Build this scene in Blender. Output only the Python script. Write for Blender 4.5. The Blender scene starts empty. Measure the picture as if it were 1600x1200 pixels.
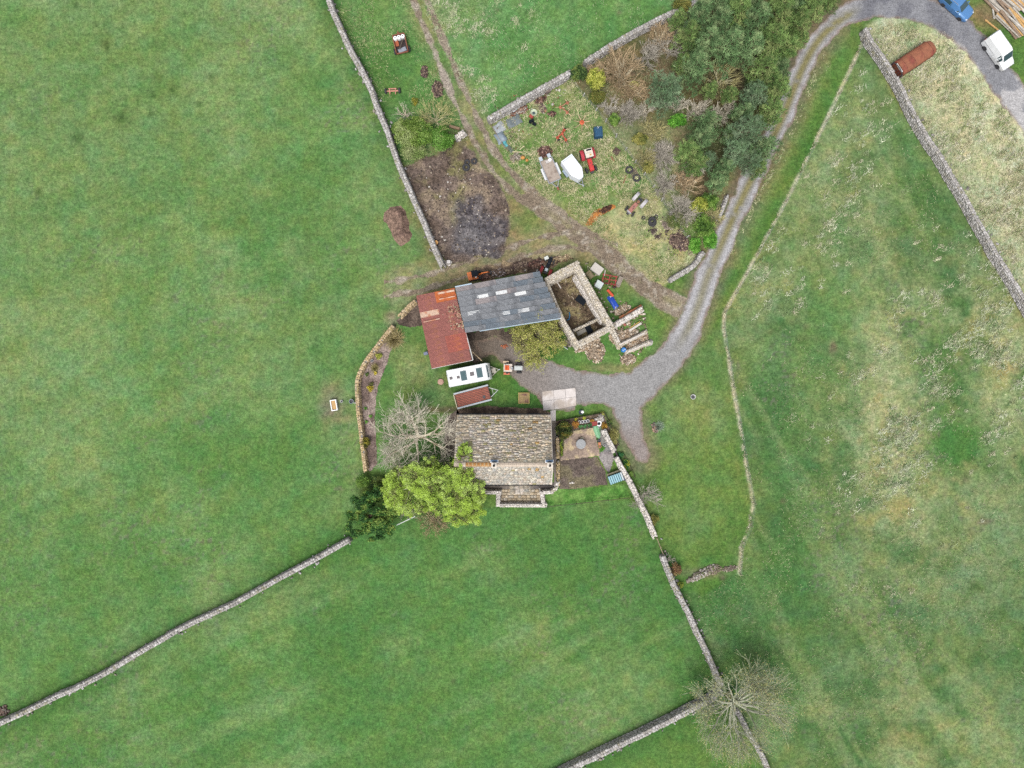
import bpy, math, random
import numpy as np
from mathutils import Vector, Matrix

# ---------------------------------------------------------------- camera, light, exposure
SC = bpy.context.scene
COL = SC.collection
H = 88.0          # camera height in metres
S = 0.08          # metres of ground per photograph pixel (1600 px wide)
GAIN = 2.15       # scene radiance of a white sheet
cam_d = bpy.data.cameras.new('camera')
cam = bpy.data.objects.new('camera', cam_d); COL.objects.link(cam)
cam.location = (0, 0, H); cam.rotation_euler = (0, 0, 0)
cam_d.sensor_fit = 'HORIZONTAL'
cam_d.angle = 2 * math.atan(800 * S / H)
cam_d.clip_start = 0.5; cam_d.clip_end = 3000
SC.camera = cam

world = bpy.data.worlds.new('World'); SC.world = world
world.use_nodes = True
wn = world.node_tree
bg = wn.nodes['Background']
sky = wn.nodes.new('ShaderNodeTexSky'); sky.sky_type = 'NISHITA'; sky.sun_disc = False
SUN_EL, SUN_ROT = math.radians(64), math.radians(200)
sky.sun_elevation = SUN_EL; sky.sun_rotation = SUN_ROT
sky.air_density = 1.0; sky.dust_density = 4.0; sky.ozone_density = 1.0
hs = wn.nodes.new('ShaderNodeHueSaturation'); hs.inputs['Saturation'].default_value = 0.25   # overcast: nearly grey sky
wn.links.new(sky.outputs[0], hs.inputs['Color']); wn.links.new(hs.outputs[0], bg.inputs['Color'])
bg.inputs['Strength'].default_value = 0.14
sun_d = bpy.data.lights.new('sun', 'SUN'); sun_d.energy = 1.7; sun_d.angle = math.radians(28)
sun_d.color = (1.0, 0.97, 0.92)
sun = bpy.data.objects.new('sun', sun_d); COL.objects.link(sun)
sun.rotation_euler = (math.radians(90) - SUN_EL, 0, math.radians(-20)); sun.location = (0, 0, 60)
SC.view_settings.view_transform = 'Standard'; SC.view_settings.look = 'None'
SC.view_settings.gamma = 1.0; SC.view_settings.use_curve_mapping = False
SC.view_settings.exposure = 1.03
SC.render.engine = 'CYCLES'
SC.cycles.max_bounces = 5; SC.cycles.diffuse_bounces = 3; SC.cycles.transparent_max_bounces = 4
SC.cycles.use_denoising = False

# ---------------------------------------------------------------- helpers
def lin(c):
    c = c / 255.0
    return c / 12.92 if c <= 0.04045 else ((c + 0.055) / 1.055) ** 2.4
def P(r, g, b):
    """colour read off the overcast photograph -> base colour of the surface"""
    return tuple(min(0.85, lin(v) / GAIN) for v in (r, g, b))
def A(*cs): return np.array([P(*c) for c in cs])
def G(u, v, z=0.0):
    f = (H - z) / H
    return ((u - 800) * S * f, (600 - v) * S * f)
def GV(u, v, z=0.0):
    x, y = G(u, v, z); return Vector((x, y, z))
def ang(u1, v1, u2, v2): return math.atan2(-(v2 - v1), u2 - u1)

_rs = np.random.RandomState(7)
_LAT = _rs.rand(256, 256)
def vn(x, y, seed=0):
    x = np.asarray(x, float) + seed * 17.31; y = np.asarray(y, float) + seed * 9.77
    xi = np.floor(x).astype(int); yi = np.floor(y).astype(int)
    fx = x - xi; fy = y - yi
    fx = fx * fx * (3 - 2 * fx); fy = fy * fy * (3 - 2 * fy)
    a = _LAT[xi % 256, yi % 256]; b = _LAT[(xi + 1) % 256, yi % 256]
    c = _LAT[xi % 256, (yi + 1) % 256]; d = _LAT[(xi + 1) % 256, (yi + 1) % 256]
    return (a * (1 - fx) + b * fx) * (1 - fy) + (c * (1 - fx) + d * fx) * fy
def fbm(x, y, size, octv=4, seed=0, gain=0.55):
    """0..1 noise with largest features of about `size` metres"""
    t = 0; a = 1; n = 0; f = 1.0 / size
    for k in range(octv):
        t = t + a * vn(x * f + 31.7 * k, y * f - 12.3 * k, seed + k); n += a; a *= gain; f *= 2.03
    return t / n
def sst(a, b, x):
    t = np.clip((x - a) / (b - a), 0, 1); return t * t * (3 - 2 * t)
def seg_dist(X, Y, pts):
    best = np.full(X.shape, 1e9); lat = np.zeros(X.shape); arc = np.zeros(X.shape); acc = 0.0
    for (x0, y0), (x1, y1) in zip(pts[:-1], pts[1:]):
        dx, dy = x1 - x0, y1 - y0; L2 = dx * dx + dy * dy + 1e-12; L = math.sqrt(L2)
        t = np.clip(((X - x0) * dx + (Y - y0) * dy) / L2, 0, 1)
        d = np.hypot(X - x0 - t * dx, Y - y0 - t * dy)
        m = d < best
        best = np.where(m, d, best)
        lat = np.where(m, ((X - x0) * -dy + (Y - y0) * dx) / L, lat)
        arc = np.where(m, acc + t * L, arc); acc += L
    return best, lat, arc
def sdf(X, Y, pts):
    """metres inside (+) / outside (-) a polygon"""
    d, _, _ = seg_dist(X, Y, list(pts) + [pts[0]])
    ins = np.zeros(X.shape, bool); n = len(pts)
    for i in range(n):
        x0, y0 = pts[i]; x1, y1 = pts[(i + 1) % n]
        if y0 == y1: continue
        c = ((y0 > Y) != (y1 > Y)) & (X < (x1 - x0) * (Y - y0) / (y1 - y0) + x0)
        ins ^= c
    return np.where(ins, d, -d)
def W(pts): return [G(u, v) for u, v in pts]
def smooth(pts, n=6):
    out = []; q = [pts[0]] + list(pts) + [pts[-1]]
    for i in range(1, len(q) - 2):
        p0, p1, p2, p3 = (np.array(q[i + k], float) for k in (-1, 0, 1, 2))
        for j in range(n):
            t = j / n
            out.append(tuple(0.5 * (2 * p1 + (p2 - p0) * t + (2 * p0 - 5 * p1 + 4 * p2 - p3) * t * t + (3 * p1 - p0 - 3 * p2 + p3) * t ** 3)))
    out.append(tuple(q[-2])); return out

# ---- materials
_M = {}
def mat(name, col, rough=0.7, metal=0.0, var=0.15, scale=6.0, col2=None, mix=0.0, rand=0.0, bump=0.0, spec=0.3):
    """plain paint/stone/wood with noise in value, an optional second colour in patches and a per-object shade"""
    if name in _M: return _M[name]
    m = bpy.data.materials.new(name); m.use_nodes = True; t = m.node_tree; b = t.nodes['Principled BSDF']
    b.inputs['Roughness'].default_value = rough; b.inputs['Metallic'].default_value = metal
    b.inputs['Specular IOR Level'].default_value = spec
    tc = t.nodes.new('ShaderNodeTexCoord')
    n = t.nodes.new('ShaderNodeTexNoise'); n.inputs['Scale'].default_value = scale; n.inputs['Detail'].default_value = 5
    t.links.new(tc.outputs['Object'], n.inputs['Vector'])
    base = t.nodes.new('ShaderNodeRGB'); base.outputs[0].default_value = (*col, 1)
    cur = base.outputs[0]
    if col2 is not None:
        n2 = t.nodes.new('ShaderNodeTexNoise'); n2.inputs['Scale'].default_value = scale * 0.35; n2.inputs['Detail'].default_value = 6
        t.links.new(tc.outputs['Object'], n2.inputs['Vector'])
        r = t.nodes.new('ShaderNodeMapRange'); r.inputs[1].default_value = 0.62 - mix * 0.35; r.inputs[2].default_value = 0.72 - mix * 0.3
        t.links.new(n2.outputs[0], r.inputs[0])
        mx = t.nodes.new('ShaderNodeMixRGB'); t.links.new(r.outputs[0], mx.inputs[0]); t.links.new(cur, mx.inputs[1]); mx.inputs[2].default_value = (*col2, 1)
        cur = mx.outputs[0]
    hv = t.nodes.new('ShaderNodeHueSaturation'); t.links.new(cur, hv.inputs['Color'])
    mr = t.nodes.new('ShaderNodeMapRange'); mr.inputs[1].default_value = 0.3; mr.inputs[2].default_value = 0.7
    mr.inputs[3].default_value = 1 - var; mr.inputs[4].default_value = 1 + var
    t.links.new(n.outputs[0], mr.inputs[0]); val = mr.outputs[0]
    if rand:
        oi = t.nodes.new('ShaderNodeObjectInfo'); m2 = t.nodes.new('ShaderNodeMapRange')
        m2.inputs[3].default_value = 1 - rand; m2.inputs[4].default_value = 1 + rand
        t.links.new(oi.outputs['Random'], m2.inputs[0])
        mu = t.nodes.new('ShaderNodeMath'); mu.operation = 'MULTIPLY'; t.links.new(val, mu.inputs[0]); t.links.new(m2.outputs[0], mu.inputs[1]); val = mu.outputs[0]
    t.links.new(val, hv.inputs['Value']); t.links.new(hv.outputs[0], b.inputs['Base Color'])
    if bump:
        bp = t.nodes.new('ShaderNodeBump'); bp.inputs['Strength'].default_value = bump; bp.inputs['Distance'].default_value = 0.03
        t.links.new(n.outputs[0], bp.inputs['Height']); t.links.new(bp.outputs[0], b.inputs['Normal'])
    _M[name] = m; return m
def amat(name, fine=((7.0, 0.3), (1.6, 0.15)), rough=0.9, fleck=None, rand=0.0, bump=0.0, hue=None):
    """surface whose local base colour is the mesh's Col attribute, broken up by fine noise; alpha = share of pale flecks"""
    if name in _M: return _M[name]
    m = bpy.data.materials.new(name); m.use_nodes = True; t = m.node_tree; b = t.nodes['Principled BSDF']
    b.inputs['Roughness'].default_value = rough; b.inputs['Specular IOR Level'].default_value = 0.15
    at = t.nodes.new('ShaderNodeAttribute'); at.attribute_name = 'Col'
    tc = t.nodes.new('ShaderNodeTexCoord'); cur = at.outputs['Color']
    if fleck:
        sc, colr = fleck
        n = t.nodes.new('ShaderNodeTexNoise'); n.inputs['Scale'].default_value = sc; n.inputs['Detail'].default_value = 4; n.inputs['Distortion'].default_value = 1.2
        t.links.new(tc.outputs['Object'], n.inputs['Vector'])
        ad = t.nodes.new('ShaderNodeMath'); ad.operation = 'ADD'; t.links.new(n.outputs[0], ad.inputs[0]); t.links.new(at.outputs['Alpha'], ad.inputs[1])
        r = t.nodes.new('ShaderNodeMapRange'); r.inputs[1].default_value = 0.98; r.inputs[2].default_value = 1.16
        t.links.new(ad.outputs[0], r.inputs[0])
        mx = t.nodes.new('ShaderNodeMixRGB'); t.links.new(r.outputs[0], mx.inputs[0]); t.links.new(cur, mx.inputs[1]); mx.inputs[2].default_value = (*colr, 1)
        cur = mx.outputs[0]
    last = None
    if hue:
        n = t.nodes.new('ShaderNodeTexNoise'); n.inputs['Scale'].default_value = hue[0]; n.inputs['Detail'].default_value = 4
        t.links.new(tc.outputs['Object'], n.inputs['Vector'])
        mr = t.nodes.new('ShaderNodeMapRange'); mr.inputs[1].default_value = 0.32; mr.inputs[2].default_value = 0.68
        t.links.new(n.outputs[0], mr.inputs[0])
        tint = t.nodes.new('ShaderNodeMixRGB'); t.links.new(mr.outputs[0], tint.inputs[0]); tint.inputs[1].default_value = (*hue[1], 1); tint.inputs[2].default_value = (*hue[2], 1)
        vm = t.nodes.new('ShaderNodeVectorMath'); vm.operation = 'MULTIPLY'; t.links.new(cur, vm.inputs[0]); t.links.new(tint.outputs[0], vm.inputs[1]); cur = vm.outputs[0]
    for sc, am in fine:
        n = t.nodes.new('ShaderNodeTexNoise'); n.inputs['Scale'].default_value = sc; n.inputs['Detail'].default_value = 3
        t.links.new(tc.outputs['Object'], n.inputs['Vector'])
        mr = t.nodes.new('ShaderNodeMapRange'); mr.inputs[1].default_value = 0.35; mr.inputs[2].default_value = 0.65
        mr.inputs[3].default_value = 1 - am; mr.inputs[4].default_value = 1 + am; mr.clamp = False
        t.links.new(n.outputs[0], mr.inputs[0])
        vm = t.nodes.new('ShaderNodeVectorMath'); vm.operation = 'SCALE'
        t.links.new(cur, vm.inputs[0]); t.links.new(mr.outputs[0], vm.inputs['Scale']); cur = vm.outputs[0]; last = n
    if rand:
        oi = t.nodes.new('ShaderNodeObjectInfo'); m2 = t.nodes.new('ShaderNodeMapRange')
        m2.inputs[3].default_value = 1 - rand; m2.inputs[4].default_value = 1 + rand; t.links.new(oi.outputs['Random'], m2.inputs[0])
        vm = t.nodes.new('ShaderNodeVectorMath'); vm.operation = 'SCALE'
        t.links.new(cur, vm.inputs[0]); t.links.new(m2.outputs[0], vm.inputs['Scale']); cur = vm.outputs[0]
    t.links.new(cur, b.inputs['Base Color'])
    if bump and last:
        bp = t.nodes.new('ShaderNodeBump'); bp.inputs['Strength'].default_value = bump; bp.inputs['Distance'].default_value = 0.08
        t.links.new(last.outputs[0], bp.inputs['Height']); t.links.new(bp.outputs[0], b.inputs['Normal'])
    _M[name] = m; return m
def glass_mat(name, col):
    return mat(name, col, rough=0.08, var=0.05, spec=0.7)

# ---- mesh building
def arr_mesh(name, V, F, col=None):
    V = np.asarray(V, np.float32); F = np.asarray(F, np.int32); k = F.shape[1]; n = len(F)
    me = bpy.data.meshes.new(name); me.vertices.add(len(V)); me.vertices.foreach_set('co', V.ravel())
    me.loops.add(n * k); me.loops.foreach_set('vertex_index', F.ravel())
    me.polygons.add(n); me.polygons.foreach_set('loop_start', np.arange(0, n * k, k, dtype=np.int32))
    me.polygons.foreach_set('loop_total', np.full(n, k, np.int32))
    if col is not None:
        c = np.asarray(col, np.float32)
        if c.shape[1] == 3: c = np.hstack([c, np.zeros((len(c), 1), np.float32)])
        a = me.color_attributes.new('Col', 'FLOAT_COLOR', 'POINT'); a.data.foreach_set('color', c.ravel())
    me.update(calc_edges=True); return me
def link(name, me, m=None, parent=None, loc=None, rot=None, kind=None, label=None):
    o = bpy.data.objects.new(name, me); COL.objects.link(o)
    if m is not None and me is not None and (not me.materials or me.materials[0] != m and me.users <= 1): me.materials.clear(); me.materials.append(m)
    if parent is not None: o.parent = parent
    if loc is not None: o.location = loc
    if rot is not None: o.rotation_euler = rot
    if kind: o['kind'] = kind
    if label: o['label'] = label
    return o
def tag(o, label, cat, group=None):
    o['label'] = label; o['category'] = cat
    if group: o['group'] = group
    return o
def thing(name, label, cat, loc=(0, 0, 0), rz=0.0, group=None):
    o = bpy.data.objects.new(name, None); COL.objects.link(o); o.empty_display_size = 0.3
    o.location = (loc[0], loc[1], loc[2] if len(loc) > 2 else 0.0); o.rotation_euler = (0, 0, rz)
    return tag(o, label, cat, group)
def copy_tree(o, parent=None):
    c = o.copy(); COL.objects.link(c)
    if parent is not None: c.parent = parent
    for ch in list(o.children): copy_tree(ch, c)
    return c
def dup(o, label, loc, rz=0.0, sc=1.0, group=None):
    c = copy_tree(o); c.location = (loc[0], loc[1], loc[2] if len(loc) > 2 else 0.0)
    c.rotation_euler = (0, 0, rz); c.scale = (sc, sc, sc) if not isinstance(sc, tuple) else sc
    c['label'] = label
    if group: c['group'] = group
    return c

class MB:
    def __init__(s): s.v = []; s.f = []
    def add(s, vs, fs):
        n = len(s.v); s.v += [tuple(v) for v in vs]; s.f += [tuple(i + n for i in f) for f in fs]; return s
    def box(s, c, d, rz=0.0, ry=0.0, rx=0.0, taper=1.0):
        hx, hy, hz = d[0] / 2, d[1] / 2, d[2] / 2
        R = Matrix.Rotation(rz, 3, 'Z') @ Matrix.Rotation(ry, 3, 'Y') @ Matrix.Rotation(rx, 3, 'X'); c = Vector(c)
        vs = []
        for z in (-1, 1):
            k = taper if z > 0 else 1.0
            for x, y in ((-1, -1), (1, -1), (1, 1), (-1, 1)): vs.append(c + R @ Vector((x * hx * k, y * hy * k, z * hz)))
        return s.add(vs, [(3, 2, 1, 0), (4, 5, 6, 7), (0, 1, 5, 4), (1, 2, 6, 5), (2, 3, 7, 6), (3, 0, 4, 7)])
    def prism(s, poly, z0, z1):
        n = len(poly)
        a = sum(poly[i][0] * poly[(i + 1) % n][1] - poly[(i + 1) % n][0] * poly[i][1] for i in range(n))
        if a < 0: poly = poly[::-1]
        vs = [(x, y, z0) for x, y in poly] + [(x, y, z1) for x, y in poly]
        return s.add(vs, [tuple(range(n - 1, -1, -1)), tuple(range(n, 2 * n))] + [(i, (i + 1) % n, n + (i + 1) % n, n + i) for i in range(n)])
    def side_prism(s, prof, y0, y1):
        """profile in x,z extruded along y"""
        n = len(prof)
        vs = [(x, y0, z) for x, z in prof] + [(x, y1, z) for x, z in prof]
        return s.add(vs, [tuple(range(n)), tuple(range(2 * n - 1, n - 1, -1))] + [(i, n + i, n + (i + 1) % n, (i + 1) % n) for i in range(n)])
    def cyl(s, p0, p1, r0, r1=None, n=10, caps=True):
        r1 = r0 if r1 is None else r1
        p0, p1 = Vector(p0), Vector(p1); d = (p1 - p0).normalized()
        a = d.orthogonal().normalized(); b = d.cross(a); vs = []
        for p, r in ((p0, r0), (p1, r1)):
            for i in range(n):
                t = 2 * math.pi * i / n; vs.append(p + a * (r * math.cos(t)) + b * (r * math.sin(t)))
        fs = [(i, (i + 1) % n, n + (i + 1) % n, n + i) for i in range(n)]
        if caps: fs += [tuple(range(n - 1, -1, -1)), tuple(range(n, 2 * n))]
        return s.add(vs, fs)
    def tube(s, pts, rad, n=4):
        pts = [Vector(p) for p in pts]; rad = rad if hasattr(rad, '__len__') else [rad] * len(pts); vs = []; a = None
        for i, p in enumerate(pts):
            d = (pts[min(i + 1, len(pts) - 1)] - pts[max(i - 1, 0)]).normalized()
            a = d.orthogonal() if a is None else (a - d * a.dot(d))
            if a.length < 1e-6: a = d.orthogonal()
            a.normalize(); b = d.cross(a)
            for k in range(n):
                t = 2 * math.pi * k / n; vs.append(p + a * (rad[i] * math.cos(t)) + b * (rad[i] * math.sin(t)))
        fs = []
        for i in range(len(pts) - 1):
            for k in range(n): fs.append((i * n + k, i * n + (k + 1) % n, (i + 1) * n + (k + 1) % n, (i + 1) * n + k))
        fs += [tuple(range(n - 1, -1, -1)), tuple(range((len(pts) - 1) * n, len(pts) * n))]
        return s.add(vs, fs)
    def lathe(s, prof, c=(0, 0, 0), n=14, axis='Z'):
        vs = []; fs = []; m = len(prof)
        for r, z in prof:
            for k in range(n):
                t = 2 * math.pi * k / n
                p = (r * math.cos(t), r * math.sin(t), z)
                if axis == 'Y': p = (p[0], p[2], p[1])
                if axis == 'X': p = (p[2], p[0], p[1])
                vs.append((p[0] + c[0], p[1] + c[1], p[2] + c[2]))
        for i in range(m - 1):
            for k in range(n): fs.append((i * n + k, i * n + (k + 1) % n, (i + 1) * n + (k + 1) % n, (i + 1) * n + k))
        fs += [tuple(range(n - 1, -1, -1)), tuple(range((m - 1) * n, m * n))]
        return s.add(vs, fs)
    def torus(s, c, R, r, axis='Z', n=16, m=6):
        vs = []; fs = []
        for i in range(n):
            t = 2 * math.pi * i / n
            for j in range(m):
                q = 2 * math.pi * j / m; rr = R + r * math.cos(q); p = (rr * math.cos(t), rr * math.sin(t), r * math.sin(q))
                if axis == 'Y': p = (p[0], p[2], p[1])
                if axis == 'X': p = (p[2], p[0], p[1])
                vs.append((p[0] + c[0], p[1] + c[1], p[2] + c[2]))
        for i in range(n):
            for j in range(m): fs.append((i * m + j, ((i + 1) % n) * m + j, ((i + 1) % n) * m + (j + 1) % m, i * m + (j + 1) % m))
        return s.add(vs, fs)
    def quad(s, a, b, c, d): return s.add([a, b, c, d], [(0, 1, 2, 3)])
    def ball(s, c, r, n=10, m=6, sq=(1, 1, 1)):
        prof = [(max(0.02, math.sin(math.pi * i / m)) * r, -math.cos(math.pi * i / m) * r) for i in range(m + 1)]
        k = len(s.v); s.lathe(prof, (0, 0, 0), n)
        for i in range(k, len(s.v)):
            x, y, z = s.v[i]; s.v[i] = (x * sq[0] + c[0], y * sq[1] + c[1], z * sq[2] + c[2])
        return s
    def mesh(s, name='mesh', smooth=False):
        me = bpy.data.meshes.new(name); me.from_pydata(s.v, [], s.f); me.update()
        if smooth: me.polygons.foreach_set('use_smooth', [True] * len(me.polygons))
        return me
    def obj(s, name, m, parent=None, smooth=False, kind=None, label=None):
        return link(name, s.mesh(name, smooth), m, parent, kind=kind, label=label)

CUBE = np.array([(x, y, z) for z in (-1, 1) for x, y in ((-1, -1), (1, -1), (1, 1), (-1, 1))], float)
CUBEF = np.array([(3, 2, 1, 0), (4, 5, 6, 7), (0, 1, 5, 4), (1, 2, 6, 5), (2, 3, 7, 6), (3, 0, 4, 7)])
def stones_mesh(name, C, D, yaw, cols, rs, jit=0.18, tilt=0.12):
    """many rough stones: centres, half sizes, yaw, one colour each"""
    C = np.asarray(C, float); D = np.asarray(D, float); n = len(C)
    v = CUBE[None] * (1 + jit * (rs.rand(n, 8, 3) * 2 - 1)) * D[:, None, :]
    tx = (rs.rand(n) - .5) * 2 * tilt; ty = (rs.rand(n) - .5) * 2 * tilt
    v[:, :, 2] += v[:, :, 0] * tx[:, None] + v[:, :, 1] * ty[:, None]
    c, s = np.cos(yaw)[:, None], np.sin(yaw)[:, None]
    x = v[:, :, 0] * c - v[:, :, 1] * s; y = v[:, :, 0] * s + v[:, :, 1] * c
    V = np.stack([x, y, v[:, :, 2]], 2) + C[:, None, :]
    F = (CUBEF[None] + (np.arange(n) * 8)[:, None, None]).reshape(-1, 4)
    return arr_mesh(name, V.reshape(-1, 3), F, np.repeat(np.asarray(cols), 8, 0))
def leaf_arrays(C, size, rs, up=0.5, cols=None, aspect=0.6):
    """rhombic leaves at the centres C; returns V, F, colours"""
    n = len(C); N = rs.normal(size=(n, 3)); N[:, 2] = np.abs(N[:, 2]) + up; N /= np.linalg.norm(N, axis=1)[:, None]
    T = np.cross(N, rs.normal(size=(n, 3))); T /= np.linalg.norm(T, axis=1)[:, None] + 1e-9; B = np.cross(N, T)
    sz = (size * (0.6 + 0.8 * rs.rand(n)))[:, None]
    V = np.stack([C + T * sz * .5, C + B * sz * .5 * aspect, C - T * sz * .5, C - B * sz * .5 * aspect], 1).reshape(-1, 3)
    F = np.arange(n * 4).reshape(-1, 4)
    return V, F, (None if cols is None else np.repeat(cols, 4, 0))
def blades_arrays(base, dirs, length, width, cols, rs):
    """single-triangle blades from base along dirs"""
    n = len(base); d = dirs / (np.linalg.norm(dirs, axis=1)[:, None] + 1e-9)
    sd = np.cross(d, np.array([0, 0, 1.0]) + rs.normal(size=(n, 3)) * .3); sd /= np.linalg.norm(sd, axis=1)[:, None] + 1e-9
    w = np.asarray(width).reshape(-1, 1) * .5; L = np.asarray(length).reshape(-1, 1)
    V = np.stack([base - sd * w, base + sd * w, base + d * L], 1).reshape(-1, 3)
    return V, np.arange(n * 3).reshape(-1, 3), np.repeat(cols, 3, 0)
def grid_sheet(name, maskf, colf, bbox, z, m, res=0.14, zf=None, kind='structure'):
    """one ground sheet: cells of a fine grid where maskf > 0, coloured per vertex"""
    x0, y0, x1, y1 = bbox
    xs = np.arange(x0, x1 + res, res); ys = np.arange(y0, y1 + res, res)
    X, Y = np.meshgrid(xs, ys)
    mk = maskf(X, Y); cell = (mk[:-1, :-1] + mk[1:, :-1] + mk[:-1, 1:] + mk[1:, 1:]) > 0
    idx = np.arange(X.size).reshape(X.shape)
    f = np.stack([idx[:-1, :-1], idx[:-1, 1:], idx[1:, 1:], idx[1:, :-1]], 2)[cell]
    used, inv = np.unique(f, return_inverse=True); f = inv.reshape(-1, 4)
    x = X.ravel()[used]; y = Y.ravel()[used]; k = mk.ravel()[used]
    c = colf(x, y, k); Z = np.full(x.shape, z) if zf is None else z + zf(x, y, k)
    return link(name, arr_mesh(name, np.stack([x, y, Z], 1), f, c), m, kind=kind)
def bb(pts, pad=1.0):
    p = np.array(pts); return p[:, 0].min() - pad, p[:, 1].min() - pad, p[:, 0].max() + pad, p[:, 1].max() + pad
def mixc(c, t, k):
    k = np.asarray(k)[..., None]; return c * (1 - k) + np.asarray(t) * k
# ================================================================ THE GROUND
NWW = [(511, -30), (513, 0), (540, 60), (570, 120), (595, 180), (620, 250), (645, 310), (670, 365), (690, 412)]
CURVE = [(650, 470), (626, 492), (614, 508), (596, 531), (581, 553), (564, 579), (558, 598), (559, 625), (561, 650), (565, 690), (570, 732)]
SWW = [(545, 843), (500, 870), (400, 925), (300, 975), (268, 991), (200, 1030), (150, 1060), (90, 1088), (30, 1117), (-40, 1150)]
SEW = [(1024.5, 838), (1035.5, 868.5), (1051, 907), (1056, 921), (1078, 960), (1097.5, 1005), (1110.5, 1034), (1127, 1070)]
SWB = [(1127, 1078), (1107, 1097), (1077, 1110), (1040, 1131), (1000, 1150), (940, 1178), (896, 1200), (850, 1222)]
FENCE = [(1352, 58), (1330, 105), (1290, 190), (1250, 270), (1228, 315), (1200, 365), (1165, 430), (1132, 488), (1130, 512), (1138, 560), (1145, 605), (1155, 660), (1163, 710), (1170, 750), (1177, 785), (1172, 820), (1158, 855), (1155, 895)]
RW = [(1353, 44), (1363, 65), (1393, 110), (1417, 155), (1435, 190), (1465, 237), (1490, 277), (1515, 320), (1548, 380), (1575, 425), (1600, 468), (1640, 535)]
P_LEFT = W([(-900, -900), (511, -900)] + NWW + CURVE + [(560, 800)] + SWW + [(-900, 1500)])
P_BOT = W([(-900, 1500)] + SWW[::-1] + [(650, 805), (780, 795), (985, 780)] + SEW + SWB[1:] + [(700, 1900), (-900, 1900)])
P_RIGHT = W(FENCE + [(1100, 930), (1060, 925), (1097, 1005), (1127, 1075), (1180, 1160), (1210, 1210), (1300, 2200), (3000, 2200), (3000, 1500), (1640, 535)] + RW[::-1][1:])
P_TOP = W([(560, -900), (655, 0), (702, 110), (757, 190), (890, 115), (912, 97), (1100, 0), (1250, -90), (1250, -900)])
P_STRIP = W([(1354, 40)] + RW[1:] + [(1900, 900), (2200, 700), (1620, 195), (1545, 100), (1500, 50), (1440, 25), (1390, 20)])
P_YARD = W([(755, 188), (890, 115), (960, 212), (1020, 292), (1082, 385), (1090, 410), (1048, 440), (1030, 455), (960, 412), (900, 362), (830, 312), (780, 265)])
P_WOOD = W([(890, 115), (912, 97), (1100, 0), (1250, -90), (1420, -90), (1310, 25), (1255, 105), (1222, 180), (1200, 225), (1150, 292), (1100, 392), (1082, 385), (1020, 292), (960, 212)])
P_NWC = W([(513, 0), (540, 60), (570, 120), (595, 180), (620, 250), (640, 262), (720, 222), (752, 215), (702, 110), (655, -5)])
P_GARD = W(CURVE + [(700, 760), (870, 700), (868, 650), (760, 600), (700, 590), (665, 500)])
ROAD = [(1640, 235), (1600, 172), (1570, 130), (1537, 85), (1500, 46), (1445, 17), (1395, 8), (1350, 14), (1312, 32), (1280, 62), (1258, 98), (1240, 140), (1222, 185), (1200, 230), (1177, 275), (1152, 326), (1128, 380), (1106, 432), (1090, 480), (1068, 528), (1040, 568), (1005, 600), (980, 628), (983, 655), (993, 685), (1003, 712)]
ROADW = [46, 46, 46, 46, 45, 42, 40, 38, 34, 32, 32, 32, 32, 33, 34, 35, 36, 38, 40, 44, 48, 56, 52, 40, 34, 20]
TRACK = [(652, -12), (672, 40), (693, 90), (716, 145), (742, 200), (768, 248), (800, 285), (835, 316), (875, 345), (915, 372), (955, 405), (990, 434), (1025, 458), (1062, 478), (1085, 490)]
TRACKW = [34, 34, 34, 36, 36, 34, 34, 36, 38, 38, 36, 36, 40, 44, 48]
TRACKB = [(935, 385), (895, 376), (860, 378), (825, 388), (785, 402), (745, 415), (700, 430), (660, 442), (625, 448)]
P_EARTH = W([(633, 262), (668, 246), (718, 222), (742, 236), (752, 262), (782, 292), (803, 330), (797, 362), (788, 398), (740, 408), (700, 418), (680, 388), (660, 345), (645, 305)])

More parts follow.
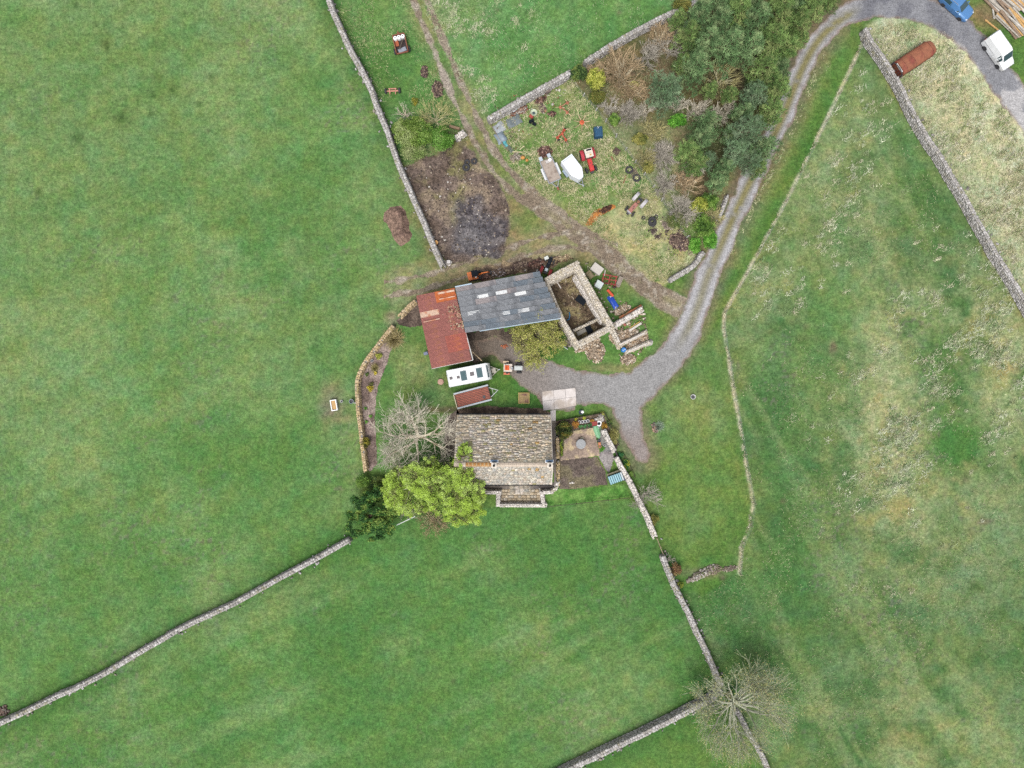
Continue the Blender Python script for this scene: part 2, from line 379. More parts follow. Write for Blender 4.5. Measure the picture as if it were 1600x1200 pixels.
def ground_color(x, y):
    """base colour (r,g,b) and share of pale flecks over the whole ground"""
    n1 = fbm(x, y, 9, 5, 1); n2 = fbm(x, y, 3.0, 4, 2); n3 = fbm(x + y * .4, y * .45 - x * .2, 6, 4, 3); n4 = fbm(x, y, 22, 4, 4); nf = fbm(x, y, 0.9, 3, 5)
    hi = 0.55 * n2 + 0.45 * nf
    c = np.zeros(x.shape + (3,)) + np.array(P(88, 128, 62)); fl = np.zeros(x.shape)
    def lay(base, light, dark, w, a=n1, extra=n3):
        k = sst(.3, .7, a); r = np.array(P(*dark)) * (1 - k[..., None]) + np.array(P(*base)) * k[..., None]
        k2 = sst(.48, .8, .55 * extra + .45 * hi); r = mixc(r, P(*light), k2 * .65)
        nonlocal c; c = c * (1 - w[..., None]) + r * w[..., None]
    wob = (n2 - .5) * 1.2
    m = lambda P_, s=.35: sst(-s, s, sdf(x, y, P_) + wob * s * 2)
    # lawn round the houses: default
    lay((90, 128, 56), (124, 140, 72), (70, 116, 44), np.ones(x.shape))
    u = x / S + 800; v = 600 - y / S
    wl = m(P_LEFT); lay((102, 145, 84), (126, 154, 104), (88, 134, 72), wl, .5 * n1 + .5 * n4)
    fl = fl * (1 - wl) + wl * (.16 + .12 * sst(.45, .7, n4))
    # paler, drier top-left part and greener part nearer to the house
    k = wl * sst(520, 120, u * .75 + v * .45 + (n4 - .5) * 260); c = mixc(c, P(134, 156, 108), k * .7)
    k = wl * sst(330, 560, u + (n1 - .5) * 260) * sst(180, 420, v); c = mixc(c, P(80, 126, 66), k * .6)
    wb = m(P_BOT); lay((88, 136, 72), (112, 150, 94), (74, 124, 60), wb, .5 * n1 + .5 * n4)
    k = wb * sst(500, 760, u + (n4 - .5) * 300) * sst(1010, 880, v + (n1 - .5) * 120); c = mixc(c, P(74, 124, 62), k * .55)
    fl = fl * (1 - wb) + wb * .10
    wr = m(P_RIGHT); lay((84, 126, 70), (116, 146, 96), (68, 112, 58), wr, .5 * n1 + .5 * n2)
    mx_ = fbm(x, y, 1.3, 4, 17)
    dry = np.exp(-((u - 1400) / 95) ** 2 - ((v - 640) / 150) ** 2) + .9 * np.exp(-((u - 1550) / 90) ** 2 - ((v - 560) / 130) ** 2) + .5 * np.exp(-((u - 1300) / 90) ** 2 - ((v - 300) / 160) ** 2) + .5 * np.exp(-((u - 1480) / 120) ** 2 - ((v - 840) / 100) ** 2) + .35 * np.exp(-((u - 1420) / 160) ** 2 - ((v - 1120) / 120) ** 2) + .4 * np.exp(-((u - 1200) / 60) ** 2 - ((v - 420) / 90) ** 2)
    dr = np.clip(dry * 1.5 * sst(.38, .58, .35 * n3 + .35 * n2 + .3 * mx_), 0, 1) * wr
    sx = (x * .86 + y * .5) / 1.0; sy = (x * .5 - y * .86) / 9.0; stk = fbm(sx, sy, 2.4, 4, 18)
    c = mixc(c, P(128, 152, 104), sst(.52, .68, stk) * wr * .5); c = mixc(c, P(72, 112, 66), sst(.48, .34, stk) * wr * .5)
    c = mixc(c, P(152, 164, 120), np.clip(dry * 1.2, 0, 1) * wr * sst(.25, .55, .5 * n1 + .5 * n2) * .75); c = mixc(c, P(166, 172, 132), dr * .5); c = mixc(c, P(146, 140, 84), dr * sst(.55, .7, fbm(x, y, 3.5, 3, 19)) * .6)
    fl = fl * (1 - wr) + wr * (.14 + .30 * dr)
    for (bu, bv, ru, rv, cc, st) in ((1497, 695, 34, 34, (56, 116, 38), 1.3), (1475, 590, 40, 75, (76, 124, 66), 1.0), (1190, 940, 110, 90, (66, 118, 56), .6), (1285, 480, 50, 120, (78, 128, 66), .5), (1560, 860, 90, 130, (104, 134, 98), .5), (1150, 1010, 60, 60, (66, 116, 56), .6)):
        k = np.exp(-((u - bu) / ru) ** 2 * .8 - ((v - bv) / rv) ** 2 * .8) * wr * sst(.25, .5, n2); c = mixc(c, P(*cc), np.clip(k * st * 1.3, 0, 1)); fl = fl - .25 * k
    wt = m(P_TOP); lay((104, 150, 92), (134, 164, 116), (86, 138, 74), wt); fl = fl * (1 - wt) + wt * (.12 + .22 * sst(850, 700, u + (n1 - .5) * 140))
    wn_ = m(P_NWC); lay((92, 138, 72), (132, 156, 98), (78, 124, 58), wn_); fl = fl * (1 - wn_) + wn_ * .22
    ws = m(P_STRIP); lay((206, 206, 178), (216, 212, 188), (182, 188, 152), ws, .5 * n2 + .5 * n1); fl = fl * (1 - ws) + ws * .42
    k = ws * sst(.56, .70, .5 * n1 + .5 * n2); c = mixc(c, P(128, 154, 100), k * .6)
    wy = m(P_YARD); lay((124, 146, 88), (176, 174, 124), (94, 134, 66), wy, n2, n1); fl = fl * (1 - wy) + wy * .34
    k = wy * sst(390, 340, np.hypot(u - 1010, (v - 395) * 1.0) * 4.0 + (n1 - .5) * 200); c = mixc(c, P(178, 172, 128), k * .75)
    k = wy * np.exp(-((u - 900) / 45) ** 2 - ((v - 310) / 26) ** 2); c = mixc(c, P(92, 138, 62), k * .7); fl = fl - .3 * k
    ww = m(P_WOOD); lay((124, 108, 84), (148, 130, 104), (96, 96, 66), ww, n2, n1); fl = fl * (1 - ww) + ww * .15
    k = ww * sst(.5, .7, n1); c = mixc(c, P(94, 112, 62), k * .8)
    k = ww * sst(-60, 60, (v - 190) - (u - 1060) * .2 + (n1 - .5) * 120) * sst(1100, 1040, u); c = mixc(c, P(156, 164, 126), k * .8); fl = fl + .22 * k
    k = ww * sst(1060, 1120, u) * sst(330, 300, v); c = mixc(c, P(78, 66, 50), k * .75)
    k = ww * sst(300, 340, v); c = mixc(c, P(98, 130, 62), k * .8)
    # garden lawn west of the caravan: yellower and worn
    wg = m(P_GARD); lay((96, 138, 70), (142, 154, 100), (80, 124, 58), wg, n1, n3); fl = fl * (1 - wg) + wg * .12
    # darker green grass at the feet of the field walls, trampled earth in places
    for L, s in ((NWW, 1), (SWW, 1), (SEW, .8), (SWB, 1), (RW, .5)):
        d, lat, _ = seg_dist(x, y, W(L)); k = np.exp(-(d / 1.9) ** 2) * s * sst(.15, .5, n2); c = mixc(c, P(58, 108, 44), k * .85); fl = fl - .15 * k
    d, lat, _ = seg_dist(x, y, W(RW)); k = np.exp(-((lat + (.9)) / .55) ** 2) * (d < 4) * sst(.4, .6, n2); c = mixc(c, P(140, 128, 74), k * .6)
    # pale dry grass under the wire fence
    d, _, _ = seg_dist(x, y, W(FENCE)); k = np.exp(-(d / .2) ** 2) * sst(.36, .54, .5 * n2 + .5 * nf); c = mixc(c, P(214, 210, 192), k * .9); fl = fl + .25 * k; k = np.exp(-((d - .9) / .7) ** 2) * sst(.5, .65, n1) * (u < 1240); c = mixc(c, P(140, 124, 66), k * .25)
    k = np.exp(-(d / 1.3) ** 2) * sst(.45, .65, n2) * (u < 1240); c = mixc(c, P(112, 124, 60), k * .3)
    # verge of the lane: tufts
    d, lat, _ = seg_dist(x, y, W(smooth(ROAD, 3))); k = np.exp(-((d - 2.6) / .9) ** 2) * (v < 420) * (u < 1300); fl = fl + .38 * k * (1 - ww); c = mixc(c, P(124, 138, 80), k * .55)
    k = sst(3.2, 1.4, d) * (u < 1330); c = mixc(c, P(124, 112, 96), k * .7)
    # trodden ground by the barns, tracks and bare patches
    d, _, _ = seg_dist(x, y, W(smooth(TRACK, 3))); k = sst(3.2, 1.2, d + (n2 - .5) * 2) * sst(.3, .6, n2); c = mixc(c, P(140, 130, 98), k * .6); fl = fl + .1 * k
    d, _, _ = seg_dist(x, y, W(TRACKB)); k = sst(3.4, 1.2, d + (n2 - .5) * 2.5); c = mixc(c, P(150, 138, 108), k * .75)
    k = sst(2.6, -.6, -sdf(x, y, P_EARTH) + (n2 - .5) * 3); c = mixc(c, P(138, 122, 92), k * .8)
    for (bu, bv, ru, rv, cc, st) in ((690, 430, 60, 12, (152, 138, 110), .8), (800, 420, 70, 10, (160, 142, 112), .9), (865, 402, 40, 14, (170, 154, 122), .8), (960, 470, 30, 40, (120, 140, 78), .5), (985, 530, 45, 50, (98, 142, 70), .9), (925, 560, 50, 14, (98, 140, 68), .8), (970, 575, 60, 8, (142, 136, 100), .7), (770, 548, 34, 20, (98, 88, 76), .8), (740, 545, 22, 26, (92, 82, 70), .9), (518, 632, 20, 32, (128, 114, 98), 1.0), (517, 610, 14, 12, (124, 112, 92), .6), (540, 655, 18, 8, (140, 132, 96), .7), (700, 640, 60, 6, (112, 100, 84), .8), (718, 590, 40, 12, (118, 124, 72), .6), (645, 575, 30, 34, (138, 148, 92), .8), (985, 635, 8, 60, (120, 110, 100), .4), (1098, 895, 34, 8, (122, 112, 98), .8), (1090, 640, 60, 40, (142, 150, 92), .5), (1110, 800, 60, 60, (100, 132, 66), .5), (1080, 720, 60, 40, (106, 134, 66), .5), (613, 498, 12, 12, (142, 136, 126), .85), (1302, 545, 6, 12, (124, 104, 92), .95), (1540, 815, 14, 6, (112, 96, 86), .7), (690, 20, 90, 30, (128, 150, 98), .3), (730, 175, 14, 40, (150, 146, 104), .5), (1500, 20, 60, 12, (150, 132, 100), .5), (1440, 35, 40, 10, (120, 140, 80), .5), (1545, 25, 30, 24, (128, 104, 80), .8), (690, 250, 50, 14, (112, 106, 70), .5), (165, 55, 12, 22, (104, 112, 70), .5), (240, 140, 24, 30, (112, 122, 76), .35), (20, 20, 40, 24, (70, 128, 58), .6)):
        k = np.exp(-(((u - bu) / ru) ** 2 + ((v - bv) / rv) ** 2) ** 1.5) * sst(.15, .45, .6 * n2 + .4 * nf); c = mixc(c, P(*cc), k * st)
    # molehills and dung: small dark or brown spots
    rs = np.random.RandomState(11)
    for i in range(150):
        bu, bv = rs.rand() * 1600, rs.rand() * 1200; r = 2 + rs.rand() * 4; s = .25 + rs.rand() * .45
        b = (np.abs(u - bu) < 14) & (np.abs(v - bv) < 14)
        if not b.any(): continue
        k = np.exp(-((u[b] - bu) ** 2 + (v[b] - bv) ** 2 * (.5 + rs.rand())) / r ** 2); c[b] = mixc(c[b], P(*((66, 96, 52), (104, 92, 82), (58, 104, 46))[i % 3]), k * s)
    # cropped, grey and olive patches a few metres across, then tufts
    ms = fbm(x, y, 5.5, 5, 12); mt = fbm(x, y, 2.2, 4, 13); keep = (1 - ww * .5 - ws * .6)
    c = mixc(c, P(112, 138, 104), sst(.52, .74, ms) * .22 * keep); c = mixc(c, P(106, 130, 66), sst(.54, .72, fbm(x + 40, y, 4.0, 4, 14)) * .26 * keep); c = mixc(c, P(70, 122, 58), sst(.50, .30, ms * .6 + mt * .4) * .32 * keep)
    spk = sst(.70, .82, vn(x * 2.9, y * 2.9, 55)) * sst(.52, .66, fbm(x, y, 9, 5, 56)) * (wl + wb + wr); c = mixc(c, P(110, 108, 106), spk * .5)
    stl = fbm((x * .9 + y * .43) / 7, (y * .9 - x * .43), 2.6, 5, 57); c = mixc(c, P(122, 152, 100), sst(.50, .68, stl) * (wl * .6 + wb) * .42); c = mixc(c, P(74, 122, 60), sst(.50, .34, stl) * (wl * .6 + wb) * .45)
    big = fbm(x, y, 16, 4, 58); c = mixc(c, P(76, 126, 58), sst(.5, .36, big) * (wl + wb) * .4); c = mixc(c, P(124, 150, 98), sst(.54, .68, big) * (wl + wb) * .3)
    for (bu, bv, br) in ((118, 8, 5), (150, 40, 4), (165, 68, 6), (168, 76, 5), (240, 150, 6), (215, 157, 4), (312, 163, 5), (236, 178, 5), (270, 140, 7), (250, 120, 5), (190, 185, 12), (60, 300, 7), (330, 120, 5), (120, 215, 10)):
        c = mixc(c, P(58, 92, 40), np.exp(-((u - bu) ** 2 + (v - bv) ** 2) / br ** 2) * .7)
    gw = np.clip(wl + wb + wr + .7 * wt, 0, 1)[..., None]; c = c * (1 - gw * (1 - np.array([1.01, .98, .93]))); lum = (c @ np.array([.3, .6, .1]))[..., None]; c = c + (lum * np.array([1.04, 1.0, .86]) - c) * .09 * (1 - ww[..., None])
    c = c * (0.82 + 0.36 * (.5 * hi + .5 * fbm(x, y, .7, 3, 15)))[..., None]
    # each tuft patch a little bluer or yellower
    w = (fbm(x, y, 1.7, 3, 9) - .5)[..., None]; c = c * (1 + w * np.array([.45, .05, -.2])) * np.array([1.0, .985, .93])
    return c, np.clip(fl, 0, .6)

def ground_axis(lo, hi, step):
    core = np.arange(lo, hi + step, step); g = []; d = step; p = core[-1]
    while p < 600: d *= 1.35; p += d; g.append(p)
    g2 = []; d = step; p = core[0]
    while p > -600: d *= 1.35; p -= d; g2.append(p)
    return np.concatenate([np.array(g2[::-1]), core, np.array(g)])
gx = ground_axis(-67, 67, 0.2); gy = ground_axis(-51, 51, 0.2)
GX, GY = np.meshgrid(gx, gy)
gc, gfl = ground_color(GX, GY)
gi = np.arange(GX.size).reshape(GX.shape)
GF = np.stack([gi[:-1, :-1], gi[:-1, 1:], gi[1:, 1:], gi[1:, :-1]], 2).reshape(-1, 4)
M_GROUND = amat('meadow', fine=((6.5, .26), (2.6, .20), (1.0, .12)), fleck=(4.0, P(184, 190, 152)), bump=0.6, hue=(1.3, (.90, 1.0, .86), (1.10, .99, 1.04)))
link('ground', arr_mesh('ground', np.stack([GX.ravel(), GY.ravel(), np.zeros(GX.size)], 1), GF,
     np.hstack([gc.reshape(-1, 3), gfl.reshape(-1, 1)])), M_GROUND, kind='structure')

M_GRAVEL = amat('gravel', fine=((8.0, .26), (2.5, .12)), fleck=(7.0, P(215, 212, 208)), bump=0.4)
M_EARTH = amat('earth', fine=((7.0, .45), (2.2, .2)), fleck=(6.0, P(196, 184, 160)), bump=0.9)
def full(c, fl): return np.hstack([c, np.full((len(c), 1), fl) if np.isscalar(fl) else fl[:, None]])

# ---- the lane and the junction
RP = np.array(smooth([(u, v, w) for (u, v), w in zip(ROAD, ROADW)], 5)); RPW = [G(a, b) for a, b, _ in RP]
_arc = np.concatenate([[0], np.cumsum(np.hypot(*np.diff(np.array(RPW), axis=0).T))]); _wid = RP[:, 2] * S / 2
P_JUNC = W([(1040, 545), (1050, 562), (1012, 598), (1003, 615), (1002, 640), (1006, 668), (1012, 698), (1014, 712), (1009, 704), (1006, 722), (996, 706), (975, 672), (963, 655), (955, 641), (938, 634), (902, 633), (898, 640), (850, 640), (840, 618), (812, 604), (800, 590), (790, 572), (770, 556), (752, 556), (742, 545), (740, 530), (775, 526), (810, 540), (845, 556), (872, 566), (900, 576), (935, 583), (970, 583), (1000, 580), (1020, 566)])
def road_mask(x, y):
    d, lat, a = seg_dist(x, y, RPW); w = np.interp(a, _arc, _wid)
    n = (fbm(x, y, 1.6, 4, 21) - .5)
    return np.maximum(w - d, sdf(x, y, P_JUNC)) + n * 1.0
def road_col(x, y, k):
    d, lat, a = seg_dist(x, y, RPW); w = np.interp(a, _arc, _wid); u = x / S + 800; v = 600 - y / S
    n = fbm(x, y, 2.2, 4, 22); n2 = fbm(x, y, .7, 3, 23); n3 = fbm(x, y, 5, 4, 24)
    c = np.zeros(x.shape + (3,)) + np.array(P(150, 149, 149)); fl = np.full(x.shape, .2)
    # tarred length from the top right corner down to the bend, with worn pale patches
    t = sst(1310, 1350, u + (n3 - .5) * 60); tar = mixc(np.zeros(x.shape + (3,)) + np.array(P(138, 139, 144)), P(118, 119, 126), sst(.4, .6, n))
    tar = mixc(tar, P(186, 184, 184), sst(.53, .60, n3 * .45 + n * .55) * sst(1440, 1520, u) * .85)
    c = mixc(c, tar[..., :] if False else P(138, 139, 144), t * 0) * (1 - t[..., None]) + tar * t[..., None]
    # two wheel lines with a grassy crown
    g = (1 - t) * sst(560, 500, v)
    crown = np.exp(-(lat / .52) ** 2) * sst(.24, .5, n * .6 + n2 * .4 + .06) * g
    crown = crown * np.where(v < 290, 1.0, 1 - .45 * sst(330, 470, v))
    c = mixc(c, P(134, 128, 88), np.clip(crown * 1.05, 0, 1))
    rut = np.exp(-((np.abs(lat) - .95) / .35) ** 2) * g; c = mixc(c, P(184, 183, 187), rut * .7 * sst(.3, .55, n + .1))
    # yard gravel: browner to the west, earth at the edges
    y_ = sst(965, 830, u + (n3 - .5) * 60) * sst(500, 540, v); c = mixc(c, P(140, 130, 124), y_ * .8)
    y_ = sst(850, 760, u + (n3 - .5) * 50) * sst(500, 530, v); c = mixc(c, P(112, 100, 88), y_ * .85)
    sp = sst(640, 700, v) * sst(960, 980, u); c = mixc(c, P(146, 132, 126), sp * .7)
    e = sst(.55, .0, k + (n2 - .5) * .5); c = mixc(c, P(140, 120, 106), e * .75)
    gcol, _ = ground_color(x, y); e2 = sst(.3, -.1, k) * sst(.35, .6, n2); c = mixc(c, (0, 0, 0), e2 * 0) * (1 - e2[..., None] * .8) + gcol * e2[..., None] * .8
    return full(c * (.86 + .28 * n2)[..., None], fl)
grid_sheet('lane', road_mask, road_col, bb(RPW + P_JUNC), 0.016, M_GRAVEL)

# ---- farm track: two ruts that become one brown way
TP = np.array(smooth([(u, v, w) for (u, v), w in zip(TRACK, TRACKW)], 5)); TPW = [G(a, b) for a, b, _ in TP]
_tarc = np.concatenate([[0], np.cumsum(np.hypot(*np.diff(np.array(TPW), axis=0).T))]); _twid = TP[:, 2] * S / 2
TBW = [G(a, b) for a, b in smooth(TRACKB, 4)]
def track_mask(x, y):
    d, lat, a = seg_dist(x, y, TPW); w = np.interp(a, _tarc, _twid); v = 600 - y / S
    n = fbm(x, y, 1.8, 4, 31) - .5; r = np.abs(np.abs(lat) - .82); two = .42 - r + n * .9
    one = w * .85 - d + n * 1.1
    k = sst(290, 350, v)
    m1 = np.where(d < w + 1, two * (1 - k) + one * k, -1)
    d2, lat2, _ = seg_dist(x, y, TBW); r2 = np.abs(np.abs(lat2) - .85); m2 = np.where(d2 < 2.5, .34 - r2 + n * 1.1, -1)
    return np.maximum(m1, m2)
def track_col(x, y, k):
    n = fbm(x, y, 2, 4, 32); n2 = fbm(x, y, .6, 3, 33); v = 600 - y / S
    c = np.zeros(x.shape + (3,)) + np.array(P(132, 118, 102)); c = mixc(c, P(150, 138, 122), sst(.45, .65, n)); c = mixc(c, P(166, 158, 146), sst(.56, .7, n2) * .6)
    d, lat, a = seg_dist(x, y, TPW); u = x / S + 800
    c = mixc(c, P(178, 168, 158), (lat < 0) * np.exp(-((v - 120) / 60) ** 2) * .6)
    cr = np.exp(-(lat / .45) ** 2) * sst(300, 360, v) * sst(.42, .62, n) * (d < 2); gcol, _ = ground_color(x, y)
    c = c * (1 - cr[..., None] * .6) + np.array(P(136, 132, 86)) * cr[..., None] * .6
    e = sst(.3, -.05, k) * sst(.3, .6, n2); c = c * (1 - e[..., None] * .8) + gcol * e[..., None] * .8
    return full(c * (.85 + .3 * n2)[..., None], .16)
grid_sheet('farm_track', track_mask, track_col, bb(TPW + TBW, 2), 0.010, M_EARTH)

# ---- bare brown earth with a charred, black part
def earth_mask(x, y): return sdf(x, y, P_EARTH) + (fbm(x, y, 2.5, 5, 41) - .5) * 2.2
P_CHAR = W([(716, 320), (745, 312), (764, 334), (792, 346), (800, 378), (775, 400), (735, 398), (704, 394), (712, 360)])
def earth_col(x, y, k):
    n = fbm(x, y, 2, 5, 42); n2 = fbm(x, y, .55, 3, 43)
    c = np.zeros(x.shape + (3,)) + np.array(P(112, 98, 90)); c = mixc(c, P(142, 126, 108), sst(.48, .68, n)); c = mixc(c, P(92, 78, 68), sst(.52, .3, n) * .8); c = mixc(c, P(128, 128, 76), sst(.6, .74, fbm(x, y, 4, 4, 44)) * .6)
    q = sst(-.7, .7, sdf(x, y, P_CHAR) + (n - .5) * 3.2); c = mixc(c, mixc(np.array(P(76, 72, 78)), P(112, 106, 106), sst(.45, .6, n2)), q * .92)
    q2 = np.exp(-(((x - G(735, 0)[0]) / 2.5) ** 2 + ((y - G(0, 370)[1]) / 2) ** 2)); c = mixc(c, P(118, 116, 118), q2 * .6)
    e = sst(.35, -.1, k) * sst(.3, .6, n2); gcol, _ = ground_color(x, y); c = c * (1 - e[..., None] * .8) + gcol * e[..., None] * .8
    return full(c * (.72 + .56 * n2)[..., None], .27)
grid_sheet('bare_earth', earth_mask, earth_col, bb(P_EARTH, 1.5), 0.022, M_EARTH, zf=lambda x, y, k: .12 * np.clip(k, 0, 1) * fbm(x, y, 1.5, 3, 45))

def simple_sheet(name, poly_px, cols, z, seed, edge=.35, fleck=.12, m=None, contrast=.4, closed=True, zf=None, nsize=1.4):
    poly = W(poly_px)
    def mk(x, y): return sdf(x, y, poly) + (fbm(x, y, 1.0, 3, seed) - .5) * edge
    def cf(x, y, k):
        n = fbm(x, y, nsize, 4, seed + 1); n2 = fbm(x, y, .45, 3, seed + 2)
        c = np.zeros(x.shape + (3,)) + np.array(P(*cols[0]))
        c = mixc(c, P(*cols[1]), sst(.45, .62, n))
        if len(cols) > 2: c = mixc(c, P(*cols[2]), sst(.5, .35, n) * .8)
        return full(c * (1 - contrast / 2 + contrast * n2)[..., None], fleck)
    return grid_sheet(name, mk, cf, bb(poly), z, m or M_EARTH, res=.1, zf=zf)
simple_sheet('flower_bed', [(562, 588), (574, 566), (590, 548), (606, 528), (618, 534), (609, 552), (602, 574), (594, 596), (588, 622), (586, 645), (588, 690), (590, 725), (578, 736), (571, 730), (566, 690), (562, 640), (560, 600)], [(140, 122, 116), (156, 140, 132), (112, 96, 88)], .014, 51)
simple_sheet('dark_soil_bed', [(652, 474), (660, 500), (664, 508), (640, 512), (622, 508), (618, 500), (630, 492)], [(98, 84, 76), (112, 98, 88), (72, 62, 56)], .014, 55)  # bed of darker soil by the barn corner
simple_sheet('house_border', [(713, 640), (760, 634), (800, 636), (848, 639), (862, 645), (862, 653), (760, 655), (712, 655)], [(112, 96, 84), (142, 124, 104), (82, 70, 62)], .014, 57, fleck=.28)
simple_sheet('side_path', [(696, 653), (714, 640), (722, 650), (722, 700), (720, 722), (700, 722), (694, 690)], [(142, 128, 118), (156, 144, 134), (122, 108, 98)], .014, 59, edge=.15, m=M_GRAVEL)
simple_sheet('vegetable_bed', [(874, 719), (905, 716), (933, 714.5), (946, 736), (949, 757), (930, 759), (900, 764), (874, 764)], [(112, 101, 92), (118, 110, 88), (98, 86, 80)], .02, 61, edge=.2)
simple_sheet('garden_border', [(868.5, 658), (900, 653), (942, 645), (952, 668), (966, 694), (964, 702), (958, 700), (946, 672), (938, 666), (930, 668), (892, 674), (882, 685), (880, 718), (872, 718), (870, 680)], [(92, 80, 72), (124, 108, 92), (70, 62, 58)], .012, 63, edge=.15)
simple_sheet('gravel_path', [(934, 711), (940, 706), (956, 706), (959, 713), (957, 725), (952, 738), (946, 733)], [(150, 142, 142), (162, 156, 154), (134, 128, 128)], .026, 65, edge=.15, m=M_GRAVEL)
simple_sheet('grey_gravel', [(938, 668), (946, 672), (956, 694), (958, 705), (944, 708), (937, 700)], [(124, 124, 128), (140, 138, 132), (96, 92, 84)], .024, 67, edge=.15, m=M_GRAVEL)
simple_sheet('garden_patio', [(882, 685), (886, 680), (892.5, 674.5), (910, 671), (928.5, 668), (931, 684), (936, 704), (937, 712), (905, 716), (874, 720), (876, 714), (880, 712)], [(168, 148, 134), (196, 178, 144), (148, 132, 120)], .03, 69, edge=.05, fleck=.2, m=M_GRAVEL, nsize=1.0)
simple_sheet('house_path', [(861, 641), (868.5, 641), (868.5, 658), (870, 684), (871.5, 715), (871.5, 755), (868, 765), (858, 769), (740, 770), (738, 754), (866, 754), (862, 700), (861, 655)], [(122, 116, 114), (134, 126, 118), (108, 100, 98)], .032, 71, edge=.03, m=M_GRAVEL)
simple_sheet('south_lawn', [(852, 771), (864, 768), (873, 764), (905, 765), (940, 760), (974, 756), (985, 775), (930, 783), (852, 789)], [(90, 138, 62), (110, 148, 76), (76, 122, 52)], .010, 73, edge=.2, m=M_GROUND, fleck=.05)
simple_sheet('ruin_floor', [(851, 440), (900, 416), (956, 508), (904, 540)], [(116, 100, 80), (138, 126, 92), (88, 74, 60)], .028, 75, edge=.0, fleck=.2)
simple_sheet('terrace_ground', [(778, 764), (850, 764), (848, 789), (780, 789)], [(128, 116, 98), (142, 128, 104), (110, 100, 86)], .034, 77, edge=0)
simple_sheet('barn_side_earth', [(722, 520), (770, 514), (812, 516), (870, 500), (884, 512), (866, 535), (830, 545), (790, 548), (760, 560), (742, 566), (730, 545)], [(96, 85, 76), (110, 98, 86), (80, 70, 62)], .013, 79, edge=1.2)
simple_sheet('barn_back_earth', [(735, 424), (775, 412), (838, 404), (872, 400), (880, 408), (850, 424), (790, 432), (740, 440)], [(122, 104, 88), (166, 146, 116), (84, 72, 62)], .013, 81, edge=1.2, fleck=.3)

# ---- flat concrete in cast slabs
M_CONC = mat('pale_concrete', P(222, 214, 210), rough=.85, var=.10, scale=1.5, col2=P(190, 178, 168), mix=.4, rand=.05)
pad = thing('concrete_pad', 'pale concrete pad cast in squares between gravel yard and stone house', 'concrete pad', G(873, 622))
ox, oy = G(873, 622)
q = [[(847, 611.7), (865, 609.5), (883, 607.6), (899, 605.8)], [(847.5, 627), (865.5, 624.5), (884, 622), (900, 620)], [(849, 641.5), (866, 640), (884.5, 636.8), (900.7, 633.5)]]
for r in range(2):
    for k in range(3):
        pts = [q[r][k], q[r][k + 1], q[r + 1][k + 1], q[r + 1][k]]; w = [G(*p) for p in pts]
        cx = sum(p[0] for p in w) / 4; cy = sum(p[1] for p in w) / 4
        w = [(cx + (p[0] - cx) * .975 - ox, cy + (p[1] - cy) * .975 - oy) for p in w]
        MB().prism(w, .0, .075 + .004 * k).obj('slab', M_CONC, pad)
MB().prism([(a - ox, b - oy) for a, b in W([(860, 641.5), (868.3, 640.5), (868.3, 657.5), (861, 657.5)])], .0, .072).obj('slab', M_CONC, pad)

# ================================================================ DRY STONE WALLS
M_STONE = amat('wall_stone', fine=((9.0, .22), (30, .12)), rough=.9)
M_CORE = mat('wall_core_rubble', P(168, 164, 160), rough=.95, var=.2, scale=8)  # core rubble in the same grey as the stones
PAL_GREY = A((168, 164, 162), (150, 147, 143), (188, 185, 184), (134, 130, 126), (206, 203, 202), (160, 154, 140))
PAL_TAN = A((196, 172, 136), (182, 158, 122), (206, 184, 150), (164, 144, 116), (190, 176, 150), (172, 150, 104))
PAL_PALE = A((214, 208, 202), (196, 190, 184), (224, 218, 212), (176, 170, 164), (206, 196, 184))
PAL_RUIN = A((206, 196, 182), (190, 180, 166), (214, 208, 198), (176, 166, 152), (196, 184, 158), (182, 176, 168))
def wall_stones(pts, h, w, pal, seed, base=None, st=.34, moss=0.0, face=True, cap=True, moss_c=P(128, 122, 62)):
    rs = np.random.RandomState(seed); C = []; D = []; Y = []; K = []
    for (x0, y0), (x1, y1) in zip(pts[:-1], pts[1:]):
        L = math.hypot(x1 - x0, y1 - y0)
        if L < .05: continue
        tx, ty = (x1 - x0) / L, (y1 - y0) / L; yaw = math.atan2(ty, tx)
        def put(s, off, z, hl, hw, hz):
            if rs.rand() < .05: return
            z += .10 * (vn(np.array([(x0 + tx * s) * .6]), np.array([(y0 + ty * s) * .6]), 4)[0] - .6) * (z > h - .2)
            C.append((x0 + tx * s - ty * off, y0 + ty * s + tx * off, z)); D.append((hl, hw, hz)); Y.append(yaw + (rs.rand() - .5) * .35)
            k = pal[rs.randint(len(pal))] * (1.0 + .35 * rs.rand())
            if rs.rand() < moss + .10 * (vn(np.array([x0 + s * tx]) * .7, np.array([y0 + s * ty]) * .7, 5)[0] > .6): k = np.array(moss_c) * (.8 + .4 * rs.rand())
            K.append(k * .5 + pal.mean(0) * .66)
        if cap:
            nrow = max(2, int(round(w / .24)))
            for r in range(nrow):
                s = rs.rand() * .2
                while s < L:
                    hl = st * (.28 + .3 * rs.rand()); put(s + hl, (r + .5) / nrow * w - w / 2 + (rs.rand() - .5) * .05, h - .03 + rs.rand() * .06, hl * .98, w / nrow * (.48 + .12 * rs.rand()), .09 + .03 * rs.rand()); s += hl * 2
        if face:
            nz = max(2, int(h / .24))
            for sd in (-1, 1):
                for r in range(nz):
                    z = (r + .5) / nz * (h - .1); bat = w / 2 + .10 * (1 - z / h); s = rs.rand() * .3
                    while s < L:
                        hl = .14 + .13 * rs.rand(); put(s + hl, sd * (bat - .06), z, hl * .94, .10, .42 * (h - .1) / nz); s += hl * 2
    return C, D, Y, K, rs
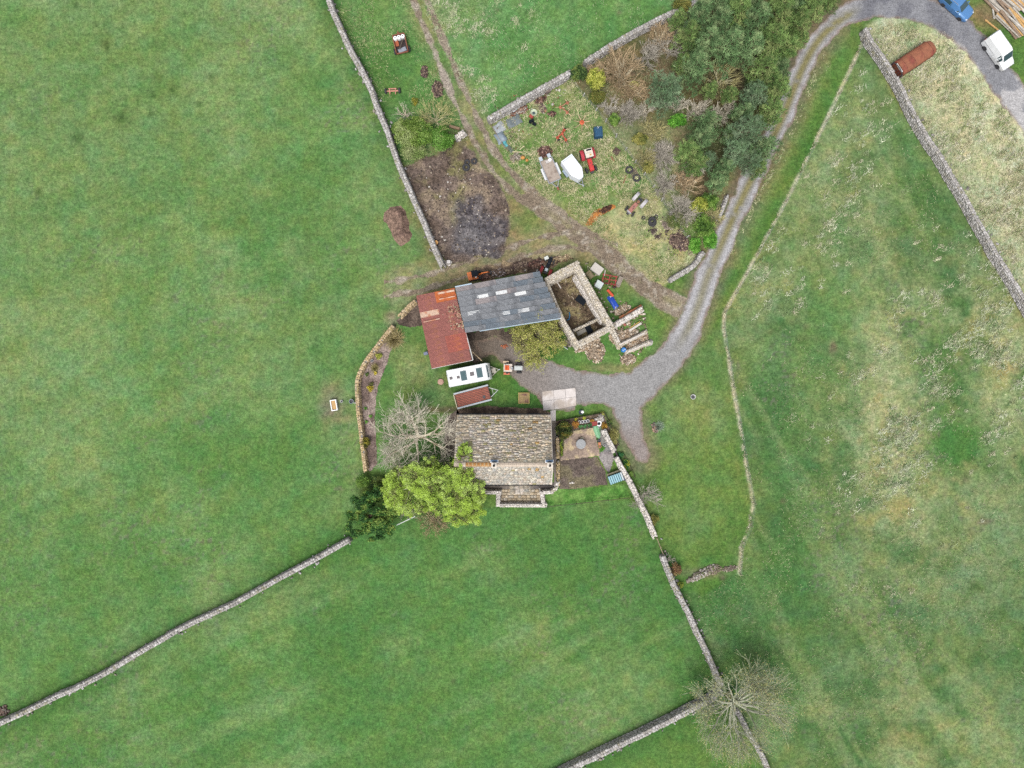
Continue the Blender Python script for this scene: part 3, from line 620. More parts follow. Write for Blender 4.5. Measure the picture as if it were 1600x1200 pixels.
def core_mb(pts, h, w, wb=None):
    mb = MB(); wb = w + .16 if wb is None else wb
    n = len(pts); L = []; R = []
    for i, p in enumerate(pts):
        a = np.array(pts[max(i - 1, 0)]); b = np.array(pts[min(i + 1, n - 1)]); t = (b - a) / (np.linalg.norm(b - a) + 1e-9); L.append((-t[1], t[0]))
    vs = []
    for p, nn in zip(pts, L):
        for off, z in ((wb / 2, -.05), (w / 2, h), (-w / 2, h), (-wb / 2, -.05)): vs.append((p[0] + nn[0] * off, p[1] + nn[1] * off, z))
    fs = []
    for i in range(n - 1):
        for k in range(3): fs.append((i * 4 + k, i * 4 + k + 1, (i + 1) * 4 + k + 1, (i + 1) * 4 + k))
    fs += [(0, 3, 2, 1), ((n - 1) * 4, (n - 1) * 4 + 1, (n - 1) * 4 + 2, (n - 1) * 4 + 3)]
    return mb.add(vs, fs)
_ws = [100]
def stone_wall(label, px, h=1.25, w=.5, pal=PAL_GREY, zpx=None, n=3, moss=0.0, name='dry_stone_wall', cat='wall', group='dry stone walls round the fields', moss_c=P(128, 122, 62), st=.34):
    """px: the line of the wall's top as seen in the photograph"""
    _ws[0] += 1; pts = [G(u, v, h if zpx is None else zpx) for u, v in (smooth(px, n) if n > 1 else px)]
    if len(pts) > 12: pts = [(x + .22 * (vn(np.array([x * .45]), np.array([y * .45]), 6)[0] - .5), y + .22 * (vn(np.array([x * .45]), np.array([y * .45]), 8)[0] - .5)) for x, y in pts]
    o = pts[len(pts) // 2]; loc = [(x - o[0], y - o[1]) for x, y in pts]
    t = thing(name, label, cat, o, 0, group)
    core_mb(loc, h - .01, w - .08, w + .08).obj('core', M_CORE, t)
    C, D, Y, K, rs = wall_stones(loc, h, w, pal, _ws[0], moss=moss, moss_c=moss_c, st=st)
    link('stones', stones_mesh('stones', C, D, np.array(Y), K, rs), M_STONE, t, kind='stuff')
    return t
stone_wall('long grey dry stone wall running beside the bare brown earth and scrub', NWW, 1.25, .52)
stone_wall('long grey dry stone wall that ends at the dark evergreen tree', SWW, 1.15, .5)
stone_wall('tall grey dry stone wall beside the strip of bleached grass, reaching the rusty trailer', RW, 1.3, .42)
stone_wall('grey dry stone wall along the top of the wood, bordering a bright green pasture', [(914, 97), (950, 74), (992, 49), (1035, 27), (1080, 5), (1125, -20)], 1.3, .5)
stone_wall('short grey dry stone wall above the junk and blue sheeting, ending beside the track', [(762, 186), (800, 164), (846, 138), (888, 114)], 1.3, .55)
stone_wall('pale dry stone wall with gaps dividing the lower pasture, ending under the bare tree', [(1036, 869), (1050, 906), (1056, 921), (1078, 960), (1097, 1005), (1111, 1034), (1128, 1071)], 1.1, .48, moss=.14)
stone_wall('grey dry stone wall curving away from the foot of the lone bare tree', SWB, 1.15, .6)
stone_wall('short stub of dry stone wall continuing beyond the lone bare tree', [(1150, 1108), (1168, 1140), (1182, 1165), (1195, 1188), (1206, 1212)], 1.0, .42)
stone_wall('pale stone wall past the garden shed with a straggling bare bush against it', [(963, 714), (975, 737), (990, 763), (1005, 792), (1024, 837)], 1.1, .46, PAL_PALE)
stone_wall('pale rendered stone wall inside the garden, between grey gravel and yellow shrubs', [(943.5, 671), (951, 687), (960, 704)], .9, .42, PAL_PALE, n=1)
stone_wall('grey dry stone wall at the corner where the track meets the lane', [(1047, 437), (1066, 426), (1087, 412), (1093, 404), (1099, 396)], .95, .45)
stone_wall('low ruined stone wall in the verge between wood and lane', [(1138, 304), (1131, 322), (1124, 340)], .6, .3)
stone_wall('stubby piece of white-topped wall beside the green scrub', [(711, 216), (717, 212), (723, 207)], .9, .55, PAL_PALE, n=1)
stone_wall('tan curved garden wall beside the flower bed, west of the lawn', [(614.7, 508), (605, 519), (596, 531), (581, 553), (570, 568), (562.5, 584), (558.5, 600), (559.5, 625), (561, 650), (565, 690), (570, 732)], 1.0, .4, PAL_TAN, group='garden walls')
stone_wall('tan garden wall between gate gap and rusty barn corner', [(650, 470), (641, 477), (633, 485), (626, 492)], 1.0, .45, PAL_TAN, group='garden walls')
stone_wall('pale wall enclosing the flagged terrace below the porch', [(753, 769), (779, 769.5), (778.5, 789.5), (849.5, 790), (847, 769.5), (860, 769), (868, 764), (871.5, 755)], .85, .36, PAL_PALE, n=1, group='garden walls')
stone_wall('narrow mossy wall between house path and vegetable bed', [(872.5, 720), (872.5, 738), (872.5, 757)], .7, .26, PAL_TAN, n=1, moss=.3, group='garden walls')
stone_wall('narrow tan wall between house path and dark leafy shrub', [(870.5, 682), (871.3, 697), (871.8, 713)], .7, .24, PAL_TAN, n=1, moss=.2, group='garden walls')

# debris strewn on the bare earth, stones fallen at the feet of the walls
rs = np.random.RandomState(31); n = 900; b_ = bb(P_EARTH, 0); x = b_[0] + (b_[2] - b_[0]) * rs.rand(n); y = b_[1] + (b_[3] - b_[1]) * rs.rand(n); k = sdf(x, y, P_EARTH) > .3; x, y = x[k], y[k]; n = len(x)
link('debris', stones_mesh('debris', np.stack([x, y, np.full(n, .08)], 1), .03 + .09 * rs.rand(n, 3) ** 2, rs.rand(n) * 6.28, A((196, 182, 164), (80, 72, 68), (150, 132, 112), (104, 92, 84), (222, 216, 208), (72, 64, 62))[rs.choice(6, n, p=[.15, .25, .2, .2, .08, .12])], rs, jit=.3, tilt=.4), M_STONE, kind='stuff')
C = []
for L, w_, m_ in ((NWW, .36, 60), (SWW, .34, 50), (SEW, .32, 40), (RW, .4, 50), (SWB, .4, 30)):
    p = W(smooth(L, 4)); 
    for _ in range(m_):
        i = rs.randint(len(p) - 1); t = rs.rand(); dx, dy = p[i + 1][0] - p[i][0], p[i + 1][1] - p[i][1]; l = math.hypot(dx, dy) + 1e-6; o_ = (w_ + abs(rs.normal()) * .18) * (1 if rs.rand() < .5 else -1); C.append((p[i][0] + dx * t - dy / l * o_, p[i][1] + dy * t + dx / l * o_, .05))
n = len(C); link('fallen_stones', stones_mesh('fallen_stones', C, .06 + .1 * rs.rand(n, 3) ** 1.5, rs.rand(n) * 6.28, PAL_GREY[rs.randint(0, len(PAL_GREY), n)], rs, jit=.3, tilt=.4), M_STONE, kind='stuff')
# ================================================================ BUILDINGS
def slab_wall(mb, p0, p1, z0, z1, th, zb=-.05):
    p0 = np.array(p0, float); p1 = np.array(p1, float); t = p1 - p0; t /= np.linalg.norm(t); n = np.array([-t[1], t[0]]) * th / 2
    vs = []
    for p, z in ((p0, z0), (p1, z1)):
        for s in (1, -1): vs += [(p[0] + n[0] * s, p[1] + n[1] * s, zb), (p[0] + n[0] * s, p[1] + n[1] * s, z)]
    return mb.add(vs, [(0, 1, 5, 4), (2, 6, 7, 3), (0, 2, 3, 1), (4, 5, 7, 6), (1, 3, 7, 5), (0, 4, 6, 2)])
def frame_m(o, ex, ey):
    ex = Vector(ex).normalized(); ez = ex.cross(Vector(ey)).normalized(); ey = ez.cross(ex)
    return Matrix(((ex.x, ey.x, ez.x, o[0]), (ex.y, ey.y, ez.y, o[1]), (ex.z, ey.z, ez.z, o[2]), (0, 0, 0, 1)))
def corr_mesh(name, L, Wd, waves=5, amp=.022, th=True):
    """corrugated sheet: x 0..L, y 0..Wd"""
    n = waves * 2 + 1; vs = []
    for x in (0, L):
        for i in range(n): vs.append((x, Wd * i / (n - 1), amp if i % 2 else -amp))
    me = bpy.data.meshes.new(name); me.from_pydata(vs, [], [(i, n + i, n + i + 1, i + 1) for i in range(n - 1)]); me.update(); return me
M_RUST = mat('rusted_iron', P(152, 95, 87), rough=.75, var=.18, scale=3.0, col2=P(160, 102, 80), mix=.35, rand=.10)
M_RUSTO = mat('orange_rust', P(204, 112, 58), rough=.8, var=.18, scale=4, col2=P(170, 92, 70), mix=.3, rand=.08)
M_PALEIRON = mat('bleached_iron', P(212, 182, 160), rough=.6, var=.12, scale=4, col2=P(196, 128, 96), mix=.35)
M_FIBRE = [mat('fibre_cement_blue', P(140, 143, 148), rough=.9, var=.2, scale=2.2, col2=P(118, 121, 126), mix=.4, rand=.06),
           mat('fibre_cement_pink', P(158, 150, 150), rough=.9, var=.15, scale=2.2, col2=P(128, 126, 130), mix=.4, rand=.06),
           mat('fibre_cement_dark', P(116, 126, 136), rough=.9, var=.22, scale=2.0, col2=P(138, 140, 144), mix=.3, rand=.06)]
M_SKYL = mat('milky_skylight', P(236, 238, 238), rough=.35, var=.03)
M_WHITE = mat('white_paint', (.52, .52, .52), rough=.4, var=.03)
M_TIMBER = mat('weathered_timber', P(168, 150, 124), rough=.85, var=.2, scale=5)
M_DARKWOOD = mat('dark_timber', P(92, 80, 70), rough=.9, var=.2, scale=5)
M_GALV = mat('galvanised_steel', P(176, 182, 190), rough=.45, metal=.2, var=.08, scale=5)
M_BARNWALL = mat('barn_stone', P(150, 140, 126), rough=.9, var=.3, scale=6, bump=.5)

def roof_point(c, a, b):
    """c: four corners NW, NE, SE, SW"""
    return (c[0] * (1 - a) + c[1] * a) * (1 - b) + (c[3] * (1 - a) + c[2] * a) * b
# ---- rusty barn
RB = [GV(650, 462.5, 3.7), GV(709.5, 450.5, 4.9), GV(739, 562.5, 4.9), GV(674.5, 576, 3.7)]
rb_o = sum(RB, Vector()) / 4; rb_o.z = 0
rb = thing('rusty_barn', 'barn with red rusty corrugated iron roof, beside the grey sheeted barn', 'barn', rb_o)
sh_me = {}
NR = 13
def place(o, root_o, M): o.matrix_basis = Matrix.Translation(-Vector(root_o)) @ M
for i in range(NR):
    for j in range(2):
        b0, b1 = i / NR, (i + 1) / NR; a0, a1 = (0, .52) if j == 0 else (.48, 1.0)
        o0 = roof_point(RB, a0, b1); ex = roof_point(RB, a1, b1) - o0; ey = roof_point(RB, a0, b0) - o0
        if 'r' not in sh_me: sh_me['r'] = corr_mesh('roof_sheet', ex.length, ey.length * 1.06, 5)
        key = 'r'; mm = M_RUST
        if (i in (0,) and j == 1) or (i == 1 and j == 1): key, mm = 'ro', M_RUSTO
        if i == 3 and j == 0: key, mm = 'rp', M_PALEIRON
        if i in (8, 9, 10) and j == 1: key, mm = 'ro2', mat('reddish_rust', P(166, 92, 80), rough=.75, var=.16, scale=3, col2=P(182, 104, 74), mix=.4, rand=.06)
        if key not in sh_me: sh_me[key] = corr_mesh('roof_sheet', ex.length, ey.length * 1.06, 5)
        o = link('roof_sheet', sh_me[key], mm, rb); M = frame_m(o0 + Vector((0, 0, .03 * j + .02 * (i % 3) + random.Random(i * 7 + j).random() * .02)), ex, ey); place(o, rb_o, M)
        lb = {'ro': 'orange rusty roof sheet', 'rp': 'bleached pale roof sheet'}.get(key)
        if lb: o['label'] = lb
for (u0, v0, u1, v1, w) in ((684, 459, 710, 454, .22), (686, 468, 711, 463, .10), (662, 503.5, 687, 498, .10)):
    p0 = GV(u0, v0, 4.75 if u0 > 670 else 4.0); p1 = GV(u1, v1, 4.98 if u0 > 670 else 4.42); d = p1 - p0; s = Vector((-d.y, d.x, 0)).normalized() * w / 2
    p0 -= rb_o; p1 -= rb_o; up = Vector((0, 0, .13)); MB().quad(p0 - s + up, p1 - s + up, p1 + s + up, p0 + s + up).obj('patch_strip', M_PALEIRON, rb)
ins = [roof_point(RB, a, b) - rb_o for a, b in ((.04, .02), (.96, .02), (.96, .98), (.04, .98))]
mb = MB(); slab_wall(mb, ins[0].xy, ins[1].xy, ins[0].z - .12, ins[1].z - .12, .3); slab_wall(mb, ins[3].xy, ins[0].xy, ins[3].z - .12, ins[0].z - .12, .28); mb.obj('wall', M_BARNWALL, rb)
for a, b in ((.96, .66), (.96, .98), (.5, .98), (.06, .98)):
    p = roof_point(RB, a, b) - rb_o; MB().box((p.x, p.y, (p.z - .1) / 2), (.18, .18, p.z - .1)).obj('post', M_DARKWOOD, rb)
mb = MB(); e0, e1 = RB[2] - rb_o, RB[3] - rb_o; mb.tube([e0 + Vector((0, 0, -.05)), e1 + Vector((0, 0, -.05))], .06, 4); e2 = RB[1] - rb_o
mb.tube([roof_point(RB, 1, .62) - rb_o, e0], .07, 4); mb.obj('barge_board', mat('grey_white_paint', P(214, 212, 210), var=.1), rb)
# moss and grit fallen on the rusty roof along the join
rs = np.random.RandomState(5); n = 170; C = []; 
for i in range(n):
    b = .18 + .38 * rs.rand(); a = 1 - abs(rs.normal()) * .16
    p = roof_point(RB, min(a, .99), b) - rb_o; C.append((p.x, p.y, p.z + .05))
link('moss_crumbs', stones_mesh('moss_crumbs', C, np.stack([.03 + .06 * rs.rand(n), .03 + .05 * rs.rand(n), np.full(n, .03)], 1), rs.rand(n) * 6, A((96, 70, 60), (190, 176, 150), (84, 84, 60), (206, 170, 140))[rs.randint(0, 4, n)], rs), M_STONE, rb, kind='stuff')

# ---- grey barn
GB = [GV(711, 449, 4.9), GV(839.5, 424, 3.9), GV(875.5, 497, 3.9), GV(727, 520, 4.9)]
gb_o = sum(GB, Vector()) / 4; gb_o.z = 0
gb = thing('grey_barn', 'long barn with blue-grey sheet roof and six white skylights', 'barn', gb_o)
NR = 9; rr = random.Random(3)
for i in range(NR):
    b0, b1 = i / NR, (i + 1) / NR
    o0 = roof_point(GB, 0, b1); e = roof_point(GB, 1, b1) - o0; tot = e.length; ey = roof_point(GB, 0, b0) - o0; s = 0; j = 0; off = (i % 2) * .35
    while s < tot - .1:
        l = min(2.35 - (off if j == 0 else 0), tot - s); k = ('g', round(l, 1))
        p = j / 4 + (i / NR) * .5; w = rr.random()
        mi = 2 if (p > .75 and w < .65) or (i > 6 and w < .6) else (1 if w < .42 else 0)
        key = (k, mi)
        if key not in sh_me: sh_me[key] = corr_mesh('roof_sheet', round(l, 1) + .10, ey.length * 1.05, 4, .03)
        o = link('roof_sheet', sh_me[key], M_FIBRE[mi], gb); place(o, gb_o, frame_m(o0 + e.normalized() * s + Vector((0, 0, .05 * ((j * 2 + i) % 3) + .01 * rr.random())), e, ey))
        s += l; j += 1
gn = (GB[1] - GB[0]).cross(GB[3] - GB[0]).normalized(); gn = gn if gn.z > 0 else -gn
for (u, v) in ((754, 462.8), (783.4, 456.9), (813, 458.4), (739.6, 488.5), (788, 489.4), (818, 484.7)):
    z = 4.5
    for _ in range(4):
        p = GV(u, v, z); z = GB[0].z - ((p.x - GB[0].x) * gn.x + (p.y - GB[0].y) * gn.y) / gn.z
    ex = GB[1] - GB[0]; ex = ex.normalized(); ey = gn.cross(ex)
    if 'sk' not in sh_me: sh_me['sk'] = corr_mesh('skylight', 1.36, .42, 3, .025)
    o = link('skylight', sh_me['sk'], M_SKYL, gb); place(o, gb_o, frame_m(GV(u, v, z) + gn * .11 - ex * .68 - ey * .21, ex, ey))
mb = MB(); q = [p - gb_o for p in GB]
mb.tube([q[0].lerp(q[1], .0) + Vector((0, .05, .04)), q[0].lerp(q[1], .2) + Vector((0, .05, .04))], .09, 4)
mb.tube([q[3].lerp(q[2], .15) + Vector((0, -.06, .0)), q[3].lerp(q[2], .6) + Vector((0, -.06, 0)), q[3].lerp(q[2], 1) + Vector((0, -.06, 0))], .06, 4)
mb.obj('barge_board', mat('pale_blue_trim', P(186, 206, 222), var=.1), gb)
ins = [roof_point(GB, a, b) - gb_o for a, b in ((.02, .05), (.93, .05), (.965, .95), (.05, .95))]
mb = MB(); slab_wall(mb, ins[0].xy, ins[1].xy, ins[0].z - .14, ins[1].z - .14, .35); slab_wall(mb, ins[1].xy, ins[2].xy, ins[1].z - .14, ins[2].z - .14, .3); mb.obj('wall', M_BARNWALL, gb)
for a in (.06, .35, .65, .95):
    p = roof_point(GB, a, .95) - gb_o; MB().box((p.x, p.y, (p.z - .14) / 2), (.16, .16, p.z - .14)).obj('post', M_DARKWOOD, gb)

# ---- roofless stone barn
def wall_part(parent, o, pts3, h, w, pal, seed, name='wall', st=.32, moss=0.05):
    loc = [(p[0] - o[0], p[1] - o[1]) for p in pts3]
    c = core_mb(loc, h - .0, w - .06, w + .02).obj(name, mat('ruin_core', P(190, 178, 160), rough=.95, var=.3, scale=7), parent)
    C, D, Y, K, rs = wall_stones(loc, h, w, pal, seed, st=st, moss=moss, moss_c=P(150, 134, 90))
    link('stones', stones_mesh('stones', C, D, np.array(Y), K, rs, jit=.12), M_STONE, c, kind='stuff'); return c
ro = G(902, 476)
ruin = thing('roofless_barn', 'roofless stone barn of tan walls with bare earth inside', 'ruin', ro)
zr = 2.6
wall_part(ruin, ro, [G(853, 440, zr), G(877, 426.5, zr), G(903, 413, zr)], 2.6, .85, PAL_RUIN, 201, moss=.05)
wall_part(ruin, ro, [G(900, 414, zr), G(929, 466, zr), G(953.5, 508, zr)], 2.7, .72, PAL_RUIN, 202)
wall_part(ruin, ro, [G(853, 440, 2.5), G(867, 474, 2.5), G(882, 506, 2.5), G(904, 541, 2.5)], 2.5, .52, PAL_RUIN, 203, moss=.05)
wall_part(ruin, ro, [G(902, 539, 2.4), G(930, 524, 2.4), G(956, 510, 2.4)], 2.4, .62, PAL_RUIN, 204)
wall_part(ruin, ro, [G(897, 430, 1.3), G(919, 467, 1.3), G(940, 502, 1.3)], 1.3, .3, PAL_PALE, 205, name='ledge')
wall_part(ruin, ro, [G(895, 517, 1.0), G(915, 507.5, 1.0), G(935, 498, 1.0)], 1.0, .18, PAL_RUIN, 206, name='partition')
M_BLACK = mat('black_plastic', (.006, .008, .011), rough=.8, var=.1, spec=.08)
b = MB().box((0, 0, .12), (1.25, .78, .24)).box((0, 0, .245), (1.3, .83, .02)).obj('black_tank', M_BLACK)
b.location = (*G(907.5, 469.5), .03); b.rotation_euler = (0, 0, math.radians(-36)); tag(b, 'black flat rectangular tank on the ruin floor, nearer to its middle', 'tank')
b2 = MB().box((0, 0, .15), (1.15, .72, .3)).box((0, 0, .305), (1.2, .77, .02)).obj('black_tank', M_BLACK)
b2.location = (*G(919, 514), .03); b2.rotation_euler = (0, 0, math.radians(-62)); tag(b2, 'black rectangular tank in the small end room of the ruin', 'tank')
t = MB().tube([(*G(886, 501), .1), (*G(889, 498.5), .25), (*G(890, 493), .3), (*G(889.5, 488.5), .15)], .07, 5).obj('blue_pipe', mat('blue_plastic_pipe', P(58, 130, 176), rough=.4)); tag(t, 'short bent blue pipe on the earth floor of the ruin', 'pipe')
t = MB().box((0, 0, .08), (.9, .14, .14)).obj('white_beam', mat('pale_beam', P(214, 206, 198), var=.12)); t.location = (*G(873.5, 446), .03); t.rotation_euler = (0, 0, math.radians(-58)); tag(t, 'short white beam lying inside the ruin near its top corner', 'beam')
# partition trough in the end room
t = MB().box((0, 0, .2), (1.2, .5, .4)).obj('stone_trough', mat('grey_stone', P(150, 146, 136), var=.2, scale=5)); t.location = (*G(908, 519), .03); t.rotation_euler = (0, 0, math.radians(28)); tag(t, 'pale stone block beside the black tank in the end room of the ruin', 'stone block')

# ---- tumbled outbuilding beside the ruin
oo = G(985, 525)
ob = thing('ruined_outbuilding', 'low tumbled walls of a small stone outbuilding beside the roofless barn', 'ruin', oo)
wall_part(ob, oo, [G(957, 510, 1.3), G(975, 500, 1.3), G(1003, 483, 1.3)], 1.3, .52, PAL_PALE, 211)
wall_part(ob, oo, [G(956, 514, .7), G(962, 526, .7), G(968, 541, .7)], .7, .5, PAL_RUIN, 212)
wall_part(ob, oo, [G(968, 539, .7), G(985, 531, .7), G(1008, 519, .7)], .7, .3, PAL_RUIN, 213)
wall_part(ob, oo, [G(976, 551, .6), G(995, 543, .6), G(1014, 535, .6)], .6, .35, PAL_RUIN, 214)
def beam(label, u0, v0, u1, v1, m, w=.16, h=.14, z=.1, z1=None, name='timber_beam', cat='beam'):
    z1 = z if z1 is None else z1; p0, p1 = GV(u0, v0, z), GV(u1, v1, z1); d = p1 - p0; L = d.length
    o = MB().box((0, 0, 0), (L, w, h)).obj(name, m); o.location = (p0 + p1) / 2
    o.rotation_euler = (0, -math.asin(d.z / L), math.atan2(d.y, d.x)); return tag(o, label, cat)
M_BEAM = mat('pale_beam', P(214, 206, 198), var=.12)
M_RUSTSHEET = mat('rust_sheet', P(166, 100, 66), rough=.85, var=.25, scale=4, col2=P(120, 100, 70), mix=.4)
beam('rusty sheet lying along the pale stub wall of the outbuilding', 968, 498, 1003, 478.5, M_RUSTSHEET, .5, .05, .75)
beam('white painted beam beside a yellowish plank in the outbuilding grass', 983, 517, 1002, 505, M_BEAM, .26, .2, .25)
beam('yellowish plank beside the white painted beam', 984, 512.5, 1000, 502.5, mat('yellow_plank', P(188, 160, 84), var=.15), .12, .1, .2)
beam('long pale beam resting on the outbuilding wall above the blue drum', 967, 539, 1007.5, 520, M_BEAM, .15, .16, .85)
beam('long pale beam on the lowest tumbled wall, ending at white stones', 981, 549.5, 1011, 536.5, M_BEAM, .14, .14, .72)
beam('short white post fallen at the outbuilding corner', 964, 527, 967.5, 534, M_BEAM, .16, .14, .78)
beam('reddish plank propped against the outbuilding stub wall', 973, 504, 977.5, 509, mat('red_plank', P(160, 96, 80), var=.2), .3, .06, .35)
def rubble(label, u, v, ru, rv, n, pal, seed, h=.5, rot=0, smin=.05, smax=.16, name='rubble_heap', cat='rubble heap', group=None):
    rs = np.random.RandomState(seed); r = np.sqrt(rs.rand(n)); a = rs.rand(n) * 2 * math.pi
    X = r * np.cos(a) * ru * S; Y = r * np.sin(a) * rv * S; c, s = math.cos(rot), math.sin(rot); X, Y = X * c - Y * s, X * s + Y * c
    Z = h * np.clip(1 - r ** 1.5, 0, 1) * (.25 + .75 * rs.rand(n)) + .03; D = smin + (smax - smin) * rs.rand(n, 3) ** 1.5; D[:, 2] *= .7
    mp = MB(); pr = [(1.0, -.05), (.75, h * .45), (.4, h * .75), (.05, h * .85)]
    ring = [(math.cos(2 * math.pi * k / 12), math.sin(2 * math.pi * k / 12)) for k in range(12)]
    vs = []
    for q, z in pr:
        for (cx, cy) in ring:
            j = .8 + .35 * rs.rand(); x, y = cx * q * ru * S * .85 * j, cy * q * rv * S * .85 * j; vs.append((x * c - y * s, x * s + y * c, z))
    V = np.array(vs); F = [(i * 12 + k, i * 12 + (k + 1) % 12, (i + 1) * 12 + (k + 1) % 12, (i + 1) * 12 + k) for i in range(3) for k in range(12)]
    pal = np.asarray(pal); K = pal[rs.randint(0, len(pal), n)] * (.8 + .4 * rs.rand(n, 1))
    me = stones_mesh(name, np.stack([X, Y, Z], 1), D, rs.rand(n) * 6.28, K, rs, jit=.25, tilt=.4)
    # join mound and stones in one mesh
    v0 = np.empty(len(me.vertices) * 3, np.float32); me.vertices.foreach_get('co', v0); v0 = v0.reshape(-1, 3)
    f0 = np.empty(len(me.loops), np.int32); me.loops.foreach_get('vertex_index', f0); f0 = f0.reshape(-1, 4)
    bpy.data.meshes.remove(me)
    me = arr_mesh(name, np.vstack([v0, V]), np.vstack([f0, np.array(F) + len(v0)]), np.vstack([np.repeat(K, 8, 0), np.repeat((pal.mean(0) * .65)[None], len(V), 0)]))
    o = link(name, me, M_STONE, loc=(*G(u, v), 0)); return tag(o, label, cat, group)
PAL_RUB = A((204, 186, 164), (180, 160, 138), (222, 208, 190), (160, 138, 116), (196, 170, 140), (140, 124, 108))
rubble('heap of pinkish tan rubble in the grass below the roofless barn', 930, 549, 15, 19, 230, PAL_RUB, 301, .5, .3)
rubble('scattered pale rubble between the outbuilding walls', 979, 523, 17, 9, 200, PAL_RUB, 302, .35, .45)
rubble('rubble at the outer end of the outbuilding beams', 1002, 528, 11, 8, 120, PAL_RUB, 303, .3, .5)
rubble('low heap of stones below the blue drum', 981, 562, 12, 8, 130, PAL_RUB, 304, .3, .2)
rubble('stones tumbled along the foot of the roofless barn wall', 918, 540, 22, 5, 150, PAL_RUB, 305, .3, .5)
rubble('white stones at the end of the lowest beam', 1014, 535.5, 4.5, 4, 18, PAL_PALE, 306, .3, 0, .1, .2)
d = MB(); d.lathe([(.02, 0), (.27, 0), (.29, .05), (.29, .3), (.31, .32), (.29, .34), (.29, .6), (.31, .62), (.29, .64), (.28, .85), (.02, .86)], (0, 0, 0), 14); dr = thing('blue_drum', 'bright blue plastic drum standing in the tumbled outbuilding', 'drum', G(973.3, 547)); d.obj('body', mat('blue_plastic', P(44, 128, 204), rough=.4), dr)
MB().cyl((.1, .05, .86), (.1, .05, .9), .05, .05, 8).obj('bung', M_WHITE, dr); MB().cyl((-.12, -.05, .86), (-.12, -.05, .9), .05, .05, 8).obj('bung', M_WHITE, dr)

# ---- the farmhouse
hx0, hx1, yN, yR, yS = -6.68, 4.66, -3.83, -9.28, -11.79
zN, zR, zS = 2.9, 7.0, 4.6
ho = Vector(((hx0 + hx1) / 2, (yN + yS) / 2, 0)); X0, X1 = hx0 - ho.x, hx1 - ho.x; YN, YR, YS = yN - ho.y, yR - ho.y, yS - ho.y
house = thing('farmhouse', 'stone farmhouse with lichen-mottled stone slate roof and two chimneys', 'house', ho)
M_HSTONE = mat('house_stone', P(178, 164, 142), rough=.9, var=.25, scale=5, bump=.5)
g = .18
mb = MB(); prof = [(YS + .15, -.05), (YN - .15, -.05), (YN - .15, zN - .15), (YR, zR - .15), (YS + .15, zS - .15)]
n = len(prof); vs = [(X0 + g, y, z) for y, z in prof] + [(X1 - g, y, z) for y, z in prof]
mb.add(vs, [tuple(range(n)), tuple(range(2 * n - 1, n - 1, -1))] + [(i, n + i, n + (i + 1) % n, (i + 1) % n) for i in range(n)])
mb.obj('wall', M_HSTONE, house)
M_PANE = glass_mat('window_glass', (.03, .04, .05)); M_FRAME = M_WHITE
def window(parent, c, nrm, w, h):
    """window in a wall whose outside faces nrm ('S','N','E')"""
    rz = {'S': 0, 'N': math.pi, 'E': math.pi / 2, 'W': -math.pi / 2}[nrm]
    fr = MB()
    for s in (-1, 1): fr.box((s * w / 2, 0, 0), (.07, .08, h + .07)); fr.box((0, 0, s * h / 2), (w - .07, .08, .07))
    fr.box((0, 0, 0), (.05, .06, h - .08)); f = fr.obj('window', M_FRAME, parent); f.location = c; f.rotation_euler = (0, 0, rz)
    MB().box((0, .03, 0), (w - .06, .012, h - .06)).obj('pane', M_PANE, f); MB().box((0, -.08, -h / 2 - .09), (w + .25, .2, .1)).obj('sill', M_HSTONE, f)
for x in (-3.6, -1.2, 3.4): window(house, (x, YS + .12, 3.5), 'S', .9, 1.0); window(house, (x, YS + .12, 1.4), 'S', .95, 1.15)
for x in (-4, 0.5, 3.2): window(house, (x, YN - .12, 1.7), 'N', .8, .9)
window(house, (X1 - g + .03, -1.2, 2.0), 'E', .8, 1.0); window(house, (X1 - g + .03, -2.4, 4.6), 'E', .7, .9)
# roof: deck, slates, ridge
mb = MB(); top = [(YN + .1, zN - .1), (YR, zR), (YS - .1, zS - .1)]
vs = []
for x in (X0, X1):
    for y, z in top: vs += [(x, y, z - .10), (x, y, z - .22)]
mb.add(vs, [(0, 2, 8, 6), (2, 4, 10, 8), (1, 7, 9, 3), (3, 9, 11, 5), (0, 6, 7, 1), (4, 5, 11, 10), (0, 1, 3, 2), (2, 3, 5, 4), (6, 8, 9, 7), (8, 10, 11, 9)])
roof = mb.obj('roof', mat('roof_torching', P(150, 140, 126), rough=.95, var=.2), house)
rs = np.random.RandomState(77); Vv = []; Kk = []
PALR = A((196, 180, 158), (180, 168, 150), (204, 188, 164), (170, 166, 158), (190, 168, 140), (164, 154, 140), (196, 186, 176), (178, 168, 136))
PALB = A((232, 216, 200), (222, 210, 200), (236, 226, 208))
PALS = A((182, 178, 170), (166, 164, 162), (196, 186, 170), (152, 152, 152), (204, 194, 178), (190, 174, 158))
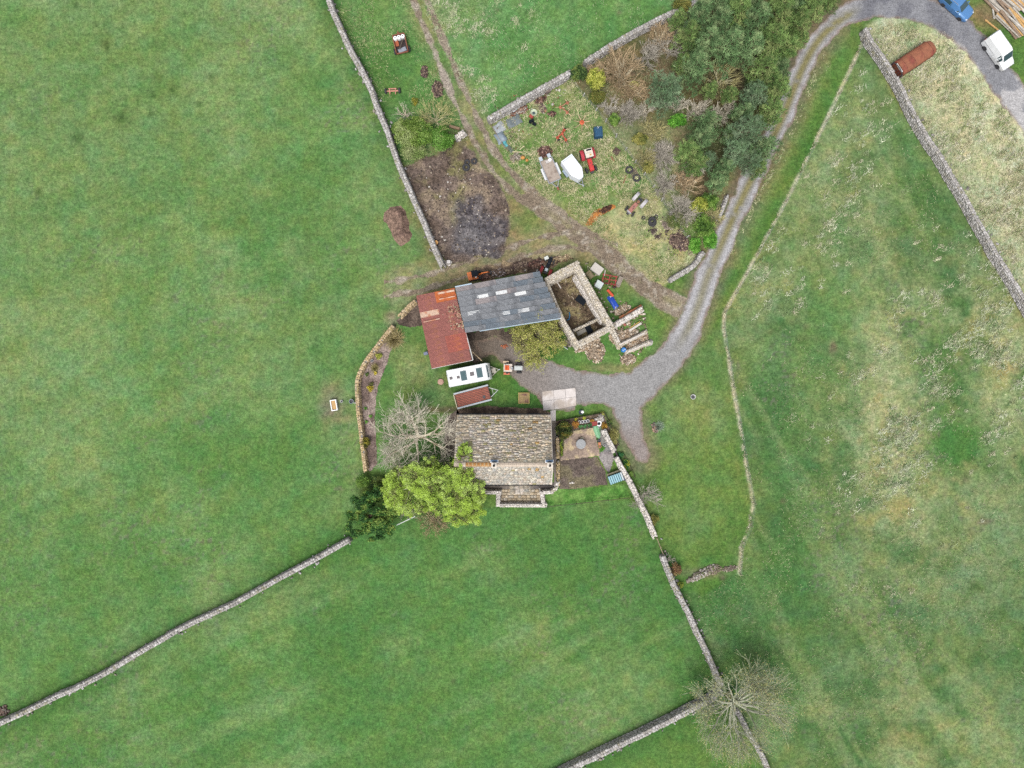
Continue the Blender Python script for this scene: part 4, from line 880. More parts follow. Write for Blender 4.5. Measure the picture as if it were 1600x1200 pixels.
for (ya, za, yb, zb, pal, south) in ((YN + .12, zN - .09, YR, zR, PALR, False), (YS - .12, zS - .09, YR, zR, PALS, True)):
    sl = np.array([0, yb - ya, zb - za]); L = np.linalg.norm(sl); es = sl / L; ex = np.array([1.0, 0, 0]); en = np.cross(ex, es); en = en if en[2] > 0 else -en
    s = 0.0; cw = .33; row = 0
    while s < L - .05:
        x = X0 - rs.rand() * .2; hgt = cw * 1.35
        while x < X1 - .02:
            w = .26 + .32 * rs.rand(); x1 = min(x + w, X1); xa = max(x, X0)
            if x1 - xa > .06:
                c = np.array([(xa + x1) / 2, ya, za]) + es * (s + min(hgt, L - s) / 2 + (rs.rand() - .5) * .14 * (.1 < s < L - .6)) + en * (.03 + .012 * rs.rand())
                v = CUBE * np.array([(x1 - xa) / 2 - .002, min(hgt, L - s) / 2, .012]) * (1 + .05 * (rs.rand(8, 3) - .5))
                v[:, 2] += -v[:, 1] * .025 + v[:, 0] * (rs.rand() - .5) * .02; sk = (rs.rand() - .5) * .05
                Vv.append(c + (v[:, :1] + sk * v[:, 1:2]) * ex + v[:, 1:2] * es + v[:, 2:] * en)
                wx, wy = c[0] + ho.x, c[1] + ho.y
                q = float(fbm(np.array([wx]), np.array([wy]), 2.4, 3, 61)[0]); k = (pal[rs.randint(len(pal))] * .4 + pal.mean(0) * .7) * ((.96 if south else 1.22) + .25 * rs.rand())  # north slope's slate colour lifted above the south's to offset its weaker sun
                xr = (c[0] - X0) / (X1 - X0); sr = s / L
                pb = (.18 + .55 * math.exp(-((xr - .32) / .28) ** 2 - ((sr - .5) / .4) ** 2)) * (q > .42) if not south else .22 * (q > .45)
                if rs.rand() < pb: k = PALB[rs.randint(3)] * (.85 + .2 * rs.rand())
                elif q > .63 and rs.rand() < .22: k = np.array(P(176, 168, 126)) * 1.1
                elif rs.rand() < .02: k = np.array(P(196, 162, 110))
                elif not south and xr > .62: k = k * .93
                Kk.append(k)
            x += w
        s += cw; cw = max(.22, cw * .98); row += 1
nS = len(Vv); F = (CUBEF[None] + (np.arange(nS) * 8)[:, None, None]).reshape(-1, 4)
M_SLATE = amat('stone_slate', fine=((6.0, .25), (22, .15)), rough=.9, fleck=(4.5, P(226, 214, 198)), hue=(2.2, (1.04, .97, .90), (.95, 1.02, 1.06)))
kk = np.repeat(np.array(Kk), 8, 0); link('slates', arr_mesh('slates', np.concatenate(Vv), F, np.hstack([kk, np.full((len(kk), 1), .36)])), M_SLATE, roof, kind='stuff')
M_RIDGE = mat('pale_ridge', P(206, 190, 172), var=.12, rand=.1); M_RIDGEO = mat('orange_lichen_ridge', P(178, 126, 66), var=.25, scale=8, rand=.12, col2=P(196, 170, 130), mix=.4)
rid = MB().side_prism([(-.02, -.02), (.22, -.12), (.24, -.07), (.0, .06), (-.24, -.07), (-.22, -.12)], -.22, .22)
rme = rid.mesh('ridge_tile'); rme2 = None
x = X0 + .22; i = 0
while x < X1:
    org = -5.2 + .0 < x + ho.x < -2.35
    if org and rme2 is None: rme2 = rid.mesh('ridge_tile')
    o = link('ridge_tile', rme2 if org else rme, M_RIDGEO if org else M_RIDGE, roof, loc=(x, YR, zR + .05 + .01 * (i % 2)), rot=(0, 0, math.pi / 2))
    if org: o['label'] = 'ridge tile covered in orange lichen'
    x += .45; i += 1
M_CHIM = mat('cream_chimney', P(232, 222, 208), var=.08, scale=6); M_LEAD = mat('blue_grey_lead', P(128, 158, 192), var=.08, rough=.5)
for cx in (G(771.8, 0, 8.2)[0] - ho.x, G(859.2, 0, 8.2)[0] - ho.x):
    ch = MB().box((cx, YR + .04, 7.35), (.52, .50, 1.5)).box((cx, YR + .04, 8.13), (.6, .58, .1)).obj('chimney', M_CHIM, roof)
    MB().lathe([(.10, 8.18), (.12, 8.2), (.12, 8.42), (.14, 8.44), (.14, 8.5), (.105, 8.5), (.10, 8.3)], (cx, YR + .04, 0), 12).obj('pot', mat('black_pot', (.012, .012, .012), rough=.7), roof)
    MB().box((cx, YR + .36, 7.0), (.86, .12, .5), rx=math.radians(-38)).obj('flashing', M_LEAD, roof)
    MB().box((cx, YR + .30, 7.28), (.94, .05, .06)).box((cx + .46, YR + .40, 7.02), (.05, .12, .5), rx=math.radians(-38)).box((cx - .46, YR + .40, 7.02), (.05, .12, .5), rx=math.radians(-38)).obj('flashing_edge', M_WHITE, roof)
mb = MB(); v0, v1 = Vector((X1 + .03, YR, zR + .02)), Vector((X1 + .03, YS - .1, zS - .06)); mb.tube([v0, v1], .07, 4)
mb.tube([Vector((X1 + .03, YR, zR + .0)), Vector((X1 + .03, YN + .12, zN - .08))], .05, 4); mb.obj('verge', mat('pale_verge', P(226, 216, 204), var=.08), house)
mb = MB(); mb.tube([(X0, YN + .2, zN - .13), (X1, YN + .2, zN - .13)], .065, 5); mb.tube([(X0, YS - .2, zS - .13), (X1, YS - .2, zS - .13)], .065, 5); mb.tube([(X1 - .3, YS - .08, zS - .15), (X1 - .3, YS - .08, .1)], .05, 5); mb.obj('gutter', M_BLACK, house)
# porch
px0, px1 = G(796, 0, 2.7)[0] - ho.x, G(829, 0, 2.7)[0] - ho.x; py1 = G(0, 771.5, 2.3)[1] - ho.y
porch = MB().box(((px0 + px1) / 2, (YS + .15 + py1 + .2) / 2, 1.15), (px1 - px0 - .3, YS + .15 - py1 - .2, 2.3)).obj('porch', M_HSTONE, house)
Vv = []; Kk = []; y0 = YS + .14; L = y0 - py1
for r in range(5):
    x = px0
    while x < px1 - .1:
        w = min(.4 + .3 * rs.rand(), px1 - x); c = np.array([x + w / 2, py1 + L * (r + .5) / 5, 2.35 + .62 * (r + .5) / 5 + .02 * rs.rand()])
        v = CUBE * np.array([w / 2 - .012, L / 10 * 1.3, .02]); v[:, 2] += v[:, 1] * (.62 / L) - v[:, 1] * .06; Vv.append(c + v); Kk.append(PALR[[3, 1, 5, 6][rs.randint(4)]] * (.8 + .3 * rs.rand())); x += w
kk = np.repeat(np.array(Kk), 8, 0); F = (CUBEF[None] + (np.arange(len(Vv)) * 8)[:, None, None]).reshape(-1, 4)
link('porch_slates', arr_mesh('porch_slates', np.concatenate(Vv), F, np.hstack([kk, np.full((len(kk), 1), .2)])), M_SLATE, porch, kind='stuff')
mb = MB().box(((px0 + px1) / 2, py1 + .17, 1.05), (.95, .06, 2.05)); dd = mb.obj('door', mat('green_door', P(70, 92, 76)), porch); MB().ball((((px0 + px1) / 2) + .36, py1 + .12, 1.0), .04).obj('handle', M_GALV, porch)

# ---- flagged terrace
ter = bpy.data.objects['terrace_ground']; rs = np.random.RandomState(15); y = 764.0; r = 0; C = []; D = []; K = []
PALF = A((212, 194, 166), (200, 184, 158), (220, 204, 180), (190, 172, 146), (206, 196, 180))
while y < 788:
    hh = 4.6; x = 780.5 - rs.rand() * 3
    while x < 847:
        w = 4 + 5 * rs.rand(); xa, xb = max(x, 780), min(x + w, 847.5)
        if xb - xa > 1.2:
            cx, cy = G((xa + xb) / 2, y + hh / 2); C.append((cx, cy, .05)); D.append(((xb - xa) * S / 2 - .015, hh * S / 2 - .015, .03)); K.append(PALF[rs.randint(5)] * (.82 + .3 * rs.rand()))
        x += w
    y += hh
link('flagstones', stones_mesh('flagstones', C, D, np.zeros(len(C)), K, rs, jit=.03, tilt=.02), M_STONE, kind='stuff', parent=ter)

# debris inside the ruin and clutter trodden into the grass beside it
rs = np.random.RandomState(44)
def strew(name, poly_px, n, smax, pal, seed, z=.05):
    rs = np.random.RandomState(seed); poly = W(poly_px); b = bb(poly, 0); x = b[0] + (b[2] - b[0]) * rs.rand(n); y = b[1] + (b[3] - b[1]) * rs.rand(n); k = sdf(x, y, poly) > .1; x, y = x[k], y[k]; n = len(x)
    pal = np.asarray(pal); return link(name, stones_mesh(name, np.stack([x, y, np.full(n, z)], 1), .03 + smax * rs.rand(n, 3) ** 2, rs.rand(n) * 6.28, pal[rs.randint(0, len(pal), n)] * (.8 + .4 * rs.rand(n, 1)), rs, jit=.3, tilt=.5), M_STONE, kind='stuff')
strew('debris', [(860, 444), (893, 428), (946, 506), (908, 531)], 420, .16, A((150, 132, 110), (104, 88, 72), (190, 176, 154), (84, 70, 60), (120, 110, 84)), 441, .06)
strew('debris', [(910, 405), (930, 415), (975, 470), (1000, 480), (985, 500), (960, 508), (935, 470)], 330, .14, A((176, 160, 140), (130, 110, 92), (110, 130, 70), (84, 74, 68), (206, 196, 180)), 442)
strew('debris', [(955, 512), (1008, 486), (1016, 538), (985, 572), (968, 560)], 420, .17, A((206, 190, 168), (176, 156, 134), (150, 132, 112), (224, 212, 196), (120, 104, 90)), 443)
strew('debris', [(738, 436), (840, 408), (885, 398), (900, 404), (850, 424), (800, 430), (742, 441)], 380, .16, A((150, 130, 110), (96, 80, 70), (190, 172, 148), (84, 70, 64), (120, 90, 76), (200, 196, 190)), 444)
strew('debris', [(770, 160), (880, 122), (890, 140), (830, 215), (800, 245), (775, 205)], 300, .12, A((176, 160, 130), (130, 112, 96), (200, 196, 186), (96, 84, 78), (160, 120, 92)), 445)
strew('debris', [(1030, 335), (1075, 350), (1090, 400), (1050, 400), (1010, 360)], 260, .13, A((150, 136, 116), (110, 96, 88), (186, 176, 150), (84, 74, 72)), 446)

rubble('low tumbled line of stones standing alone in the lower lawn', 1097, 896, 27, 5.5, 260, A((170, 160, 148), (146, 136, 124), (126, 116, 108), (196, 190, 182), (120, 128, 84)), 340, .4, .5, .06, .19, 'tumbled_wall', 'stone bank')
rubble('loose stones and earth between the tumbled line and the wire fence end', 1140, 888, 13, 4, 60, A((140, 126, 110), (120, 108, 98), (160, 150, 136)), 341, .15, .2, .04, .12)
rubble('pale rubble spilling outside the outbuilding below the red cultivator', 972, 484, 14, 6, 120, PAL_RUB, 342, .25, .5, .05, .15)
rubble('collapsed stones over the outbuilding corner nearest to the ruin', 962, 527, 9, 11, 150, PAL_RUB, 343, .5, .5, .06, .2)
rubble('broken masonry between the two long pale beams', 992, 537, 15, 5, 150, PAL_RUB, 344, .3, .45, .05, .17)
# ================================================================ TREES AND SHRUBS
M_LEAF = amat('leaf', fine=((2.0, .2),), rough=.6, rand=.10)
M_NEEDLE = amat('needles', fine=((1.2, .22),), rough=.65, rand=.14)
M_BARKP = mat('pale_bark', P(228, 216, 192), rough=.9, var=.2, scale=4, col2=P(160, 148, 120), mix=.25)
M_BARKT = mat('tan_twigs', P(226, 212, 180), rough=.9, var=.2, scale=3, rand=.12)
M_BARKG = mat('grey_twigs', P(206, 200, 184), rough=.9, var=.2, scale=3, rand=.12)
M_BARKO = mat('olive_twigs', P(214, 208, 168), rough=.9, var=.2, scale=3, rand=.1)
M_TWO = mat('thin_olive_twigs', P(190, 182, 126), rough=.9, var=.2, scale=3, rand=.1)
TWIG = {'pale_bark': mat('thin_pale_twigs', P(222, 214, 194), rough=.9, var=.2, scale=3), 'tan_twigs': mat('thin_tan_twigs', P(204, 178, 140), rough=.9, var=.2, scale=3, rand=.12), 'grey_twigs': mat('thin_grey_twigs', P(196, 188, 174), rough=.9, var=.2, scale=3, rand=.12), 'olive_twigs': M_TWO, 'lone_bark': mat('thin_budding_twigs', P(186, 192, 158), rough=.9, var=.2, scale=3)}
M_BARKL = mat('lone_bark', P(186, 188, 166), rough=.9, var=.15, scale=3)
M_BARKD = mat('brown_bark', P(110, 92, 74), rough=.9, var=.2, scale=4)
M_STRAWP = amat('dry_blades', fine=((3, .15),), rough=.8)

def grow(mb, rng, p, d, L, r, depth, maxd, kids, spread, tips, up=.12, rmin=.012, droop=0.0, wig=.16):
    ns = 3 if depth < maxd else 2; pts = [p.copy()]; rad = [r]; q = p.copy(); dd = d.copy()
    for i in range(ns):
        dd = (dd + Vector((rng.gauss(0, wig), rng.gauss(0, wig), rng.gauss(0, wig * .7) + up * .3 - droop))).normalized(); q = q + dd * (L / ns); pts.append(q.copy()); rad.append(max(rmin, r * (1 - (i + 1) / ns * .38)))
    (mb if depth < mb.split else mb.alt).tube(pts, rad, 5 if depth < 2 else (4 if depth < 3 else 3))
    if depth >= maxd - 1: tips.append((q.copy(), dd.copy()))
    if depth >= maxd: return
    n = kids[depth] if depth < len(kids) else kids[-1]
    for k in range(n):
        t = 1.0 if k == 0 else .3 + .7 * rng.random(); i = min(ns - 1, int(t * ns)); f = t * ns - i; s = pts[i].lerp(pts[i + 1], f)
        ax = dd.orthogonal(); ax.rotate(Matrix.Rotation(rng.random() * 6.283, 3, dd)); a = rng.gauss(spread * (.45 if k == 0 else 1), .15)
        nd = dd.copy(); nd.rotate(Matrix.Rotation(a, 3, ax)); nd = (nd + Vector((0, 0, up))).normalized()
        grow(mb, rng, s, nd, L * (.62 + .3 * rng.random()), max(rmin, rad[-1] * (.95 if k == 0 else .62)), depth + 1, maxd, kids, spread, tips, up, rmin, droop, wig)
def bare_skeleton(seed, h, stems, L, r, maxd, kids, spread, up=.12, lean=.5, rmin=.012, droop=0, wig=.16):
    rng = random.Random(seed); mb = MB(); mb.alt = MB(); mb.split = 4; tips = []; th = h * .22; trunk = MB()
    trunk.tube([(0, 0, -.1), (.03, 0, th * .5), (0, .02, th)], [r * 1.5, r * 1.15, r], 7)
    for k in range(stems):
        a = 6.283 * (k + rng.random() * .6) / stems; le = lean * (.5 + .8 * rng.random()); d = Vector((math.cos(a) * math.sin(le), math.sin(a) * math.sin(le), math.cos(le)))
        grow(mb, rng, Vector((0, 0, th * (.85 + .1 * rng.random()))), d, L, r * .6, 1, maxd, kids, spread, tips, up, rmin, droop, wig)
    return trunk, mb, tips
def tree_from(name, label, cat, loc, trunk, branches, mt, group=None, crown=None, crown_m=None):
    t = thing(name, label, cat, loc, 0, group); trunk.obj('trunk', mt, t); branches.obj('branches', mt, t)
    if getattr(branches, 'alt', None) is not None and branches.alt is not branches and branches.alt.v: branches.alt.obj('twigs', TWIG.get(mt.name, mt), t)
    if crown is not None: link('crown', crown, crown_m, t)
    return t
# the big whitish leafless tree between flower bed and house
tk, br, tips = bare_skeleton(4, 8, 8, 2.35, .30, 5, (4, 4, 4, 4, 4), .62, .03, 1.1, .014, .02, .2)
big = tree_from('leafless_tree', 'large leafless tree with whitish spreading branches beside the house gable', 'tree', G(655, 681), tk, br, M_BARKP)
# leafless tree on the lower wall: with olive mossy heart
tk, br, tips = bare_skeleton(9, 9, 10, 2.6, .34, 5, (4, 4, 4, 4, 4), .55, .08, 1.0, .013, .0, .16)
rs = np.random.RandomState(3); cs = np.repeat(np.array([t[0] for t in tips]), 2, 0); cs = cs + rs.normal(size=cs.shape) * .25
far = np.hypot(cs[:, 0], cs[:, 1]); cs = cs[(far > 1.6) | (rs.rand(len(cs)) < .3)]
V, F, K = leaf_arrays(cs, .12, rs, .4, A((186, 188, 120), (168, 184, 118), (192, 176, 122), (156, 174, 112))[rs.randint(0, 3, len(cs))])
lone = tree_from('leafless_tree', 'lone leafless tree with yellowish buds where three field walls meet', 'tree', G(1139, 1086), tk, br, M_BARKL, crown=arr_mesh('crown', V, F, K), crown_m=M_LEAF)
lone.rotation_euler = (0, 0, 1.0); tk_ = next(o for o in lone.children if o.name.startswith('trunk')); tk_.data.materials.clear(); tk_.data.materials.append(mat('mossy_trunk', P(158, 138, 58), rough=.9, var=.3, scale=5))

def lobed_leaves(lobes, dens, size, pal, seed, up=.6, shell=.55, patch=1.3, sub=0):
    """lobes: (x,y,z,rx,ry,rz); leaves through each lobe, thicker near the outside; colours in clumps"""
    rs = np.random.RandomState(seed); Cs = []
    if sub:
        big = lobes; lobes = []
        for (x, y, z, a, b, c) in big:
            for k in range(sub):
                t = rs.rand() * 6.283; q = .25 + .7 * math.sqrt(rs.rand()); g = (.26 + .2 * rs.rand()) * (9 / max(sub, 9)) ** .3; lobes.append((x + a * q * math.cos(t), y + b * q * math.sin(t), z + c * (.75 * (1 - q * q) + .7 * (rs.rand() - .5)), a * g, b * g, c * g * .85))
    for (x, y, z, a, b, c) in lobes:
        n = int(dens * (a * b + a * c + b * c) / 3); d = rs.normal(size=(n, 3)); d[:, 2] = np.where(rs.rand(n) < .75, np.abs(d[:, 2]), d[:, 2]); d /= np.linalg.norm(d, axis=1)[:, None]
        r = (shell + (1 - shell) * rs.rand(n)) * (.8 + .45 * vn(d[:, 0] * 2.2 + x, d[:, 1] * 2.2 + y + d[:, 2], seed))
        Cs.append(np.stack([x + d[:, 0] * a * r, y + d[:, 1] * b * r, z + d[:, 2] * c * r], 1))
    C = np.concatenate(Cs); cl = fbm(C[:, 0] + C[:, 2] * .5, C[:, 1], patch, 3, seed + 1)
    keep = cl + .25 * rs.rand(len(C)) > .40; C = C[keep]; cl = cl[keep]
    pal = np.asarray(pal); i = np.clip(((cl - .3) / .4 + rs.normal(size=len(C)) * .22) * len(pal), 0, len(pal) - 1).astype(int); K = pal[i] * (1.0 + .45 * rs.rand(len(C), 1))
    return leaf_arrays(C, size, rs, up, K)
# the lime-green tree leaning over the house corner
lobes_px = [(617, 768, 4.2, 20, 26), (636, 778, 4.0, 20, 28), (622, 742, 3.6, 16, 14), (652, 745, 4.8, 22, 20), (676, 760, 6.2, 26, 24), (672, 728, 4.6, 16, 14), (690, 785, 5.2, 22, 22), (716, 776, 6.2, 26, 24), (722, 742, 6.6, 16, 26), (727, 712, 6.4, 12, 16), (718, 727, 6.0, 14, 14), (742, 770, 5.6, 15, 22), (716, 806, 4.4, 22, 16), (738, 800, 4.2, 18, 18), (700, 745, 6.8, 22, 20), (660, 790, 3.6, 14, 12)]
to = G(684, 752)
lobes = [(G(u, v, z)[0] - to[0], G(u, v, z)[1] - to[1], z - .4, ru * S, rv * S, 1.2) for u, v, z, ru, rv in lobes_px]
PAL_LIME = A((148, 178, 68), (158, 190, 70), (168, 200, 78), (176, 202, 106))
V, F, K = lobed_leaves(lobes, 1500, .14, PAL_LIME, 12, 1.3, .05, .9, 30)
V2, F2, K2 = lobed_leaves(lobes, 420, .15, A((132, 162, 66), (150, 172, 84), (146, 154, 88)), 13, .9, .1, 1.0)
V, F, K = np.vstack([V, V2]), np.vstack([F, F2 + len(V)]), np.vstack([K, K2])
tk = MB().tube([(0, 0, -.1), (.1, 0, 1.2), (0, .1, 2.4)], [.42, .34, .3], 8); br = MB(); br.alt = br; br.split = 9; rng = random.Random(8); tips = []
for (x, y, z, a, b, c) in lobes:
    s = Vector((0, .05, 2.0)); e = Vector((x, y, z)); m = s.lerp(e, .5) + Vector((rng.gauss(0, .2), rng.gauss(0, .2), .4)); br.tube([s, m, e], [.16, .10, .05], 5)
    for k in range(5):
        d = Vector((rng.gauss(0, 1), rng.gauss(0, 1), .5 + rng.random())).normalized(); grow(br, rng, e, d, .9, .035, 3, 5, (3, 3, 3, 3, 3), .6, tips)
lime = tree_from('lime_green_tree', 'spreading tree in fresh lime-green leaf overhanging the house corner', 'tree', to, tk, br, M_BARKD, crown=arr_mesh('crown', V, F, K), crown_m=M_LEAF)

PAL_DARKG = A((48, 70, 38), (66, 92, 46), (86, 112, 56), (116, 132, 66)); PAL_MIDG = A((72, 104, 42), (92, 126, 50), (112, 146, 60), (126, 156, 76))
PAL_OLIVE = A((84, 92, 44), (110, 116, 58), (136, 134, 66), (150, 146, 80)); PAL_YG = A((112, 128, 48), (146, 156, 62), (172, 178, 74), (190, 192, 96)); PAL_DRY = A((150, 136, 98), (172, 158, 116), (192, 178, 136), (140, 122, 86))
PAL_BRIGHT = A((70, 124, 38), (84, 146, 44), (104, 164, 56), (120, 172, 72)); PAL_RED = A((120, 92, 66), (148, 112, 80), (136, 120, 76), (110, 96, 62))
def shrub(label, u, v, r, h, pal, seed, name='leafy_shrub', cat='shrub', ry=None, size=.15, dens=1500, group=None, nl=5, stretch=None):
    ry = ry or r; o = G(u, v, h * .55); rng = random.Random(seed); lob = []
    for k in range(nl):
        a = 6.283 * k / nl + rng.random(); q = .5 if nl > 1 else 0; lob.append((math.cos(a) * r * S * q, math.sin(a) * ry * S * q, h * (.5 + .14 * rng.random()), r * S * .62, ry * S * .62, h * .45))
    if nl > 2: lob.append((0, 0, h * .6, r * S * .6, ry * S * .6, h * .42))
    V, F, K = lobed_leaves(lob, dens, size, pal, seed, .5, .4, max(.5, r * S * .5))
    t = thing(name, label, cat, o, 0, group); mb = MB()
    for k in range(4):
        x, y, z = lob[k % len(lob)][:3]; mb.tube([(0, 0, -.05), (x * .4, y * .4, z * .6), (x, y, z)], [.06, .04, .02], 4)
    mb.obj('stems', M_BARKD, t); link('foliage', arr_mesh('foliage', V, F, K), M_LEAF, t); return t
def twiggy(label, u, v, r, h, m, seed, name='bare_shrub', cat='shrub', group=None, stems=12, kids=(3, 3, 3, 3), maxd=4, leaf=None, rmin=.013, lean=1.0, rad=.045):
    o = G(u, v, h * .5); rng = random.Random(seed); mb = MB(); mb.alt = MB(); mb.split = 3; tips = []
    for k in range(stems):
        a = 6.283 * (k + rng.random()) / stems; le = lean * (.25 + .8 * rng.random()); d = Vector((math.cos(a) * math.sin(le), math.sin(a) * math.sin(le), math.cos(le)))
        grow(mb, rng, Vector((d.x * .1, d.y * .1, 0)), d, r * S * .62, rad, 1, maxd, kids, .5, tips, .06, rmin)
    t = thing(name, label, cat, o, 0, group); mb.obj('branches', m, t)
    if mb.alt.v: mb.alt.obj('twigs', TWIG.get(m.name, m), t)
    if leaf:
        pal, size, per = leaf; rs = np.random.RandomState(seed); C = np.repeat(np.array([q[0] for q in tips]), per, 0); C = C + rs.normal(size=C.shape) * .16
        K = np.asarray(pal)[rs.randint(0, len(pal), len(C))] * (.8 + .4 * rs.rand(len(C), 1)); V, F, K = leaf_arrays(C, size, rs, .5, K); link('foliage', arr_mesh('foliage', V, F, K), M_LEAF, t)
    return t
# dark evergreen at the wall end
yl = [(580, 806, 3.4, 24, 22), (558, 796, 2.8, 18, 18), (560, 822, 2.6, 19, 17), (598, 822, 2.8, 18, 17), (602, 798, 2.8, 18, 16), (582, 832, 2.2, 20, 13), (580, 782, 2.6, 20, 14), (590, 770, 2.0, 12, 12)]
yo = G(580, 804)
lob = [(G(u, v, z)[0] - yo[0], G(u, v, z)[1] - yo[1], z - .5, a * S, b * S, 1.3) for u, v, z, a, b in yl]
V, F, K = lobed_leaves(lob, 2300, .17, A((48, 84, 40), (62, 104, 46), (86, 126, 56), (126, 150, 70)), 21, .4, .2, .8, 14)
tk = MB().tube([(0, 0, -.1), (0, 0, 1.6)], [.25, .18], 6); br = MB()
for x, y, z, a, b, c in lob: br.tube([(0, 0, 1.2), (x * .6, y * .6, z * .8), (x, y, z)], [.1, .07, .04], 4)
tree_from('evergreen_tree', 'dense dark evergreen tree at the end of the lower field wall', 'tree', yo, tk, br, M_BARKD, crown=arr_mesh('crown', V, F, K), crown_m=M_LEAF)
twiggy('bush of yellow-green twigs in front of the roofless barn', 841, 528, 33, 3.0, M_BARKO, 31, name='budding_bush', stems=20, leaf=(A((176, 180, 86), (198, 196, 104), (156, 170, 74), (210, 204, 132)), .13, 16), kids=(3, 3, 3, 3), lean=1.2, rmin=.02)
shrub('olive shrub behind the dark evergreen, over the garden wall end', 568, 752, 11, 1.6, PAL_MIDG, 32, size=.12)
shrub('grey-green shrub between the evergreen and lime-green tree', 590, 757, 14, 1.4, PAL_DARKG, 33, size=.12)
shrub('bright green undergrowth shrub below the leafless tree', 688, 722, 22, 1.6, PAL_BRIGHT, 34, ry=12, size=.14)
twiggy('dry tan hedge remnant under the lime-green tree', 676, 812, 18, .9, M_BARKT, 35, name='dead_hedge', stems=14, leaf=(PAL_DRY, .12, 2))
twiggy('pale dead branches beside the lime-green tree foot', 640, 798, 12, .6, M_BARKG, 36, name='dead_hedge', stems=9)
# straw tuft plant and small bed plants
def tussock(label, u, v, r, h, n, pal, seed, name='grass_tussock', cat='plant', group=None, width=.035):
    rs = np.random.RandomState(seed); a = rs.rand(n) * 6.283; le = .25 + 1.15 * rs.rand(n); d = np.stack([np.cos(a) * np.sin(le), np.sin(a) * np.sin(le), np.cos(le)], 1)
    base = np.stack([np.cos(a), np.sin(a), np.zeros(n)], 1) * (rs.rand(n, 1) * r * S * .25); L = r * S * (.6 + .5 * rs.rand(n))
    V, F, K = blades_arrays(base, d, np.minimum(L, h * 2), np.full(n, width), np.asarray(pal)[rs.randint(0, len(pal), n)] * (.8 + .4 * rs.rand(n, 1)), rs)
    o = link(name, arr_mesh(name, V, F, K), M_STRAWP, loc=(*G(u, v), 0.02)); return tag(o, label, cat, group)
tussock('big straw-coloured ornamental grass clump against the curved wall', 616, 530, 21, 1.5, 700, A((206, 188, 136), (188, 172, 116), (222, 208, 164), (160, 150, 96)), 41, width=.05)
tussock('smaller straw grass clump in the flower bed', 586, 575, 9, .8, 260, A((196, 180, 130), (172, 160, 100), (150, 150, 84)), 42)
tussock('pale spiky grey-green plant beside a dark stump on the lower lawn', 1029, 666, 10, .8, 260, A((168, 190, 164), (140, 168, 136), (190, 206, 184)), 43, name='spiky_plant', width=.06)
shrub('round yellow-green shrub in the flower bed beside the white pot', 592, 556, 5.5, .6, PAL_YG, 44, size=.09, dens=3000, nl=3)
shrub('tiny yellow flowering shrub beside the smaller straw clump', 586.5, 583, 3, .4, A((196, 180, 60), (220, 200, 80)), 45, size=.08, dens=3000, nl=3)
shrub('dark green shrublet near the curved wall', 573.5, 585, 3.5, .5, PAL_DARKG, 46, size=.08, dens=3000, nl=3)
shrub('bright yellow round shrub in the flower bed', 578.5, 607, 5.5, .6, A((176, 160, 48), (200, 184, 66), (156, 150, 60)), 47, size=.09, dens=3000, nl=3)
shrub('grey-green low shrub above the bright yellow one', 580, 600, 4, .4, PAL_OLIVE, 48, size=.08, dens=2500, nl=3)
shrub('small green plant at the bed edge, highest of three', 571, 638, 2.8, .3, PAL_BRIGHT, 49, size=.07, dens=3000, nl=3, group='small bed plants')
shrub('small green plant at the bed edge nearest to the lawn', 579, 650, 3, .3, PAL_BRIGHT, 50, size=.07, dens=3000, nl=3, group='small bed plants')
shrub('small green plant deeper in the bed under the leafless branches', 572.5, 659, 3, .3, PAL_BRIGHT, 51, size=.07, dens=3000, nl=3, group='small bed plants')
shrub('olive-yellow evergreen straddling the tan wall by the leafless tree', 570.5, 691, 8, 1.3, A((60, 66, 30), (96, 98, 38), (140, 132, 44), (160, 150, 60)), 52, size=.1, dens=2600)
# walled garden planting
shrub('large dark leafy shrub in the garden corner by the house path', 881, 672, 13, 1.4, A((50, 62, 30), (72, 88, 38), (98, 108, 46), (128, 112, 50)), 60, size=.14, dens=1900)
for k, (u, v) in enumerate(((907, 666.5), (914, 665.8), (921.5, 664.5))): shrub(['round clipped green plant by the patio edge, nearest to the orange shrub', 'round clipped green plant by the patio edge, middle of three', 'round clipped green plant by the patio edge, nearest to the red barrow'][k], u, v, 3.6, .4, A((64, 112, 60), (88, 140, 84), (104, 158, 98)), 61 + k, size=.08, dens=3500, nl=3, group='round plants by the patio')
shrub('orange-brown shrub in the upper garden border', 899.5, 663, 6, .6, A((150, 100, 40), (176, 122, 54), (190, 140, 70)), 65, size=.09, dens=2600, nl=3)
shrub('ochre shrub at the end of the inner garden wall', 944, 666, 5, .6, A((150, 112, 40), (176, 136, 54), (188, 152, 70)), 66, ry=7, size=.09, dens=2600, nl=3)
shrub('small orange shrub beside the white ring planter', 925, 657.5, 4, .5, A((170, 120, 50), (190, 146, 70)), 67, size=.08, dens=2600, nl=3)
shrub('yellow-flowering clump in the border, nearer the house', 900, 654.5, 3, .4, A((200, 196, 60), (176, 180, 60), (112, 130, 50)), 68, size=.08, dens=2800, nl=3)
shrub('yellow-flowering clump above the row of white pots', 913, 653, 3.5, .4, A((190, 200, 70), (170, 180, 60), (96, 124, 46)), 69, size=.08, dens=2800, nl=3)
shrub('green weeds at the garden fence corner', 942, 646, 3.5, .4, PAL_YG, 70, size=.08, dens=2500, nl=3)
shrub('olive mounded shrub outside the inner garden wall', 958, 682, 9, .8, A((120, 118, 62), (146, 142, 80), (160, 156, 98)), 71, ry=13, size=.1, dens=2200)
shrub('dark green shrub above the olive mound along the fence', 952, 660, 4.5, .6, PAL_DARKG, 72, ry=7, size=.09, dens=2400, nl=3)
